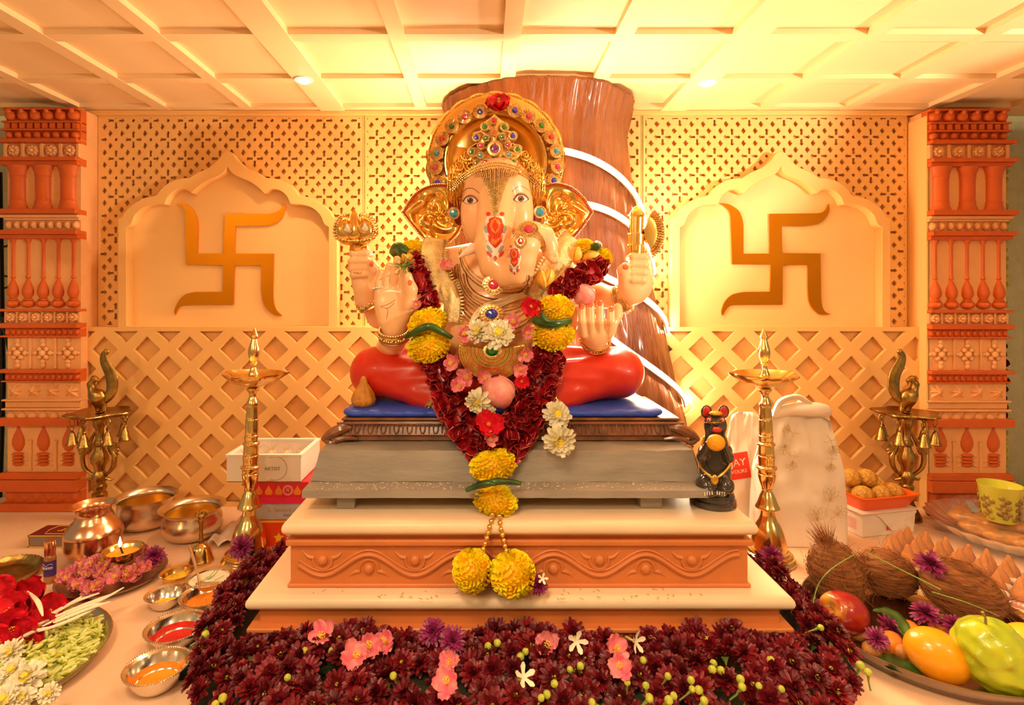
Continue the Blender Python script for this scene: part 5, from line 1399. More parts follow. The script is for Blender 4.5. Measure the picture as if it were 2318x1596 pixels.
for x, y, s, lb in ((738, 1440, 1.3, 'pink oleander standing upright at the left of the bed front'), (800, 1488, 1.3, 'folded pink oleander lying left of centre on the bed'), (838, 1470, 1.3, 'open pink oleander next to the folded one on the bed'), (878, 1458, 1.1, 'deep pink oleander behind the open one on the bed'), (1243, 1462, 1.2, 'bright pink oleander left of the upper jasmine star on the bed'), (1388, 1470, 1.2, 'pink oleander drooping right of the upper jasmine star on the bed'), (1405, 1515, 1.1, 'lower pink oleander under the drooping one on the bed'), (1012, 1550, 1.2, 'pink oleander with yellow tube near the bottom edge of the bed'), (1020, 1500, 1.0, 'pale pink oleander hanging below the purple flowers on the bed')):
    p = G(x, y, .066); lone('oleander', OLE[fb.randrange(3)], p, s, (fb.uniform(-.4, .4), -.8, .8), lb)
for x, y, s, lb in ((980, 1432, .95, 'purple chrysanthemum on the bed against the orange pedestal side, left of its neighbour'), (1025, 1450, .9, 'purple chrysanthemum on the bed against the pedestal, right of its neighbour'), (1745, 1262, 1.1, 'purple chrysanthemum at the foot of the right brass lamp'), (548, 1240, 1.15, 'purple chrysanthemum leaning on the foot of the left brass lamp')):
    z = .066 if y > 1300 else .052; lone('chrysanthemum', MAGM[x % 3], G(x, y, z), s, (0, -.8, .7), lb)
for x, y, n_, lb in ((1305, 1452, (.1, -1, .3), 'white jasmine star highest on the flower bed'), (1185, 1533, (.5, -.6, .8), 'white jasmine star low on the bed, left of centre'), (1438, 1452, (.6, -.7, .2), 'white jasmine star seen from the side, on the bed right of the upper star')):
    jasmine('jasmine_flower', G(x, y, .075), n_, 1.45, lb)
# ------------------------------------------------------------------ brass lamps
def samai(c, label, lean):
    t = thing('brass_oil_lamp', label, 'oil lamp', c, rot=(0, lean, .3)); k = .00086
    def z(y): return (1280-y)*.000934+.0
    def L(name, q, m=BRASS, **kw):
        c_ = crv([(r*k, 0, z(y)) for r, y in q], 4); return MB().lathe([(max(p.x, .0001), p.z) for p in c_], 48, **kw).build(name, m, t, angle=75)
    L('foot_disc', [(60, 1280), (61, 1276), (56, 1270), (54, 1264), (45, 1260), (43, 1254)])
    L('bell_base', [(42, 1254), (41, 1245), (37, 1225), (30, 1205), (21, 1190), (17, 1180), (16, 1176), (14, 1165)])
    L('skirt', [(14, 1166), (27, 1163), (27, 1158), (24, 1153), (17, 1135), (11, 1124), (12, 1120), (12, 1117)])
    L('lower_stem', [(12, 1117), (18, 1100), (20, 1088), (20, 1086), (19, 1084), (20, 1076), (23, 1073), (23, 1069), (18, 1066), (19, 1046), (17.5, 1044), (18, 1040), (17, 1022)])
    L('upper_stem', [(17, 1022), (20, 1020), (20, 1016), (16, 1013), (16.5, 1000), (15, 998), (15.5, 990), (15, 965), (14, 962), (14.5, 955), (13, 935), (14.5, 932), (14, 925), (8.5, 912), (9, 904), (15, 897), (15, 893), (8, 890)])
    wob = lambda a, i: 1+(.16*max(0, math.cos(2.5*a))**14 if i in (4, 5) else .08*max(0, math.cos(2.5*a))**10 if i in (3, 6) else 0)
    MB().lathe([(8*k, z(891)), (20*k, z(888)), (48*k, z(880)), (62*k, z(870)), (72*k, z(860)), (72*k, z(858)), (58*k, z(868)), (30*k, z(877)), (6*k, z(878))], 80, wob=wob).build('oil_dish', BRASS, t, angle=60)
    L('finial', [(7, 878), (12, 865), (12, 860), (7, 848), (6, 840), (9, 836), (8, 832), (12, 822), (14, 812), (13, 802), (8, 785), (7, 780), (10, 776), (9, 772), (4, 762), (0.01, 755)])
    return t
samai(Vector((-.500, 1.168, .001)), 'tall brass oil lamp standing left of the pedestal in front of the sweet boxes', R(1.6))
samai(Vector((.602, 1.168, .001)), 'tall brass oil lamp standing right of the pedestal in front of the carry bags', R(-1.6))
def peacock(c, label, s):
    t = thing('peacock_bell_lamp', label, 'oil lamp', c)
    # stem
    MB().lathe([(.032, 0), (.032, .006), (.028, .014), (.02, .03), (.014, .045), (.017, .055), (.017, .062), (.012, .066), (.016, .076), (.016, .082), (.012, .086), (.016, .098), (.017, .108), (.011, .118), (.013, .13), (.019, .142), (.020, .152), (.012, .172), (.010, .18), (.014, .184), (.014, .19), (.009, .2), (.010, .225), (.015, .235), (.016, .25), (.012, .262)], 24).build('stem', BRASSD, t)
    for q in (-1, 1):     # leafy brackets
        mb = MB(); mb.tube(crv([(q*.012, 0, .105), (q*.034, -.004, .125), (q*.040, -.004, .155), (q*.026, -.002, .185), (q*.012, 0, .215)], 6), [.003+.003*math.sin(PI*i/24) for i in range(25)], 8)
        for i in range(6):
            a = .3+i*.45; mb.ell((0, 0, 0), (.016, .004, .006), 8, 5, Matrix.Translation((q*(.036+.004*math.cos(a)), -.004, .168+.012*math.sin(a))) @ Matrix.Rotation(-q*(a-1.2), 4, 'Y'))
        mb.tube([(q*.014, 0, .10), (q*.03, 0, .096), (q*.036, 0, .100)], [.005, .003, .001], 6)
        mb.build('bird_bracket', BRASSD, t)
    wob = lambda a, i: 1+.13*math.cos(5*a)*(i in (1, 2, 3))
    MB().lathe([(.012, .252), (.052, .256), (.068, .264), (.067, .267), (.045, .262), (.010, .262)], 60, wob=wob).build('scalloped_dish', BRASSD, t, angle=60)
    for i in range(7):
        a = 2*PI*i/7-PI/2; x, y = .056*math.cos(a), .056*math.sin(a)
        mb = MB(); mb.tube([(x+.007*math.cos(b), y, .246+.009*math.sin(b)) for b in [2*PI*j/12 for j in range(12)]], .0014, 5, closed=True)
        mb.tube([(x+.004*math.cos(b)*.3, y+.005*math.cos(b), .232+.007*math.sin(b)) for b in [2*PI*j/10 for j in range(10)]], .0012, 5, closed=True)
        r = mb.build('ring_link', BRASSD, t)
        MB().lathe([(.0135, .192), (.0140, .194), (.011, .200), (.0085, .212), (.006, .219), (.005, .223), (.002, .226), (.0001, .227)], 18, Matrix.Translation((x, y, 0))).build('small_bell', BRASSD, t)
    # peacock finial
    sdp = SDF(); Q = lambda x, z, y=0: Vector((s*x, y, z))
    sdp.cap(Q(-.004, .270), Q(-.004, .285), .006, .006, .004); sdp.cap(Q(.012, .270), Q(.010, .285), .006, .006, .004)
    sdp.ell(Q(-.004, .302), (.021, .016, .022), k=.01); sdp.cap(Q(-.015, .312), Q(-.022, .335), .012, .008, .008); sdp.cap(Q(-.022, .335), Q(-.014, .350), .008, .0065, .005); sdp.cap(Q(-.014, .351), Q(-.003, .345), .0065, .0045, .004); sdp.cap(Q(-.003, .345), Q(-.004, .333), .0035, .001, .002)
    sdp.build('peacock', BRASSD, t, .0016)
    c_ = crv([Q(.012, .292), Q(.030, .318), Q(.030, .355), Q(.014, .392), Q(.012, .412), Q(.022, .418)], 6); rows = []
    for i, p in enumerate(c_):
        u = i/(len(c_)-1); w = .004+.015*math.sin(PI*(.08+.9*u))*(u < .9); w = max(.004, w*(1-.5*u)); d = (c_[min(i+1, len(c_)-1)]-c_[max(0, i-1)]).normalized(); n = Vector((-d.z, 0, d.x))
        rows.append([p+n*w*(math.cos(b)*1.0)+Vector((0, .005*math.sin(b)*(1-.4*u)+.0012*math.sin(6*b), 0)) for b in [2*PI*j/16 for j in range(16)]])
    MB().grid(rows, closed=True).add(rows[-1], [tuple(range(16))]).build('raised_tail', BRASSD, t, angle=180)
    MB().ell(Q(.016, .416), (.007, .005, .008), 10, 8).build('tail_tip', BRASSD, t)
    return t
peacock(Vector((-.965, 1.386, .001)), 'aged brass peacock lamp hung with small bells, by the left pillar', 1)
peacock(Vector((1.060, 1.386, .001)), 'aged brass peacock lamp hung with small bells, by the right pillar', -1)
# ------------------------------------------------------------------ left side vessels
def lathe_thing(name, label, cat, c, prof, m, seg=44, part='body', group=None, **k):
    t = thing(name, label, cat, c, group=group); MB().lathe(prof, seg, **k).build(part, m, t, angle=50); return t
def wall(prof, th=.0012):
    """closed thin wall from an outer profile going up"""
    inner = [(max(.0003, r-th), z+(th if i == 0 else 0)) for i, (r, z) in enumerate(prof)]
    return [(.0003, prof[0][1])]+prof+inner[::-1][1:]+[(.0003, prof[0][1]+th)]
lt = lathe_thing('copper_water_pot', 'shiny copper water pot with a wide collar, in front of two steel vessels', 'pot', (-.833, 1.178, .0006),
    wall([(.028, 0), (.029, .004), (.036, .007), (.046, .013), (.0515, .022), (.0535, .030), (.054, .052), (.0545, .056), (.051, .064), (.041, .077), (.0345, .083), (.034, .087), (.031, .090), (.031, .100), (.034, .107), (.0405, .112), (.041, .114)]), COPPER)
MB().lathe([(.0001, .094), (.030, .094), (.030, .0935), (.0001, .0935)][:2], 32).build('water', mat('water_surface', (.30, .12, .05), .03, coat=1), lt)
v1 = lathe_thing('steel_cooking_pot', 'rear steel vessel with brass lined inside, behind the copper pot', 'pot', (-.823, 1.345, .0006), wall([(.040, 0), (.052, .004), (.060, .014), (.0625, .03), (.0615, .048), (.060, .058), (.062, .064), (.068, .070), (.070, .072)]), TIN)
v2 = lathe_thing('steel_cooking_pot', 'front steel vessel with a flared rim, reflecting red, beside the hand bell', 'pot', (-.678, 1.285, .0006), wall([(.040, 0), (.052, .004), (.062, .014), (.0655, .026), (.063, .043), (.057, .055), (.058, .060), (.067, .067), (.0715, .069)]), TIN)
INB = mat('brass_lining', (.85, .58, .18), .3, 1.0)
for v, r in ((v1, .0605), (v2, .0635)): MB().lathe([(.0003, .003), (.038, .003), (.052, .008), (r-.003, .018), (r-.002, .04), (.057, .055)], 40).build('lining', INB, v)
b = thing('hand_bell', 'small brass hand bell with a figure on its handle, in front of the steel vessels', 'bell', (-.594, 1.159, .0006))
MB().lathe([(.0245, 0), (.0250, .003), (.0235, .006), (.0225, .008), (.020, .018), (.0175, .028), (.014, .034), (.007, .038), (.004, .040)], 36).build('bell_body', BRASS, b)
MB().lathe([(.005, .039), (.0045, .045), (.0055, .047), (.0035, .052), (.0048, .056), (.0035, .060), (.004, .080), (.006, .084), (.006, .088), (.004, .090)], 20).build('handle', BRASSD, b)
f_ = SDF(); f_.ell((0, 0, .094), (.008, .006, .007), k=.003); f_.ell((0, 0, .104), (.0045, .0045, .0055), k=.003)
for q in (-1, 1): f_.cap((q*.005, 0, .096), (q*.012, -.002, .099), .0025, .0022, .002); f_.cap((q*.012, -.002, .099), (q*.010, -.003, .106), .0022, .0015, .002)
f_.build('kneeling_figure', BRASSD, b, .0011)
# box of incense, perfume bottle
BOXR = mat('burgundy_card', (.16, .008, .012), .35); GYEL = mat('gold_print', (.80, .50, .06), .35, .3); CGREY = mat('grey_card', (.25, .18, .17), .5)
t = thing('incense_box', 'flat burgundy and gold incense box lying left of the copper pot', 'box', (-.925, 1.224, .0006))
MB().box(-.087, .075, 0, .056, 0, .0265).build('carton', BOXR, t, smooth=False, bevel=.0008)
mb = MB()
for x0, x1, z0, z1 in ((-.087, .075, .0, .0025), (-.087, .075, .024, .0265), (-.087, -.0845, 0, .0265), (.0725, .075, 0, .0265)): mb.box(x0, x1, -.0006, .0002, z0, z1)
mb.build('gold_edging', GYEL, t, smooth=False); MB().box(-.083, .071, -.0004, .0002, .0035, .023).build('grey_side', CGREY, t, smooth=False)
text('lettering', 'Filter', .034, GYEL, Matrix.Translation((-.004, .028, .0268)) @ Matrix.Rotation(PI, 4, 'Z'), t)
mb = MB(); mb.tube([(-.055, .008, .0268), (.052, .008, .0268), (.062, .028, .0268), (.052, .050, .0268), (-.055, .050, .0268), (-.062, .028, .0268)], .0009, 4, closed=True); mb.build('gold_outline', GYEL, t)
t = thing('perfume_bottle', 'small roll-on perfume bottle with copper cap and purple label', 'bottle', (-.846, 1.076, .0006))
MB().lathe([(.0003, 0), (.0095, 0), (.0102, .002), (.0102, .048), (.009, .052), (.0075, .054), (.0003, .054)], 28).build('glass_body', mat('amber_perfume_glass', (.75, .30, .06), .05, trans=.6, coat=1), t)
MB().lathe([(.0088, .053), (.0092, .054), (.0092, .079), (.0085, .081), (.0003, .081)], 28).build('cap', COPPER, t)
MB().lathe([(.01035, .014), (.01035, .044)], 28).build('label', mat('purple_label', (.07, .03, .16), .4), t)
for i, ch in enumerate('COLLECTION'):
    a = R(-90)+(4.5-i)*.20; text('lettering', ch, .0058, mat('white_print', (.85, .8, .8), .5), M3((math.sin(a), -math.cos(a), 0), (0, 0, -1), (math.cos(a), math.sin(a), 0), (.0105*math.cos(a), .0105*math.sin(a), .031)), t)
mb = MB(); mb.tube([(.0105*math.cos(a), .0105*math.sin(a), .037+.0018*math.sin(a*5)) for a in [R(-150)+R(120)*i/16 for i in range(17)]], .0003, 4); mb.build('wavy_line', mat('white_print', (.85, .8, .8)), t)
# plates and bowls
def plate(name, label, c, r, h, m, flute=0, cat='plate', rim=.004, m2=None):
    t = thing(name, label, cat, c); w = (lambda a, i: 1+.02*math.sin(flute*a)*(2 <= i <= 6)) if flute else None
    MB().lathe([(.0003, 0), (r*.80, 0), (r*.88, .003), (r*.96, h*.7), (r, h), (r+.0012, h+.0008), (r-.001, h+.0012), (r*.945, h*.7), (r*.86, .0045), (r*.78, .0025), (.0003, .0025)], 90, wob=w).build('dish', m2 or m, t, angle=60)
    return t
plate('embossed_plate', 'dark embossed brass plate at the left edge, beside the perfume bottle', (-.955, 1.085, .0006), .070, .016, BRASSD, 44)
plate('petal_plate', 'round steel plate heaped with pink petals, carrying the lit lamp bowl', (-.731, 1.088, .0006), .093, .012, STEEL)
PP = (-.731, 1.088)
for i in range(95):
    a = fb.uniform(0, 2*PI); q = math.sqrt(fb.random())*.074; x, y = PP[0]+q*math.cos(a), PP[1]+q*math.sin(a)
    if (x+.712)**2+(y-1.092)**2 < .030**2: continue
    o = put('pink_blossom', OLE[fb.randrange(3)], (x, y, .010+.022*(1-q/.08)+fb.uniform(0, .008)), fb.uniform(.75, 1.05), (fb.gauss(0, .5), fb.gauss(-.5, .4), 1)); tag(o, 'one of the pink oleander blossoms heaped on the round plate around the lit lamp bowl', 'flower', 'pink blossoms on the plate')
o = put('chrysanthemum', MAGM[1], (-.660, 1.105, .036), 1.0, (.2, -.6, .9)); tag(o, 'purple chrysanthemum among the pink blossoms, right of the lit lamp bowl', 'flower')
t = lathe_thing('lamp_bowl', 'small brass bowl of oil with a burning wick on the pink petals', 'oil lamp', (-.714, 1.092, .034), wall([(.015, 0), (.018, .002), (.027, .010), (.033, .020), (.0355, .024), (.0365, .0245)]), BRASS)
MB().lathe([(.0003, .015), (.0285, .015)], 28).build('oil', mat('lamp_oil', (.65, .30, .03), .05, coat=1), t)
MB().tube([(0, 0, .014), (-.003, 0, .02), (-.006, 0, .028)], .0016, 6).build('wick', BLK, t)
MB().lathe([(.0003, .027), (.0028, .031), (.0032, .035), (.0018, .041), (.0002, .048)], 14, Matrix.Translation((-.006, 0, 0))).build('flame', mat('flame', (1, .6, .2), .5, emit=(1, .62, .2), estr=60), t)
POW = lambda n, c: mat(n, c, .85, bump=.8, bscale=130, var=.15, vscale=60)
def bowl(c, r, h, m, fill, label, fh, beaded=True, name='powder_bowl', stain=None):
    t = lathe_thing(name, label, 'bowl', c, wall([(r*.50, 0), (r*.56, .002), (r*.75, h*.3), (r*.90, h*.7), (r*.95, h*.93), (r*1.08, h), (r*1.10, h+.0008)]), m)
    if beaded:
        mb = MB(); k = int(2*PI*r*1.07/.0034)
        for i in range(k): mb.ell((r*1.07*math.cos(2*PI*i/k), r*1.07*math.sin(2*PI*i/k), h+.0012), .0013, 6, 4)
        mb.build('beaded_rim', m, t)
    if stain: MB().lathe([(r*.70, h*.30), (r*.895, h*.72), (r*.935, h*.90)], 44).build('powder_film', stain, t)
    rows = []; ez = fh*.72; re = r*float(np.interp(ez, (0, .3, .7, .93, 1), (.56, .75, .90, .95, 1.08)))-.0012
    for i in range(10):
        q = i/9; rows.append([(re*q*math.cos(a), re*q*math.sin(a), h*(fh-(fh-ez)*q**1.7)+(.0016*math.sin(a*3+q*5)*q+.0012*math.sin(q*19+a*4))*(1-q**6)) for a in [2*PI*j/32 for j in range(32)]])
    if fill: MB().grid(rows, closed=True).build('powder', fill, t, angle=180)
    return t
ORG = POW('orange_powder', (.85, .24, .01)); REDP = POW('red_powder', (.60, .02, .008)); TUR = POW('turmeric_powder', (.88, .50, .02)); SAF = POW('saffron_powder', (.90, .30, .008))
bowl((-.595, 1.069, .0006), .0275, .022, BRASS, TUR, 'little brass bowl of turmeric powder behind the spoon', .75, False)
bb = bowl((-.520, 1.045, .0006), .0385, .026, SILVER, None, 'bowl of white milk with a spoon and grass blades in it', .8, False, 'milk_bowl')
MB().lathe([(.0003, .0215), (.0355, .0215)], 40).build('milk', mat('milk', (.92, .86, .62), .12, coat=.8), bb)
for q in range(5):
    x = fb.uniform(-.02, .026); MB().tube(crv([(x, -.01+.004*q, .023), (x+.006, -.006+.004*q, .024), (x+.013, .004*q, .0235+.003*q)], 5), .0006, 4).build('grass_blade', STEM, bb)
t = thing('steel_spoon', 'steel spoon leaning in the bowl of milk', 'spoon', (-.52, 1.045, .0235)); MB().tube(crv([(-.012, -.012, -.002), (-.030, .010, .014), (-.055, .040, .030), (-.068, .056, .037)], 6), [.0035, .003, .0025, .0022, .0022]+[.0024+.00012*i for i in range(14)], 8, flat=.45).build('handle', SILVER, t); MB().ell((-.008, -.016, -.0015), (.010, .007, .0022), 14, 8).build('scoop', SILVER, t)
bowl((-.572, .990, .0006), .0305, .024, SILVER, TUR, 'small silver bowl with a little yellow powder, left of the beaded orange one', .35, False)
bowl((-.497, .985, .0006), .0395, .025, SILVER, ORG, 'beaded silver bowl of orange powder nearest to the bowl of milk', .62, True, stain=ORG)
bowl((-.494, .886, .0006), .0430, .028, SILVER, REDP, 'beaded silver bowl with red powder, middle of the row beside the bed', .30, True, stain=REDP)
bowl((-.466, .786, .0006), .0400, .031, SILVER, SAF, 'beaded silver bowl with saffron powder, nearest the front', .35, True, stain=ORG)
# hibiscus heap on a red cloth, plate of jasmine buds
t = thing('red_cloth', 'folded dark red cloth under the hibiscus heap at the left edge', 'cloth', (-.86, .97, .0006)); rows = [[(x, y, .0035+.0022*math.sin(x*60+y*30)+.002*math.sin(y*90)) for x in [-.16+.30*i/24 for i in range(25)]] for y in [-.085+.13*j/12 for j in range(13)]]
cl = MB().grid(rows).build('folded_layer', mat('dark_red_cloth', (.30, .012, .02), .7, bump=.3, bscale=300), t, angle=180); cl.modifiers.new('s', 'SOLIDIFY').thickness = .002
for i, (x, y, z, s) in enumerate([(22, 1352, .04, 1.15), (78, 1348, .035, 1.1), (112, 1388, .03, 1.0), (48, 1392, .05, 1.15), (92, 1428, .03, .95), (30, 1432, .04, 1.1), (5, 1392, .05, 1.1), (62, 1456, .03, .9), (8, 1462, .035, 1.0)]):
    p = G(x, y, z); lone('hibiscus', HIBM[i % 3], p, s, (fb.uniform(-.2, .6), -.8, fb.uniform(.3, 1)), ('red hibiscus of the heap, ' + ['at its back by the embossed plate', 'behind the loose petal', 'rightmost, touching the red cloth corner', 'in the middle, uppermost', 'low on the right, above the white stalks', 'low on the left side', 'cut by the photo edge, upper one', 'at the front, against the jasmine plate', 'cut by the photo edge, lower one'][i]))
plate('jasmine_plate', 'large steel plate filled with jasmine buds at the lower left', (-.728, .820, .0006), .146, .020, STEEL)
_m1 = MB(); _m1.tube([(0, 0, -.002), (0, 0, .004), (0, 0, .009), (0, 0, .0125), (0, 0, .0145)], [.0008, .0020, .0028, .0019, .0003], 7); _m1.mat(1).tube([(0, 0, -.010), (.0008, 0, -.002)], [.0007, .0009], 5)
_t = _m1.build('jasmine_bud', [mat('jasmine_bud_white', (.80, .76, .30), .4, col2=(.55, .60, .10), vscale=90), mat('jasmine_stalk', (.55, .56, .02), .5)], None); JBM = _t.data; bpy.data.objects.remove(_t)
JC_ = (-.728, .820)
def jz(q): return .010+.024*(1-(q/.135)**2)
nb = 0; fill = MB()
for i in range(1150):
    a = fb.uniform(0, 2*PI); q = math.sqrt(fb.random())*.130; x, y = JC_[0]+q*math.cos(a), JC_[1]+q*math.sin(a); n = (fb.gauss(0, 1), fb.gauss(0, 1), fb.gauss(.1, .4)); z = jz(q)+fb.uniform(0, .007); s = fb.uniform(.85, 1.25)
    vis = (x > (35-CX)/F*y-.02)
    if vis and nb < 290 and z > jz(q)+.0025:
        tag(put('jasmine_bud', JBM, (x, y, z), s, n), 'one of the greenish white jasmine buds heaped in the large plate', 'bud', 'jasmine buds in the large plate'); nb += 1
    else:
        xx, yy, dd = frame(n); T = M3(xx, yy, dd, (x, y, z-.003)) @ Matrix.Scale(s, 4); k = len(fill.v); fill.v += [tuple(T @ v.co) for v in JBM.vertices]; fill.f += [tuple(j+k for j in f.vertices) for f in JBM.polygons]; fill.mi += [f.material_index for f in JBM.polygons]
rows = [[(JC_[0]+.134*k/8*math.cos(a), JC_[1]+.134*k/8*math.sin(a), jz(.134*k/8)-.004) for a in [2*PI*j/40 for j in range(40)]] for k in range(9)]
fill.grid(rows, closed=True)
tag(fill.build('jasmine_heap', [_m['jasmine_bud_white'], _m['jasmine_stalk']], None), 'dense heap of jasmine buds filling the large plate under the uppermost ones', 'buds', kind='stuff')
for x, y, z, s, lb in ((62, 1538, .045, 1.15, 'white chrysanthemum with yellow heart on the jasmine plate, fully in view'), (12, 1590, .045, 1.1, 'white chrysanthemum cut by the lower left corner of the photo'), (25, 1478, .042, .9, 'yellow white chrysanthemum at the rear left of the jasmine plate'), (30, 1520, .044, .9, 'white chrysanthemum half under its neighbour on the jasmine plate'), (112, 1572, .040, .7, 'small white chrysanthemum at the front of the jasmine plate'), (50, 1582, .044, .8, 'white chrysanthemum between the two large ones on the jasmine plate')):
    lone('chrysanthemum', WMUM[x % 3], G(x, y, z), s*.86, (.1, -.7, 1), lb)
lf = [[(60, 1425), (130, 1395), (200, 1365), (262, 1342)], [(95, 1418), (165, 1385), (235, 1355), (280, 1330)], [(120, 1410), (190, 1382), (250, 1362)], [(100, 1400), (150, 1372), (185, 1350)], [(40, 1447), (75, 1430), (110, 1420)], [(150, 1392), (200, 1372), (240, 1366)], [(110, 1392), (170, 1362), (225, 1343)], [(85, 1430), (150, 1408), (215, 1378)]]
for i, q in enumerate(lf):
    pts = [G(x, y, .045+.004*(i % 3)) for x, y in q]
    o = MB().tube(crv(pts, 6), [.0030*math.sin(PI*(.12+.8*j/(6*(len(q)-1))))+.0006 for j in range(6*(len(q)-1)+1)], 7, flat=.6).build('tuberose_stalk', WHP, None); tag(o, 'one of the cream tuberose stalks lying across the back of the jasmine plate', 'stalk', 'tuberose stalks on the plate')
o = MB().tube(crv([G(62, 1338, .075), G(85, 1362, .075), G(97, 1395, .065)], 6), [.0008+.003*math.sin(PI*j/12) for j in range(13)], 7, flat=.5).build('loose_petal', WHP, None); tag(o, 'single curved white petal lying on the red hibiscus heap', 'petal')
# sweet boxes behind the left lamp
WCARD = mat('white_card', (.88, .80, .70), .4); REDC = mat('red_card', (.72, .02, .03), .4); LAV = mat('lavender_card', (.55, .52, .56), .4); RYC = mat('orange_red_card', (.85, .07, .01), .4); YELC = mat('yellow_card', (.95, .60, .02), .4); GRP = mat('grey_print', (.30, .24, .18), .5)
t = thing('sweet_box', 'red and yellow carton at the bottom of the box stack', 'box', (-.47, 1.232, .0006)); MB().box(-.077, .085, 0, .12, 0, .056).build('carton', RYC, t, smooth=False, bevel=.001)
mb = MB()
for q in ((-.077, .085, .052, .056), (-.077, -.073, 0, .056)): mb.box(q[0], q[1], -.0006, .0002, q[2], q[3])
mb.build('yellow_edging', YELC, t, smooth=False)
text('lettering', '\u0926\u093f\u092f\u093e', .02, WCARD, Matrix.Translation((.045, -.0008, .018)) @ Matrix.Rotation(PI/2, 4, 'X'), t)
mb = MB(); st = [(.012*(1 if k % 2 == 0 else .5)*math.cos(PI/2+k*PI/5), .012*(1 if k % 2 == 0 else .5)*math.sin(PI/2+k*PI/5)) for k in range(10)]; mb.prism([(a+.012, b+.018) for a, b in st], -.0012, 0); mb.build('star_print', YELC, t, smooth=False)
t = thing('sweet_box', 'pale lavender carton with script lettering, second from the bottom of the stack', 'box', (-.47, 1.236, .057)); MB().box(-.066, .085, 0, .11, 0, .038).build('carton', LAV, t, smooth=False, bevel=.001)
MB().box(-.066, .085, .0, .11, .0375, .0388).build('white_lid', WCARD, t, smooth=False)
text('lettering', 'B. Samant Bros', .0135, GYEL, Matrix.Translation((.026, -.0006, .022)) @ Matrix.Rotation(PI/2, 4, 'X') @ Matrix.Shear('XY', 4, (.25, 0)), t, .0002); text('lettering', 'Delightful Sweets', .0055, GRP, Matrix.Translation((.040, -.0006, .0105)) @ Matrix.Rotation(PI/2, 4, 'X'), t, .0002)
t = thing('sweet_box', 'red carton printed with orange dumplings under the white one', 'box', (-.46, 1.230, .0962)); MB().box(-.075, .088, 0, .125, 0, .0475).build('carton', REDC, t, smooth=False, bevel=.001)
MB().box(-.075, .088, -.0006, .0002, 0, .013).build('pink_band', mat('pink_card', (.80, .02, .10), .4), t, smooth=False)
ORP = mat('orange_print', (.90, .25, .02), .5)
for x in (-.064, -.042, -.020, .002, .044, .066): MB().lathe([(.0003, .019), (.006, .019), (.0085, .023), (.0075, .028), (.003, .034), (.0003, .040)], 14, Matrix.Translation((x, 0, 0)) @ Matrix.Scale(.12, 4, (0, 1, 0))).build('dumpling_print', ORP, t)
MB().lathe([(.0003, .0006), (.0115, .0006), (.012, 0)], 24, Matrix.Translation((.023, -.0003, .029)) @ Matrix.Rotation(PI/2, 4, 'X'), wob=lambda a, i: 1+.05*math.cos(10*a)).build('seal_print', mat('rose_print', (.85, .30, .25), .5), t)
MB().lathe([(.0003, .0012), (.0075, .0012)], 24, Matrix.Translation((.023, -.0003, .029)) @ Matrix.Rotation(PI/2, 4, 'X')).build('seal_centre', REDC, t)
text('seal_letter', '\u0917', .011, WCARD, Matrix.Translation((.023, -.0018, .029)) @ Matrix.Rotation(PI/2, 4, 'X'), t)
t = thing('window_box', 'open white carton with a clear window lid on top of the stack', 'box', (-.49, 1.226, .1442))
mb = MB(); mb.box(-.082, .083, 0, .003, 0, .0605); mb.box(-.082, .083, .139, .142, 0, .0605); mb.box(-.082, -.079, .003, .139, 0, .0605); mb.box(.080, .083, .003, .139, 0, .0605); mb.box(-.082, .083, 0, .142, 0, .003)
mb.build('tray', WCARD, t, smooth=False, bevel=.001)
mb = MB(); mb.box(-.084, .085, -.002, .008, .056, .062); mb.box(-.084, .085, .134, .144, .056, .062); mb.box(-.084, -.074, .008, .134, .056, .062); mb.box(.075, .085, .008, .134, .056, .062); mb.build('lid_rim', WCARD, t, smooth=False, bevel=.001)
MB().box(-.074, .075, .008, .134, .0585, .0592).build('clear_window', mat('clear_film', (1, .95, .9), .08, trans=0, alpha=.08), t, smooth=False)
for i in range(8):
    x, y = -.055+.036*(i % 4), .045+.05*(i//4); mb = MB().ell((0, 0, 0), (.015, .018, .012), 12, 8)
    for k in range(5): mb.tube([(0, 0, .008), ((k-2)*.004, 0, .018), ((k-2)*.009, .002, .026)], [.002, .0015, .0004], 5)
    o = mb.build('sweet_with_tuft', mat('biscuit_sweet', (.75, .48, .28), .5), None); o.location = (-.49+x, 1.226+y, .178); tag(o, 'one of the pale tufted sweets packed inside the open white carton', 'sweet', 'sweets in the white carton')
mb = MB(); mb.tube([(.026+.026*math.cos(a), -.0008, .031+.026*math.sin(a)) for a in [R(-115)+R(230)*i/30 for i in range(31)]], .0004, 4); mb.build('circle_print', GRP, t)
mb = MB(); mb.box(.008, .024, -.0012, 0, .0548, .0565, Matrix.Rotation(-.15, 4, 'Y')); mb.box(.008, .022, -.0012, 0, .003, .0045); mb.build('gold_dash', GYEL, t, smooth=False)
text('lettering', 'ARTIST', .011, GRP, Matrix.Translation((.020, -.0008, .030)) @ Matrix.Rotation(PI/2, 4, 'X'), t, .0002)
# crumpled tissue behind the vessels
rows = []
for i in range(15):
    u = i/14; rows.append([(-.665+.13*j/16+.02*u, 1.225+.17*u+.006*math.sin(j*1.1+i), .004+.012*abs(math.sin(j*.8+i*.6))+.055*u*u*math.exp(-((j-7)/3.2)**2)) for j in range(17)])
TIS = mat('tissue_paper', (.88, .74, .62), .6, bump=.4, bscale=40)
mb = MB().grid([[Vector(p)+Vector((.045, -.0, 0)) for p in r] for r in rows]); o = mb.build('tissue_paper', TIS, None, angle=180); o.modifiers.new('s', 'SOLIDIFY').thickness = .0006; tag(o, 'crumpled white tissue paper between the steel vessels and the left lamp', 'paper')
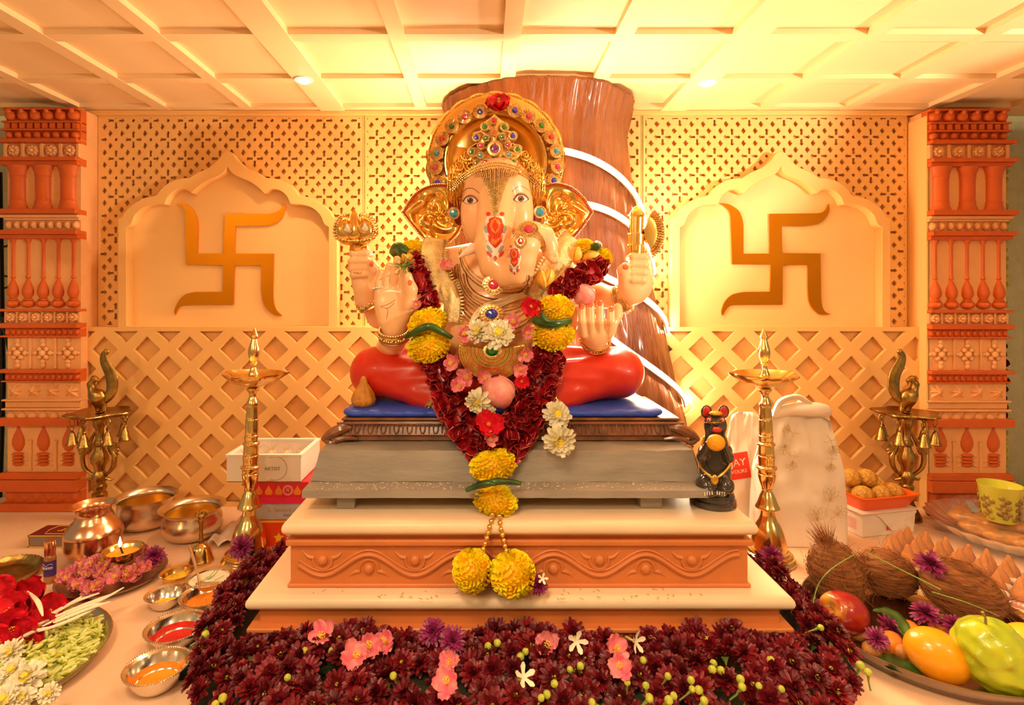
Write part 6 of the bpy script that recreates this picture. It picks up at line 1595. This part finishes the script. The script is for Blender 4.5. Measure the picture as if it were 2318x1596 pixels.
# ------------------------------------------------------------------ mouse statue
MO_ = mat('glossy_dark_stone', (.05, .036, .028), .14, coat=.8, var=.1); GP = mat('gold_paint', (.72, .40, .06), .25, .7); REDG = mat('red_gloss', (.62, .015, .01), .2, coat=1)
MW_ = Vector((.394, .945, .2032)); dX = .394-(1627-CX)/F*.945
mt = thing('mouse_statue', 'glossy dark mouse statue with red ears holding an orange sweet, on the pedestal corner', 'statue', MW_)
def Q(px, py, Y=.945): return P(px, py, Y)+Vector((dX, 0, 0))-MW_
s = SDF(); s.ell(Q(1628, 1062), (.026, .024, .044), k=.01); s.ell(Q(1629, 1018), (.021, .020, .024), k=.012); s.ell(Q(1629, 962, .94), (.0185, .019, .022), k=.008)
s.cap(Q(1629, 990), Q(1629, 1012), .015, .018, .01); s.cap(Q(1631, 962, .928), Q(1632, 970, .914), .011, .0075, .006)
for q in (-1, 1):
    s.cap(Q(1629+q*27, 1020, .935), Q(1629+q*30, 1036, .918), .0085, .008, .006); s.cap(Q(1629+q*30, 1036, .918), Q(1631+q*17, 1006, .906), .008, .0062, .004)
    s.ell(Q(1628+q*22, 1098, .925), (.015, .019, .016), k=.008); s.ell(Q(1628+q*12, 1116, .908), (.011, .012, .006), k=.004)
s.build('body', MO_, mt, .0019)
MB().lathe([(.0395, 0), (.0405, .004), (.039, .013), (.0355, .0155), (.0355, .018), (.037, .022), (.035, .030), (.028, .034), (.0003, .034)], 44, Matrix.Translation((-.0025, 0, 0)) @ Matrix.Diagonal((.94, .94, .72, 1))).build('round_base', MO_, mt)
for q, ex in ((-1, 1609), (1, 1648)):
    e = MB().ell(Q(ex, 932, .945), (.0095, .004, .0115), 18, 12).build('ear', MO_, mt)
    MB().ell(Q(ex, 932, .9415), (.0070, .0022, .0088), 16, 10).build('red_inner_ear', REDG, e)
    ey = MB().ell(Q(1630+q*15, 951, .9235), (.0052, .0032, .0042), 12, 8).build('eye', REDG, mt)
    MB().ell(Q(1630+q*15, 951, .9205), (.0028, .0016, .0026), 10, 6).build('eyeball', WHT, ey); MB().ell(Q(1629+q*15, 951, .9193), (.0014, .0010, .0016), 8, 6).build('pupil', BLK, ey)
    for k in range(4):
        MB().tube([Q(1631+q*(17-1), 997+k*4, .900), Q(1631+q*10, 997+k*4, .8965)], .0008, 5).build('white_claw', WHT, mt)
        MB().tube([Q(1628+q*(6+k*5.5), 1112+k*.8, .900), Q(1628+q*(5.5+k*5.5), 1120+k*.8, .897)], .0009, 5).build('white_claw', WHT, mt)
MB().ell(Q(1633, 973, .905), (.0075, .004, .0048), 12, 8).build('red_mouth', REDG, mt); MB().ell(Q(1632, 962, .909), (.0042, .003, .0035), 10, 8).build('nose', BLK, mt)
mb = MB(); mb.tube([Q(1606+46*i/16, 957+18*math.sin(PI*i/16)*-0-0+0*i, .935-.026*math.sin(PI*i/16)) for i in range(17)], .0012, 5); mb.build('gold_bridle', GP, mt)
MB().ell(Q(1630, 936, .932), (.012, .010, .0045), 14, 8).build('gold_forehead', GP, mt)
lad = MB().ell((0, 0, 0), (.0145, .0125, .0135), 20, 14).build('round_sweet', mat('orange_sweet', (.92, .40, .01), .35, bump=.4, bscale=200), None); lad.location = MW_+Q(1631, 1002, .893); tag(lad, 'bright orange round sweet held in the paws of the mouse statue', 'sweet')
mb = MB(); pts = crv([Q(1589, 1030, .945), Q(1597, 1058, .922), Q(1613, 1075, .913), Q(1628, 1083, .911), Q(1645, 1073, .914), Q(1660, 1055, .924), Q(1666, 1030, .945)], 8); mb.tube(pts, .0022, 6); mb.ell(Q(1628, 1087, .910), (.0065, .003, .0095), 10, 6); mb.build('gold_chain', GP, mt)
for q in (-1, 1): MB().tube([Q(1629+q*26, 990, .93), Q(1629+q*30, 1006, .925), Q(1629+q*24, 1018, .918)], .0018, 6).build('armlet', GP, mt)
# ------------------------------------------------------------------ carry bags
BAGM = mat('white_nonwoven_bag', (.90, .78, .66), .55, bump=.25, bscale=25, var=.05, vscale=6)
from mathutils import noise as mnoise
def bag(W0_, x0, x1, d, h, m, seed, topw=.75, label='', name='carry_bag'):
    t = thing(name, label, 'bag', W0_); r = random.Random(seed); rows = []
    for i in range(33):
        v = i/32; z = h*v; w = (x1-x0)/2*(1-.02*math.sin(v*PI)-(1-topw)*max(0, v-.55)/.45); dd = d/2*(1-.88*max(0, v-.35)/.65); cx_ = 0
        row = []
        for j in range(64):
            a = 2*PI*j/64; ca, sa = math.cos(a), math.sin(a); p = 5
            q = (abs(ca)**p+abs(sa)**p)**(-1/p)
            nv = Vector((2.2*ca*q, 2.2*sa, 3.2*v+seed)); wr = .012*(abs(mnoise.noise(nv))-.25)+.006*mnoise.noise(nv*2.7)+.003*math.sin(3*a+9*v+seed)
            row.append((cx_+w*ca*q+wr*(abs(ca)*.7), dd*sa*q+wr*1.2*v+wr*.3, z-(.03*abs(ca)**4*topw*(v > .6)*(v-.6)/.4)))
        rows.append(row)
    rows.append([(p[0]*.55, p[1]*.1, h*1.005) for p in rows[-1]])
    MB().grid(rows, closed=True).build('bag_body', m, t, angle=180); return t
B1 = bag((.716, 1.262, .0006), -.099, .103, .075, .292, BAGM, 2, .72, 'white carry bag printed with gold lilies, behind the right brass lamp')
mb = MB()
mb.tube(crv([(-.055, -.005, .285), (-.045, -.012, .318), (-.012, -.016, .330), (.012, -.018, .318), (.03, -.01, .305)], 6), [.012-.0002*i for i in range(25)], 10, flat=.6); mb.tube(crv([(-.06, 0, .285), (-.02, -.01, .300), (.02, -.018, .302), (.055, -.01, .298), (.060, 0, .285)], 6), [.010+.006*math.sin(PI*i/24) for i in range(25)], 10)
mb.tube(crv([(.0, .0, .29), (.01, .004, .312), (.028, .004, .300)], 6), [.008]*13, 8); mb.build('knotted_handles', BAGM, B1)
GPR = mat('gold_line_print', (.55, .40, .18), .5)
def lily(cx, cz, s, rot=0):
    mb = MB(); y = -.0405 if cz < .12 else -.0405+.030*(cz-.12)/.17
    def pt(x, z): a = rot; return (cx+s*(x*math.cos(a)-z*math.sin(a)), y-.006, cz+s*(x*math.sin(a)+z*math.cos(a)))
    for k in range(-2, 3):
        a = k*.42; L = 1.0-.1*abs(k)
        for sg in (-1, 1):
            mb.tube([pt(math.sin(a)*L*t+sg*.16*math.sin(PI*t)*math.cos(a), math.cos(a)*L*t-sg*.16*math.sin(PI*t)*math.sin(a)) for t in [i/8 for i in range(9)]], .00045, 4)
    for k in (-1, 0, 1): mb.tube([pt(0, 0), pt(k*.12, .7)], .0003, 4)
    mb.tube([pt(0, 0), pt(-.05, -.5), pt(.1, -1.1)], .0005, 4)
    for sg in (-1, 1): mb.tube([pt(.02, -.6), pt(sg*.3, -.45), pt(sg*.55, -.65)], .00045, 4)
    return mb
for a in ((.045, .105, .034, -.3), (.018, .062, .034, .15), (.060, .075, .026, -.9), (-.042, .225, .026, 2.6), (-.030, .190, .022, 2.9), (.062, .222, .024, 3.5), (.055, .185, .020, 3.0), (-.03, .255, .02, 1.2)):
    lily(*a).build('lily_print', GPR, B1)
B2 = bag((.634, 1.34, .0006), -.05, .062, .06, .275, BAGM, 5, .6, 'white carry bag with a red printed panel, between mouse statue and right brass lamp')
MB().box(-.048, .018, -.036, -.0345, .128, .190, Matrix.Rotation(-.16, 4, 'Y')).build('red_panel', mat('red_print', (.80, .04, .01), .5), B2, smooth=False)
T2 = Matrix.Rotation(-.16, 4, 'Y')
text('lettering', 'JAY', .024, WCARD, T2 @ Matrix.Translation((-.008, -.0368, .167)) @ Matrix.Rotation(PI/2, 4, 'X'), B2, .0002); text('lettering', 'FAVOURS', .012, WCARD, T2 @ Matrix.Translation((-.016, -.0368, .146)) @ Matrix.Rotation(PI/2, 4, 'X'), B2, .0002)
# ------------------------------------------------------------------ cake box, white tray, orange tray of laddus
cb = thing('cake_box', 'white bakery box with scalloped flaps under the trays of sweets', 'box', (.874, 1.276, .0006), .21)
MB().frustum((-.002, .144, -.002, .092), (-.004, .146, -.004, .094), 0, .050).build('carton', WCARD, cb, smooth=False, bevel=.001)
fl = [(.030, .0), (.045, -.008), (.058, -.022), (.066, -.030), (.078, -.040), (.092, -.042), (.106, -.036), (.112, -.026), (.112, -.018), (.120, -.014), (.132, -.010), (.146, -.003), (.146, .002), (-.004, .002), (.0, .0)]
MB().prism([(x, .0505+z) for x, z in fl[:-1]], -.0062, -.0052).build('scalloped_flap', WCARD, cb, smooth=False)
MB().box(-.004, .146, -.006, .094, .0500, .0515).build('lid', WCARD, cb, smooth=False)
for i in range(6): MB().box(-.0052, -.0048, .012, .012+fb.uniform(.05, .07), .014+.0045*i, .0152+.0045*i).build('print_line', mat('rose_print', (.85, .30, .25)), cb, smooth=False)
MB().box(.064, .082, -.0052, -.0042, .012, .024).build('red_logo_print', REDC, cb, smooth=False)
tr_ = thing('white_tray', 'shallow white plastic tray between the orange tray and bakery box', 'tray', (.868, 1.268, .0526), .21)
mb = MB(); mb.frustum((0, .150, 0, .105), (-.006, .158, -.006, .113), 0, .006); mb.build('dish', WCARD, tr_, smooth=False, bevel=.002)
ot = thing('orange_tray', 'bright orange plastic tray filled with round golden laddus', 'tray', (.872, 1.272, .0592), .21)
OPL = mat('orange_plastic', (.90, .12, .005), .3, coat=.2)
rows = []
for x0, x1, y0, y1, z in ((.008, .140, .006, .098, 0), (-.004, .154, -.008, .110, .031), (-.007, .157, -.011, .113, .031), (-.007, .157, -.011, .113, .033), (-.002, .152, -.006, .108, .033), (.011, .137, .009, .095, .003)):
    c_ = [];
    for cx_, cy_, a0 in ((x1-.012, y0+.012, -90), (x1-.012, y1-.012, 0), (x0+.012, y1-.012, 90), (x0+.012, y0+.012, 180)): c_ += [(cx_+.012*math.cos(R(a0+k*22.5)), cy_+.012*math.sin(R(a0+k*22.5)), z) for k in range(5)]
    rows.append(c_)
MB().grid(rows, closed=True).add(rows[0], [tuple(range(20))[::-1]]).add(rows[-1], [tuple(range(20))]).build('dish', OPL, ot, angle=50)
LADM = mat('laddu_golden', (.66, .32, .04), .45, var=.35, vscale=160, bump=1.0, bscale=260)
lm = MB().ell((0, 0, 0), (.0235, .0235, .0215), 24, 16); _t = lm.build('laddu', LADM, None); LM = _t.data; bpy.data.objects.remove(_t)
Tt = Matrix.Translation(ot.location) @ Matrix.Rotation(.21, 4, 'Z')
for i, (x, y, z) in enumerate([(.032, .030, .0275), (.080, .028, .0275), (.122, .034, .0265), (.034, .076, .0275), (.082, .076, .0275), (.124, .080, .0265), (.030, .062, .058), (.066, .052, .058)]):
    o = link('laddu', LM); o.location = Tt @ Vector((x, y, z)); tag(o, 'golden laddu in the orange tray, ' + ['front row, left', 'front row, middle', 'front row, right', 'back row, left', 'back row, middle', 'back row, right', 'on top of the pile at the left', 'on top of the pile near the middle'][i], 'sweet')
# ------------------------------------------------------------------ platter of fritters in cellophane, candle glass
pt = thing('cellophane_platter', 'fluted silver platter wrapped in cellophane at the right edge', 'platter', (1.195, 1.255, .0006))
MB().lathe([(.0003, .012), (.10, .012), (.125, .022), (.150, .040), (.153, .041), (.150, .036), (.125, .016), (.095, .004), (.09, 0), (.0003, 0)][::-1], 96, wob=lambda a, i: 1+.025*math.sin(26*a)*(r_ if False else (2 <= i <= 7))).build('fluted_dish', SILVER, pt, angle=60)
CEL = mat('cellophane', (1, .93, .85), .05, alpha=.06, coat=1.0, bump=.8, bscale=30)
rows = [[(.158*math.sin(PI/2*k/9)*math.cos(a)*(1+.02*math.sin(9*a+k)), .158*math.sin(PI/2*k/9)*math.sin(a)*(1+.02*math.sin(7*a)), .022+.050*math.cos(PI/2*k/9)**.8+.005*math.sin(5*a+k*1.3)*(k > 0)+.003*math.sin(13*a-k)) for a in [2*PI*j/60 for j in range(60)]] for k in range(10)]
MB().grid(rows, closed=True).build('cellophane_wrap', CEL, pt, angle=180)
FRI = mat('fried_dough', (.58, .22, .02), .35, var=.35, vscale=40, bump=.3, bscale=90, coat=.4)
for i, (x, y, z, a, L) in enumerate([(-.055, -.055, .032, -.55, .045), (-.02, -.085, .030, -.30, .045), (.03, -.095, .030, -.05, .048), (.08, -.080, .032, .25, .045), (-.075, -.01, .032, -.9, .042), (-.03, -.03, .045, -.45, .050), (.035, -.05, .046, -.2, .05), (-.06, .035, .036, -.95, .045), (.10, -.03, .040, .5, .045), (.01, .05, .034, .1, .05), (-.045, .08, .034, .5, .045)]):
    o = MB().ell((0, 0, 0), (L, .017, .014), 20, 12, Matrix.Rotation(a, 4, 'Z')).build('fritter', FRI, None); o.location = Vector(pt.location)+Vector((x, y, z)); tag(o, 'one of the long golden brown fritters under the cellophane', 'snack', 'fritters on the cellophane platter')
gl = thing('candle_glass', 'yellow green candle glass decorated with brown pebbles, standing by the platter', 'candle', (1.135, 1.215, .066))
MB().lathe([(.0003, 0), (.031, 0), (.033, .004), (.042, .082), (.043, .084), (.041, .084), (.0385, .070), (.0003, .068)], 44, Matrix.Scale(.93, 4)).build('wax_glass', mat('lime_wax', (.62, .60, .06), .2, sss=0, coat=.7), gl)
PEB = mat('brown_pebble', (.17, .06, .02), .25, col2=(.45, .28, .05), vscale=40, coat=.6)
for i in range(62):
    a = 2*PI*i*.56984; z = .008+.050*((i*.75488) % 1); r = (.0335+.0095*z/.08)*.93; o = MB().ell((0, 0, 0), (.0058, .0018, .0050), 10, 6, M3((-math.sin(a), math.cos(a), 0), (-math.cos(a), -math.sin(a), 0), (0, 0, 1), (r*math.cos(a), r*math.sin(a), z))).build('pebble', PEB, gl)
# tray of small cone sweets under clear film, trimmed with pearls
st = thing('cone_sweet_tray', 'long clear topped tray of small orange cone sweets behind the coconuts', 'tray', (.980, 1.09, .0006), -.95)
MB().box(-.16, .16, -.08, .08, 0, .004).build('base_board', mat('pink_board', (.75, .35, .28), .4), st, smooth=False, bevel=.001)
mb = MB()
for s_, q in (((-.16, -.08), (.16, -.08)), ((.16, -.08), (.16, .08)), ((.16, .08), (-.16, .08)), ((-.16, .08), (-.16, -.08))):
    n = int(math.dist(s_, q)/.006)
    for i in range(n): mb.ell((s_[0]+(q[0]-s_[0])*i/n, s_[1]+(q[1]-s_[1])*i/n, .0062), .0026, 7, 5)
mb.build('pearl_trim', mat('pearl', (.88, .76, .62), .2, coat=1), st)
mb = MB().box(-.152, .152, -.072, .072, .0465, .0470); mb.box(-.152, .152, -.072, -.0715, .004, .0465); mb.box(-.152, -.1515, -.072, .072, .004, .0465); mb.build('clear_cover', mat('clear_cover_film', (1, .95, .88), .05, alpha=.05, coat=1.0, bump=.5, bscale=20), st, smooth=False)
CON = mat('orange_cone_sweet', (.66, .22, .012), .45, var=.2, vscale=60, bump=.3, bscale=180)
_t = MB().lathe([(.012, 0), (.0150, .006), (.0135, .014), (.008, .026), (.0045, .034), (.003, .038), (.0003, .040)], 20, wob=lambda a, i: 1+.05*math.cos(7*a)).build('cone_sweet', CON, None); CM = _t.data; bpy.data.objects.remove(_t)
Ts = Matrix.Translation(st.location) @ Matrix.Rotation(-.95, 4, 'Z')
for i in range(9):
    for j in range(4):
        o = link('cone_sweet', CM); o.location = Ts @ Vector((-.136+.034*i, -.051+.034*j, .0045)); o.rotation_euler = (fb.uniform(-.1, .1), fb.uniform(-.1, .1), fb.random()*6); tag(o, 'one of the small orange cone sweets packed in rows under the clear cover', 'sweet', 'cone sweets in the clear topped tray')
# shells and pearls in front of that tray
SHL = mat('shell_cream', (.85, .68, .48), .3, coat=.5, var=.15, vscale=60)
for i, (x, y) in enumerate([(2262, 1322), (2285, 1332), (2300, 1318), (2272, 1345), (2308, 1345), (2250, 1338)]):
    o = MB().ell((0, 0, 0), (.010, .008, .007), 12, 8).ell((.007, .003, .001), (.006, .005, .005), 10, 6).build('shell', SHL, None, angle=180); p = G(x, y, .012); o.location = p; o.rotation_euler = (0, 0, i*1.1); tag(o, 'one of the small cream shells lying at the right edge beside the coconuts', 'shell', 'shells at the right edge')
# ------------------------------------------------------------------ fruit plate
PLC = (.720, .900)
plate('fruit_plate', 'large steel plate with a tall rim holding coconuts and fruit at the lower right', (PLC[0], PLC[1], .0006), .176, .030, STEEL, m2=mat('reflection_dark_steel', (.50, .41, .35), .18, 1.0))  # steel colour darkened to stand in for a dark reflection
COC = mat('coconut_husk', (.30, .10, .025), .8, var=.6, vscale=30, bump=1.0, bscale=30, stretch=(1, 1, 7), detail=8)
HFI = mat('coir_fibre', (.34, .125, .03), .7)
def coconut(c, r, ax, label, seed, tuft=.03):
    r_ = random.Random(seed); t = thing('coconut', label, 'coconut', c); x, y, d = frame(ax); T = M3(x, y, d)
    a1, a2 = r
    mb = MB(); rows = []
    for i in range(25):
        v = i/24; ph = PI*v; q = math.sin(ph)**.9; z = -math.cos(ph)*a2*(1.0 if v < .5 else 1+.18*((v-.5)*2)**4)
        rows.append([T @ Vector(((a1*q*(1+.03*math.sin(3*a+1)+.015*math.sin(17*a+z*60)))*math.cos(a), a1*q*(1+.02*math.sin(3*a)+.015*math.sin(13*a+z*90))*math.sin(a), z)) for a in [2*PI*j/48 for j in range(48)]])
    mb.grid(rows, closed=True).build('husk', COC, t, angle=180)
    mb = MB()
    for i in range(230):
        a = r_.uniform(0, 2*PI); v = r_.uniform(.1, .8); pts = []
        for k in range(6):
            vv = min(.97, v+k*.05); ph = PI*vv; q = math.sin(ph)**.9; lift = .0012+.0020*math.sin(k*1.3+i)+(.004*r_.random() if k > 3 else 0); aa = a+.12*math.sin(k*.9+i)
            pts.append(T @ Vector(((a1*q+lift)*math.cos(aa), (a1*q+lift)*math.sin(aa), -math.cos(ph)*(a2+lift))))
        mb.tube(pts, .00038, 3)
    for i in range(70):
        a = r_.uniform(0, 2*PI); q = r_.uniform(0, .012); b0 = Vector((q*math.cos(a), q*math.sin(a), a2*.98)); e = Vector((q*math.cos(a)*2.4+r_.gauss(0, .006), q*math.sin(a)*2.4+r_.gauss(0, .006), a2*1.1+tuft*r_.uniform(.5, 1)))
        mb.tube([T @ b0, T @ (b0.lerp(e, .5)+Vector((.002, 0, 0))), T @ e], [.0007, .0006, .0002], 3)
    for i in range(14):
        a = r_.uniform(0, 2*PI); p0 = Vector((a1*math.cos(a), a1*math.sin(a), r_.uniform(-.3, .5)*a2)); e = p0*1.25+Vector((r_.gauss(0, .012), r_.gauss(0, .012), r_.gauss(0, .02)))
        mb.tube([T @ p0, T @ (p0.lerp(e, .5)+Vector((0, 0, .004))), T @ e], .0003, 3)
    o = mb.build('coir_fibres', HFI, t); o['kind'] = 'stuff'; return t
coconut((.640, 1.004, .052), (.043, .058), (-.35, -.05, 1.0), 'hairy brown coconut with an upright tuft, leftmost of the three', 1, .035)
coconut((.744, 1.018, .047), (.040, .054), (-.85, -.2, .35), 'hairy brown coconut lying between the other two', 2, .02)
coconut((.824, .955, .050), (.044, .060), (.9, -.35, -.35), 'rightmost brown coconut, lying by the green fruit', 3, .01)
def sdf_fruit(name, label, c, ops, m, vox=.0016, stem=None, disp=None, smooth=2):
    t = thing(name, label, 'fruit', c); s = SDF()
    for o in ops: s.ell(*o[:2], k=o[2], neg=len(o) > 3)
    s.build('flesh', m, t, vox, disp=disp, smooth=smooth)
    if stem: MB().tube(stem[0], stem[1], 7).build('stem', mat('fruit_stem', (.30, .20, .06), .7), t)
    return t
APP = mat('apple_skin', (.32, .012, .010), .22, col2=(.72, .34, .05), vscale=14, coat=.5, detail=4, stretch=(1.4, .5, 1), ramp=(.36, .46))
a_ = sdf_fruit('apple', 'dark red apple with a golden patch, at the left of the fruit plate', (.588, .902, .040), [((0, 0, 0), (.036, .034, .032), .01), ((-.012, -.004, .008), (.026, .026, .024), .01), ((-.038, -.012, .017), (.013, .012, .011), .012, 1)], APP, stem=([(-.022, -.012, .008), (-.028, -.014, .016), (-.033, -.014, .020)], [.0014, .0011, .0014]))
ORA = mat('orange_fruit_skin', (.96, .36, .004), .3, coat=.4, bump=.08, bscale=160, sss=0)
o = thing('orange_fruit', 'smooth bright orange fruit at the front of the plate', 'fruit', (.655, .798, .0395)); s = SDF(); s.ell((0, 0, 0), (.0430, .033, .0335), Euler((0, .45, -.25))); s.build('skin', ORA, o, .0016); MB().ell((.018, -.026, -.014), (.0015, .001, .0015), 6, 4).build('navel', mat('fruit_stem', (.3, .2, .06)), o)
def bumpy(X, Y, Z):
    r_ = np.random.RandomState(4); o = 0
    for i in range(14):
        d = r_.normal(size=3); d *= r_.uniform(150, 380)/np.linalg.norm(d); o = o+.00042*np.sin(X*d[0]+Y*d[1]+Z*d[2]+r_.uniform(0, 6))
    return o
GUA = mat('green_fruit_skin', (.52, .56, .010), .32, col2=(.38, .46, .015), vscale=30, coat=.4, bump=.15, bscale=120)
sdf_fruit('green_fruit', 'large bumpy yellow green fruit with a thin stem beside the orange fruit', (.716, .775, .056), [((.004, 0, -.008), (.046, .044, .043), .02), ((-.016, .0, .020), (.030, .028, .026), .03), ((-.014, -.002, .052), (.007, .007, .010), .010, 1)], GUA, .0015, stem=([(-.014, -.002, .040), (-.016, -.004, .052), (-.022, -.006, .062)], [.0020, .0014, .0020]), disp=bumpy, smooth=1)
sdf_fruit('yellow_fruit', 'round yellow fruit behind the green one, cut by the photo edge', (.800, .812, .040), [((0, 0, 0), (.034, .034, .033), .01)], mat('yellow_fruit_skin', (.95, .55, .02), .35, coat=.3))
NUT = mat('betel_nut_shell', (.50, .20, .04), .5, var=.3, vscale=70, bump=.3, bscale=150); DAT = mat('dried_apricot', (.72, .22, .02), .35, var=.3, vscale=60, bump=.6, bscale=90, coat=.3)
for i, (x, y, r, m, nm_, lb) in enumerate([(1942, 1432, .0125, NUT, 'betel_nut', 'round brown betel nut farthest left on the plate rim'), (1974, 1470, .0135, NUT, 'betel_nut', 'largest round betel nut, nearest the plate rim'), (2042, 1476, .0130, NUT, 'betel_nut', 'betel nut half hidden beside the orange fruit'), (1905, 1428, .010, NUT, 'betel_nut', 'small betel nut under the apple'),
                                         (2012, 1455, .0170, DAT, 'dried_apricot', 'tan almond shaped dried fruit in the middle of the plate'), (2062, 1425, .0130, DAT, 'dried_apricot', 'wrinkled orange dried fruit right of the green leaf'), (2135, 1418, .0150, DAT, 'dried_apricot', 'orange dried fruit behind the orange fruit')]):
    o = MB().ell((0, 0, 0), (r*(1.35 if m is DAT else 1), r, r*.85), 18, 12).build(nm_, m, None); p = G(x, y, .003+r*.85+.002); o.location = p; o.rotation_euler = (0, .2, i*.9); tag(o, lb, 'nut' if m is NUT else 'dried fruit')
def leaf(pts, w, label, cup=.35, z=.012):
    c = crv([G(x, y, zz) for x, y, zz in pts], 7); n = len(c); rows = []
    for i, p in enumerate(c):
        d = (c[min(i+1, n-1)]-c[max(i-1, 0)]).normalized(); s_ = Vector((-d.y, d.x, 0)).normalized(); ww = w*math.sin(PI*(.02+.96*i/(n-1)))**.8
        rows.append([p+s_*ww*u+Vector((0, 0, cup*ww*abs(u)+.0007*math.sin(i*1.3)*abs(u))) for u in (-1, -.66, -.33, 0, .33, .66, 1)])
    o = MB().grid(rows).build('leaf', LEAF, None, angle=180); o.modifiers.new('s', 'SOLIDIFY').thickness = .0007; return tag(o, label, 'leaf')
leaf([(1975, 1384, .030), (2005, 1388, .034), (2035, 1412, .028), (2058, 1450, .022)], .014, 'pointed green leaf with pale stalk lying between apple and orange fruit'); leaf([(1990, 1500, .016), (2030, 1515, .012), (2090, 1530, .010)], .022, 'flat green leaf under the nuts and the orange fruit'); leaf([(2110, 1405, .02), (2130, 1400, .026), (2155, 1415, .022)], .012, 'small green leaf under the purple flower behind the orange fruit')
for x, y, z, s, n_, lb in ((2105, 1280, .095, 1.15, (0, -.5, 1), 'purple chrysanthemum lying on top between the right coconuts'), (2095, 1392, .035, 1.05, (0, -.3, 1), 'dusty purple chrysanthemum in front of the middle coconut'), (2010, 1420, .024, .9, (.5, -.5, .7), 'purple chrysanthemum behind the green leaf, right of the apple'), (1985, 1447, .034, .8, (-.3, -.6, .8), 'drooping purple chrysanthemum above the largest betel nut'), (2160, 1420, .030, .95, (0, -.4, 1), 'purple chrysanthemum tucked behind the orange fruit')):
    lone('chrysanthemum', MAGM[x % 3], G(x, y, z), s, n_, lb)
for i, q in enumerate([[(1935, 1255, .105), (1880, 1290, .108), (1850, 1330, .075), (1838, 1385, .04)], [(1960, 1250, .105), (2040, 1290, .10), (2130, 1335, .10)], [(2110, 1340, .09), (2190, 1365, .10), (2262, 1395, .06)]]):
    o = MB().tube(crv([G(*p) for p in q], 8), .0009, 5).build('grass_blade', STEM, None); tag(o, ['long green grass blade arching over the leftmost coconut', 'thin grass blade between the two left coconuts', 'thin grass blade across the rightmost coconut'][i], 'grass blade')
# ------------------------------------------------------------------ right hanging garland, iron scroll at left
hg = thing('hanging_garland', 'yellow and maroon flower garland hanging beyond the right pillar', 'garland', (1.425, 1.53, .1))
for i in range(46):
    py = 292+i*19.6; z = HC+(CY-py)/F*1.53; m = (YEL if True else 0)
    o = link('flower_head', MGD[i % 3], hg, (fb.uniform(-.004, .004), fb.uniform(-.004, .004), z-.1)); o.scale = (.020, .020, .0135); o.rotation_euler = (0, 0, fb.random()*6)
    o.material_slots[0].link = 'OBJECT'; o.material_slots[1].link = 'OBJECT'
    c_ = mat('pale_marigold', (.72, .62, .12), .6) if not 780 < py < 965 else MAR
    o.material_slots[0].material = c_; o.material_slots[1].material = c_
MB().tube([(0, 0, -.05), (0, 0, ZC-.1)], .001, 5).build('string', THR, hg)
IR = mat('black_iron', (.02, .018, .016), .4, .6)
ir = thing('iron_scroll_stand', 'black wrought iron scroll stand just showing at the left edge', 'stand', (-1.345, 1.53, .0006))
mb = MB(); mb.tube([(0, 0, 0), (.01, 0, .3), (.0, 0, .9)], .008, 8)
for z0, r in ((.72, .035), (.60, .028)): mb.tube([(.016+r*(1-i/40)*math.cos(i*.25+2.2), 0, z0+r*(1-i/40)*math.sin(i*.25+2.2)) for i in range(30)], .0028, 6)
mb.build('scroll_frame', IR, ir); MB().tube([(.028, -.01, .50), (.050, -.01, .40), (.048, -.01, .33)], [.014, .012, .004], 10).build('black_arm', IR, ir)
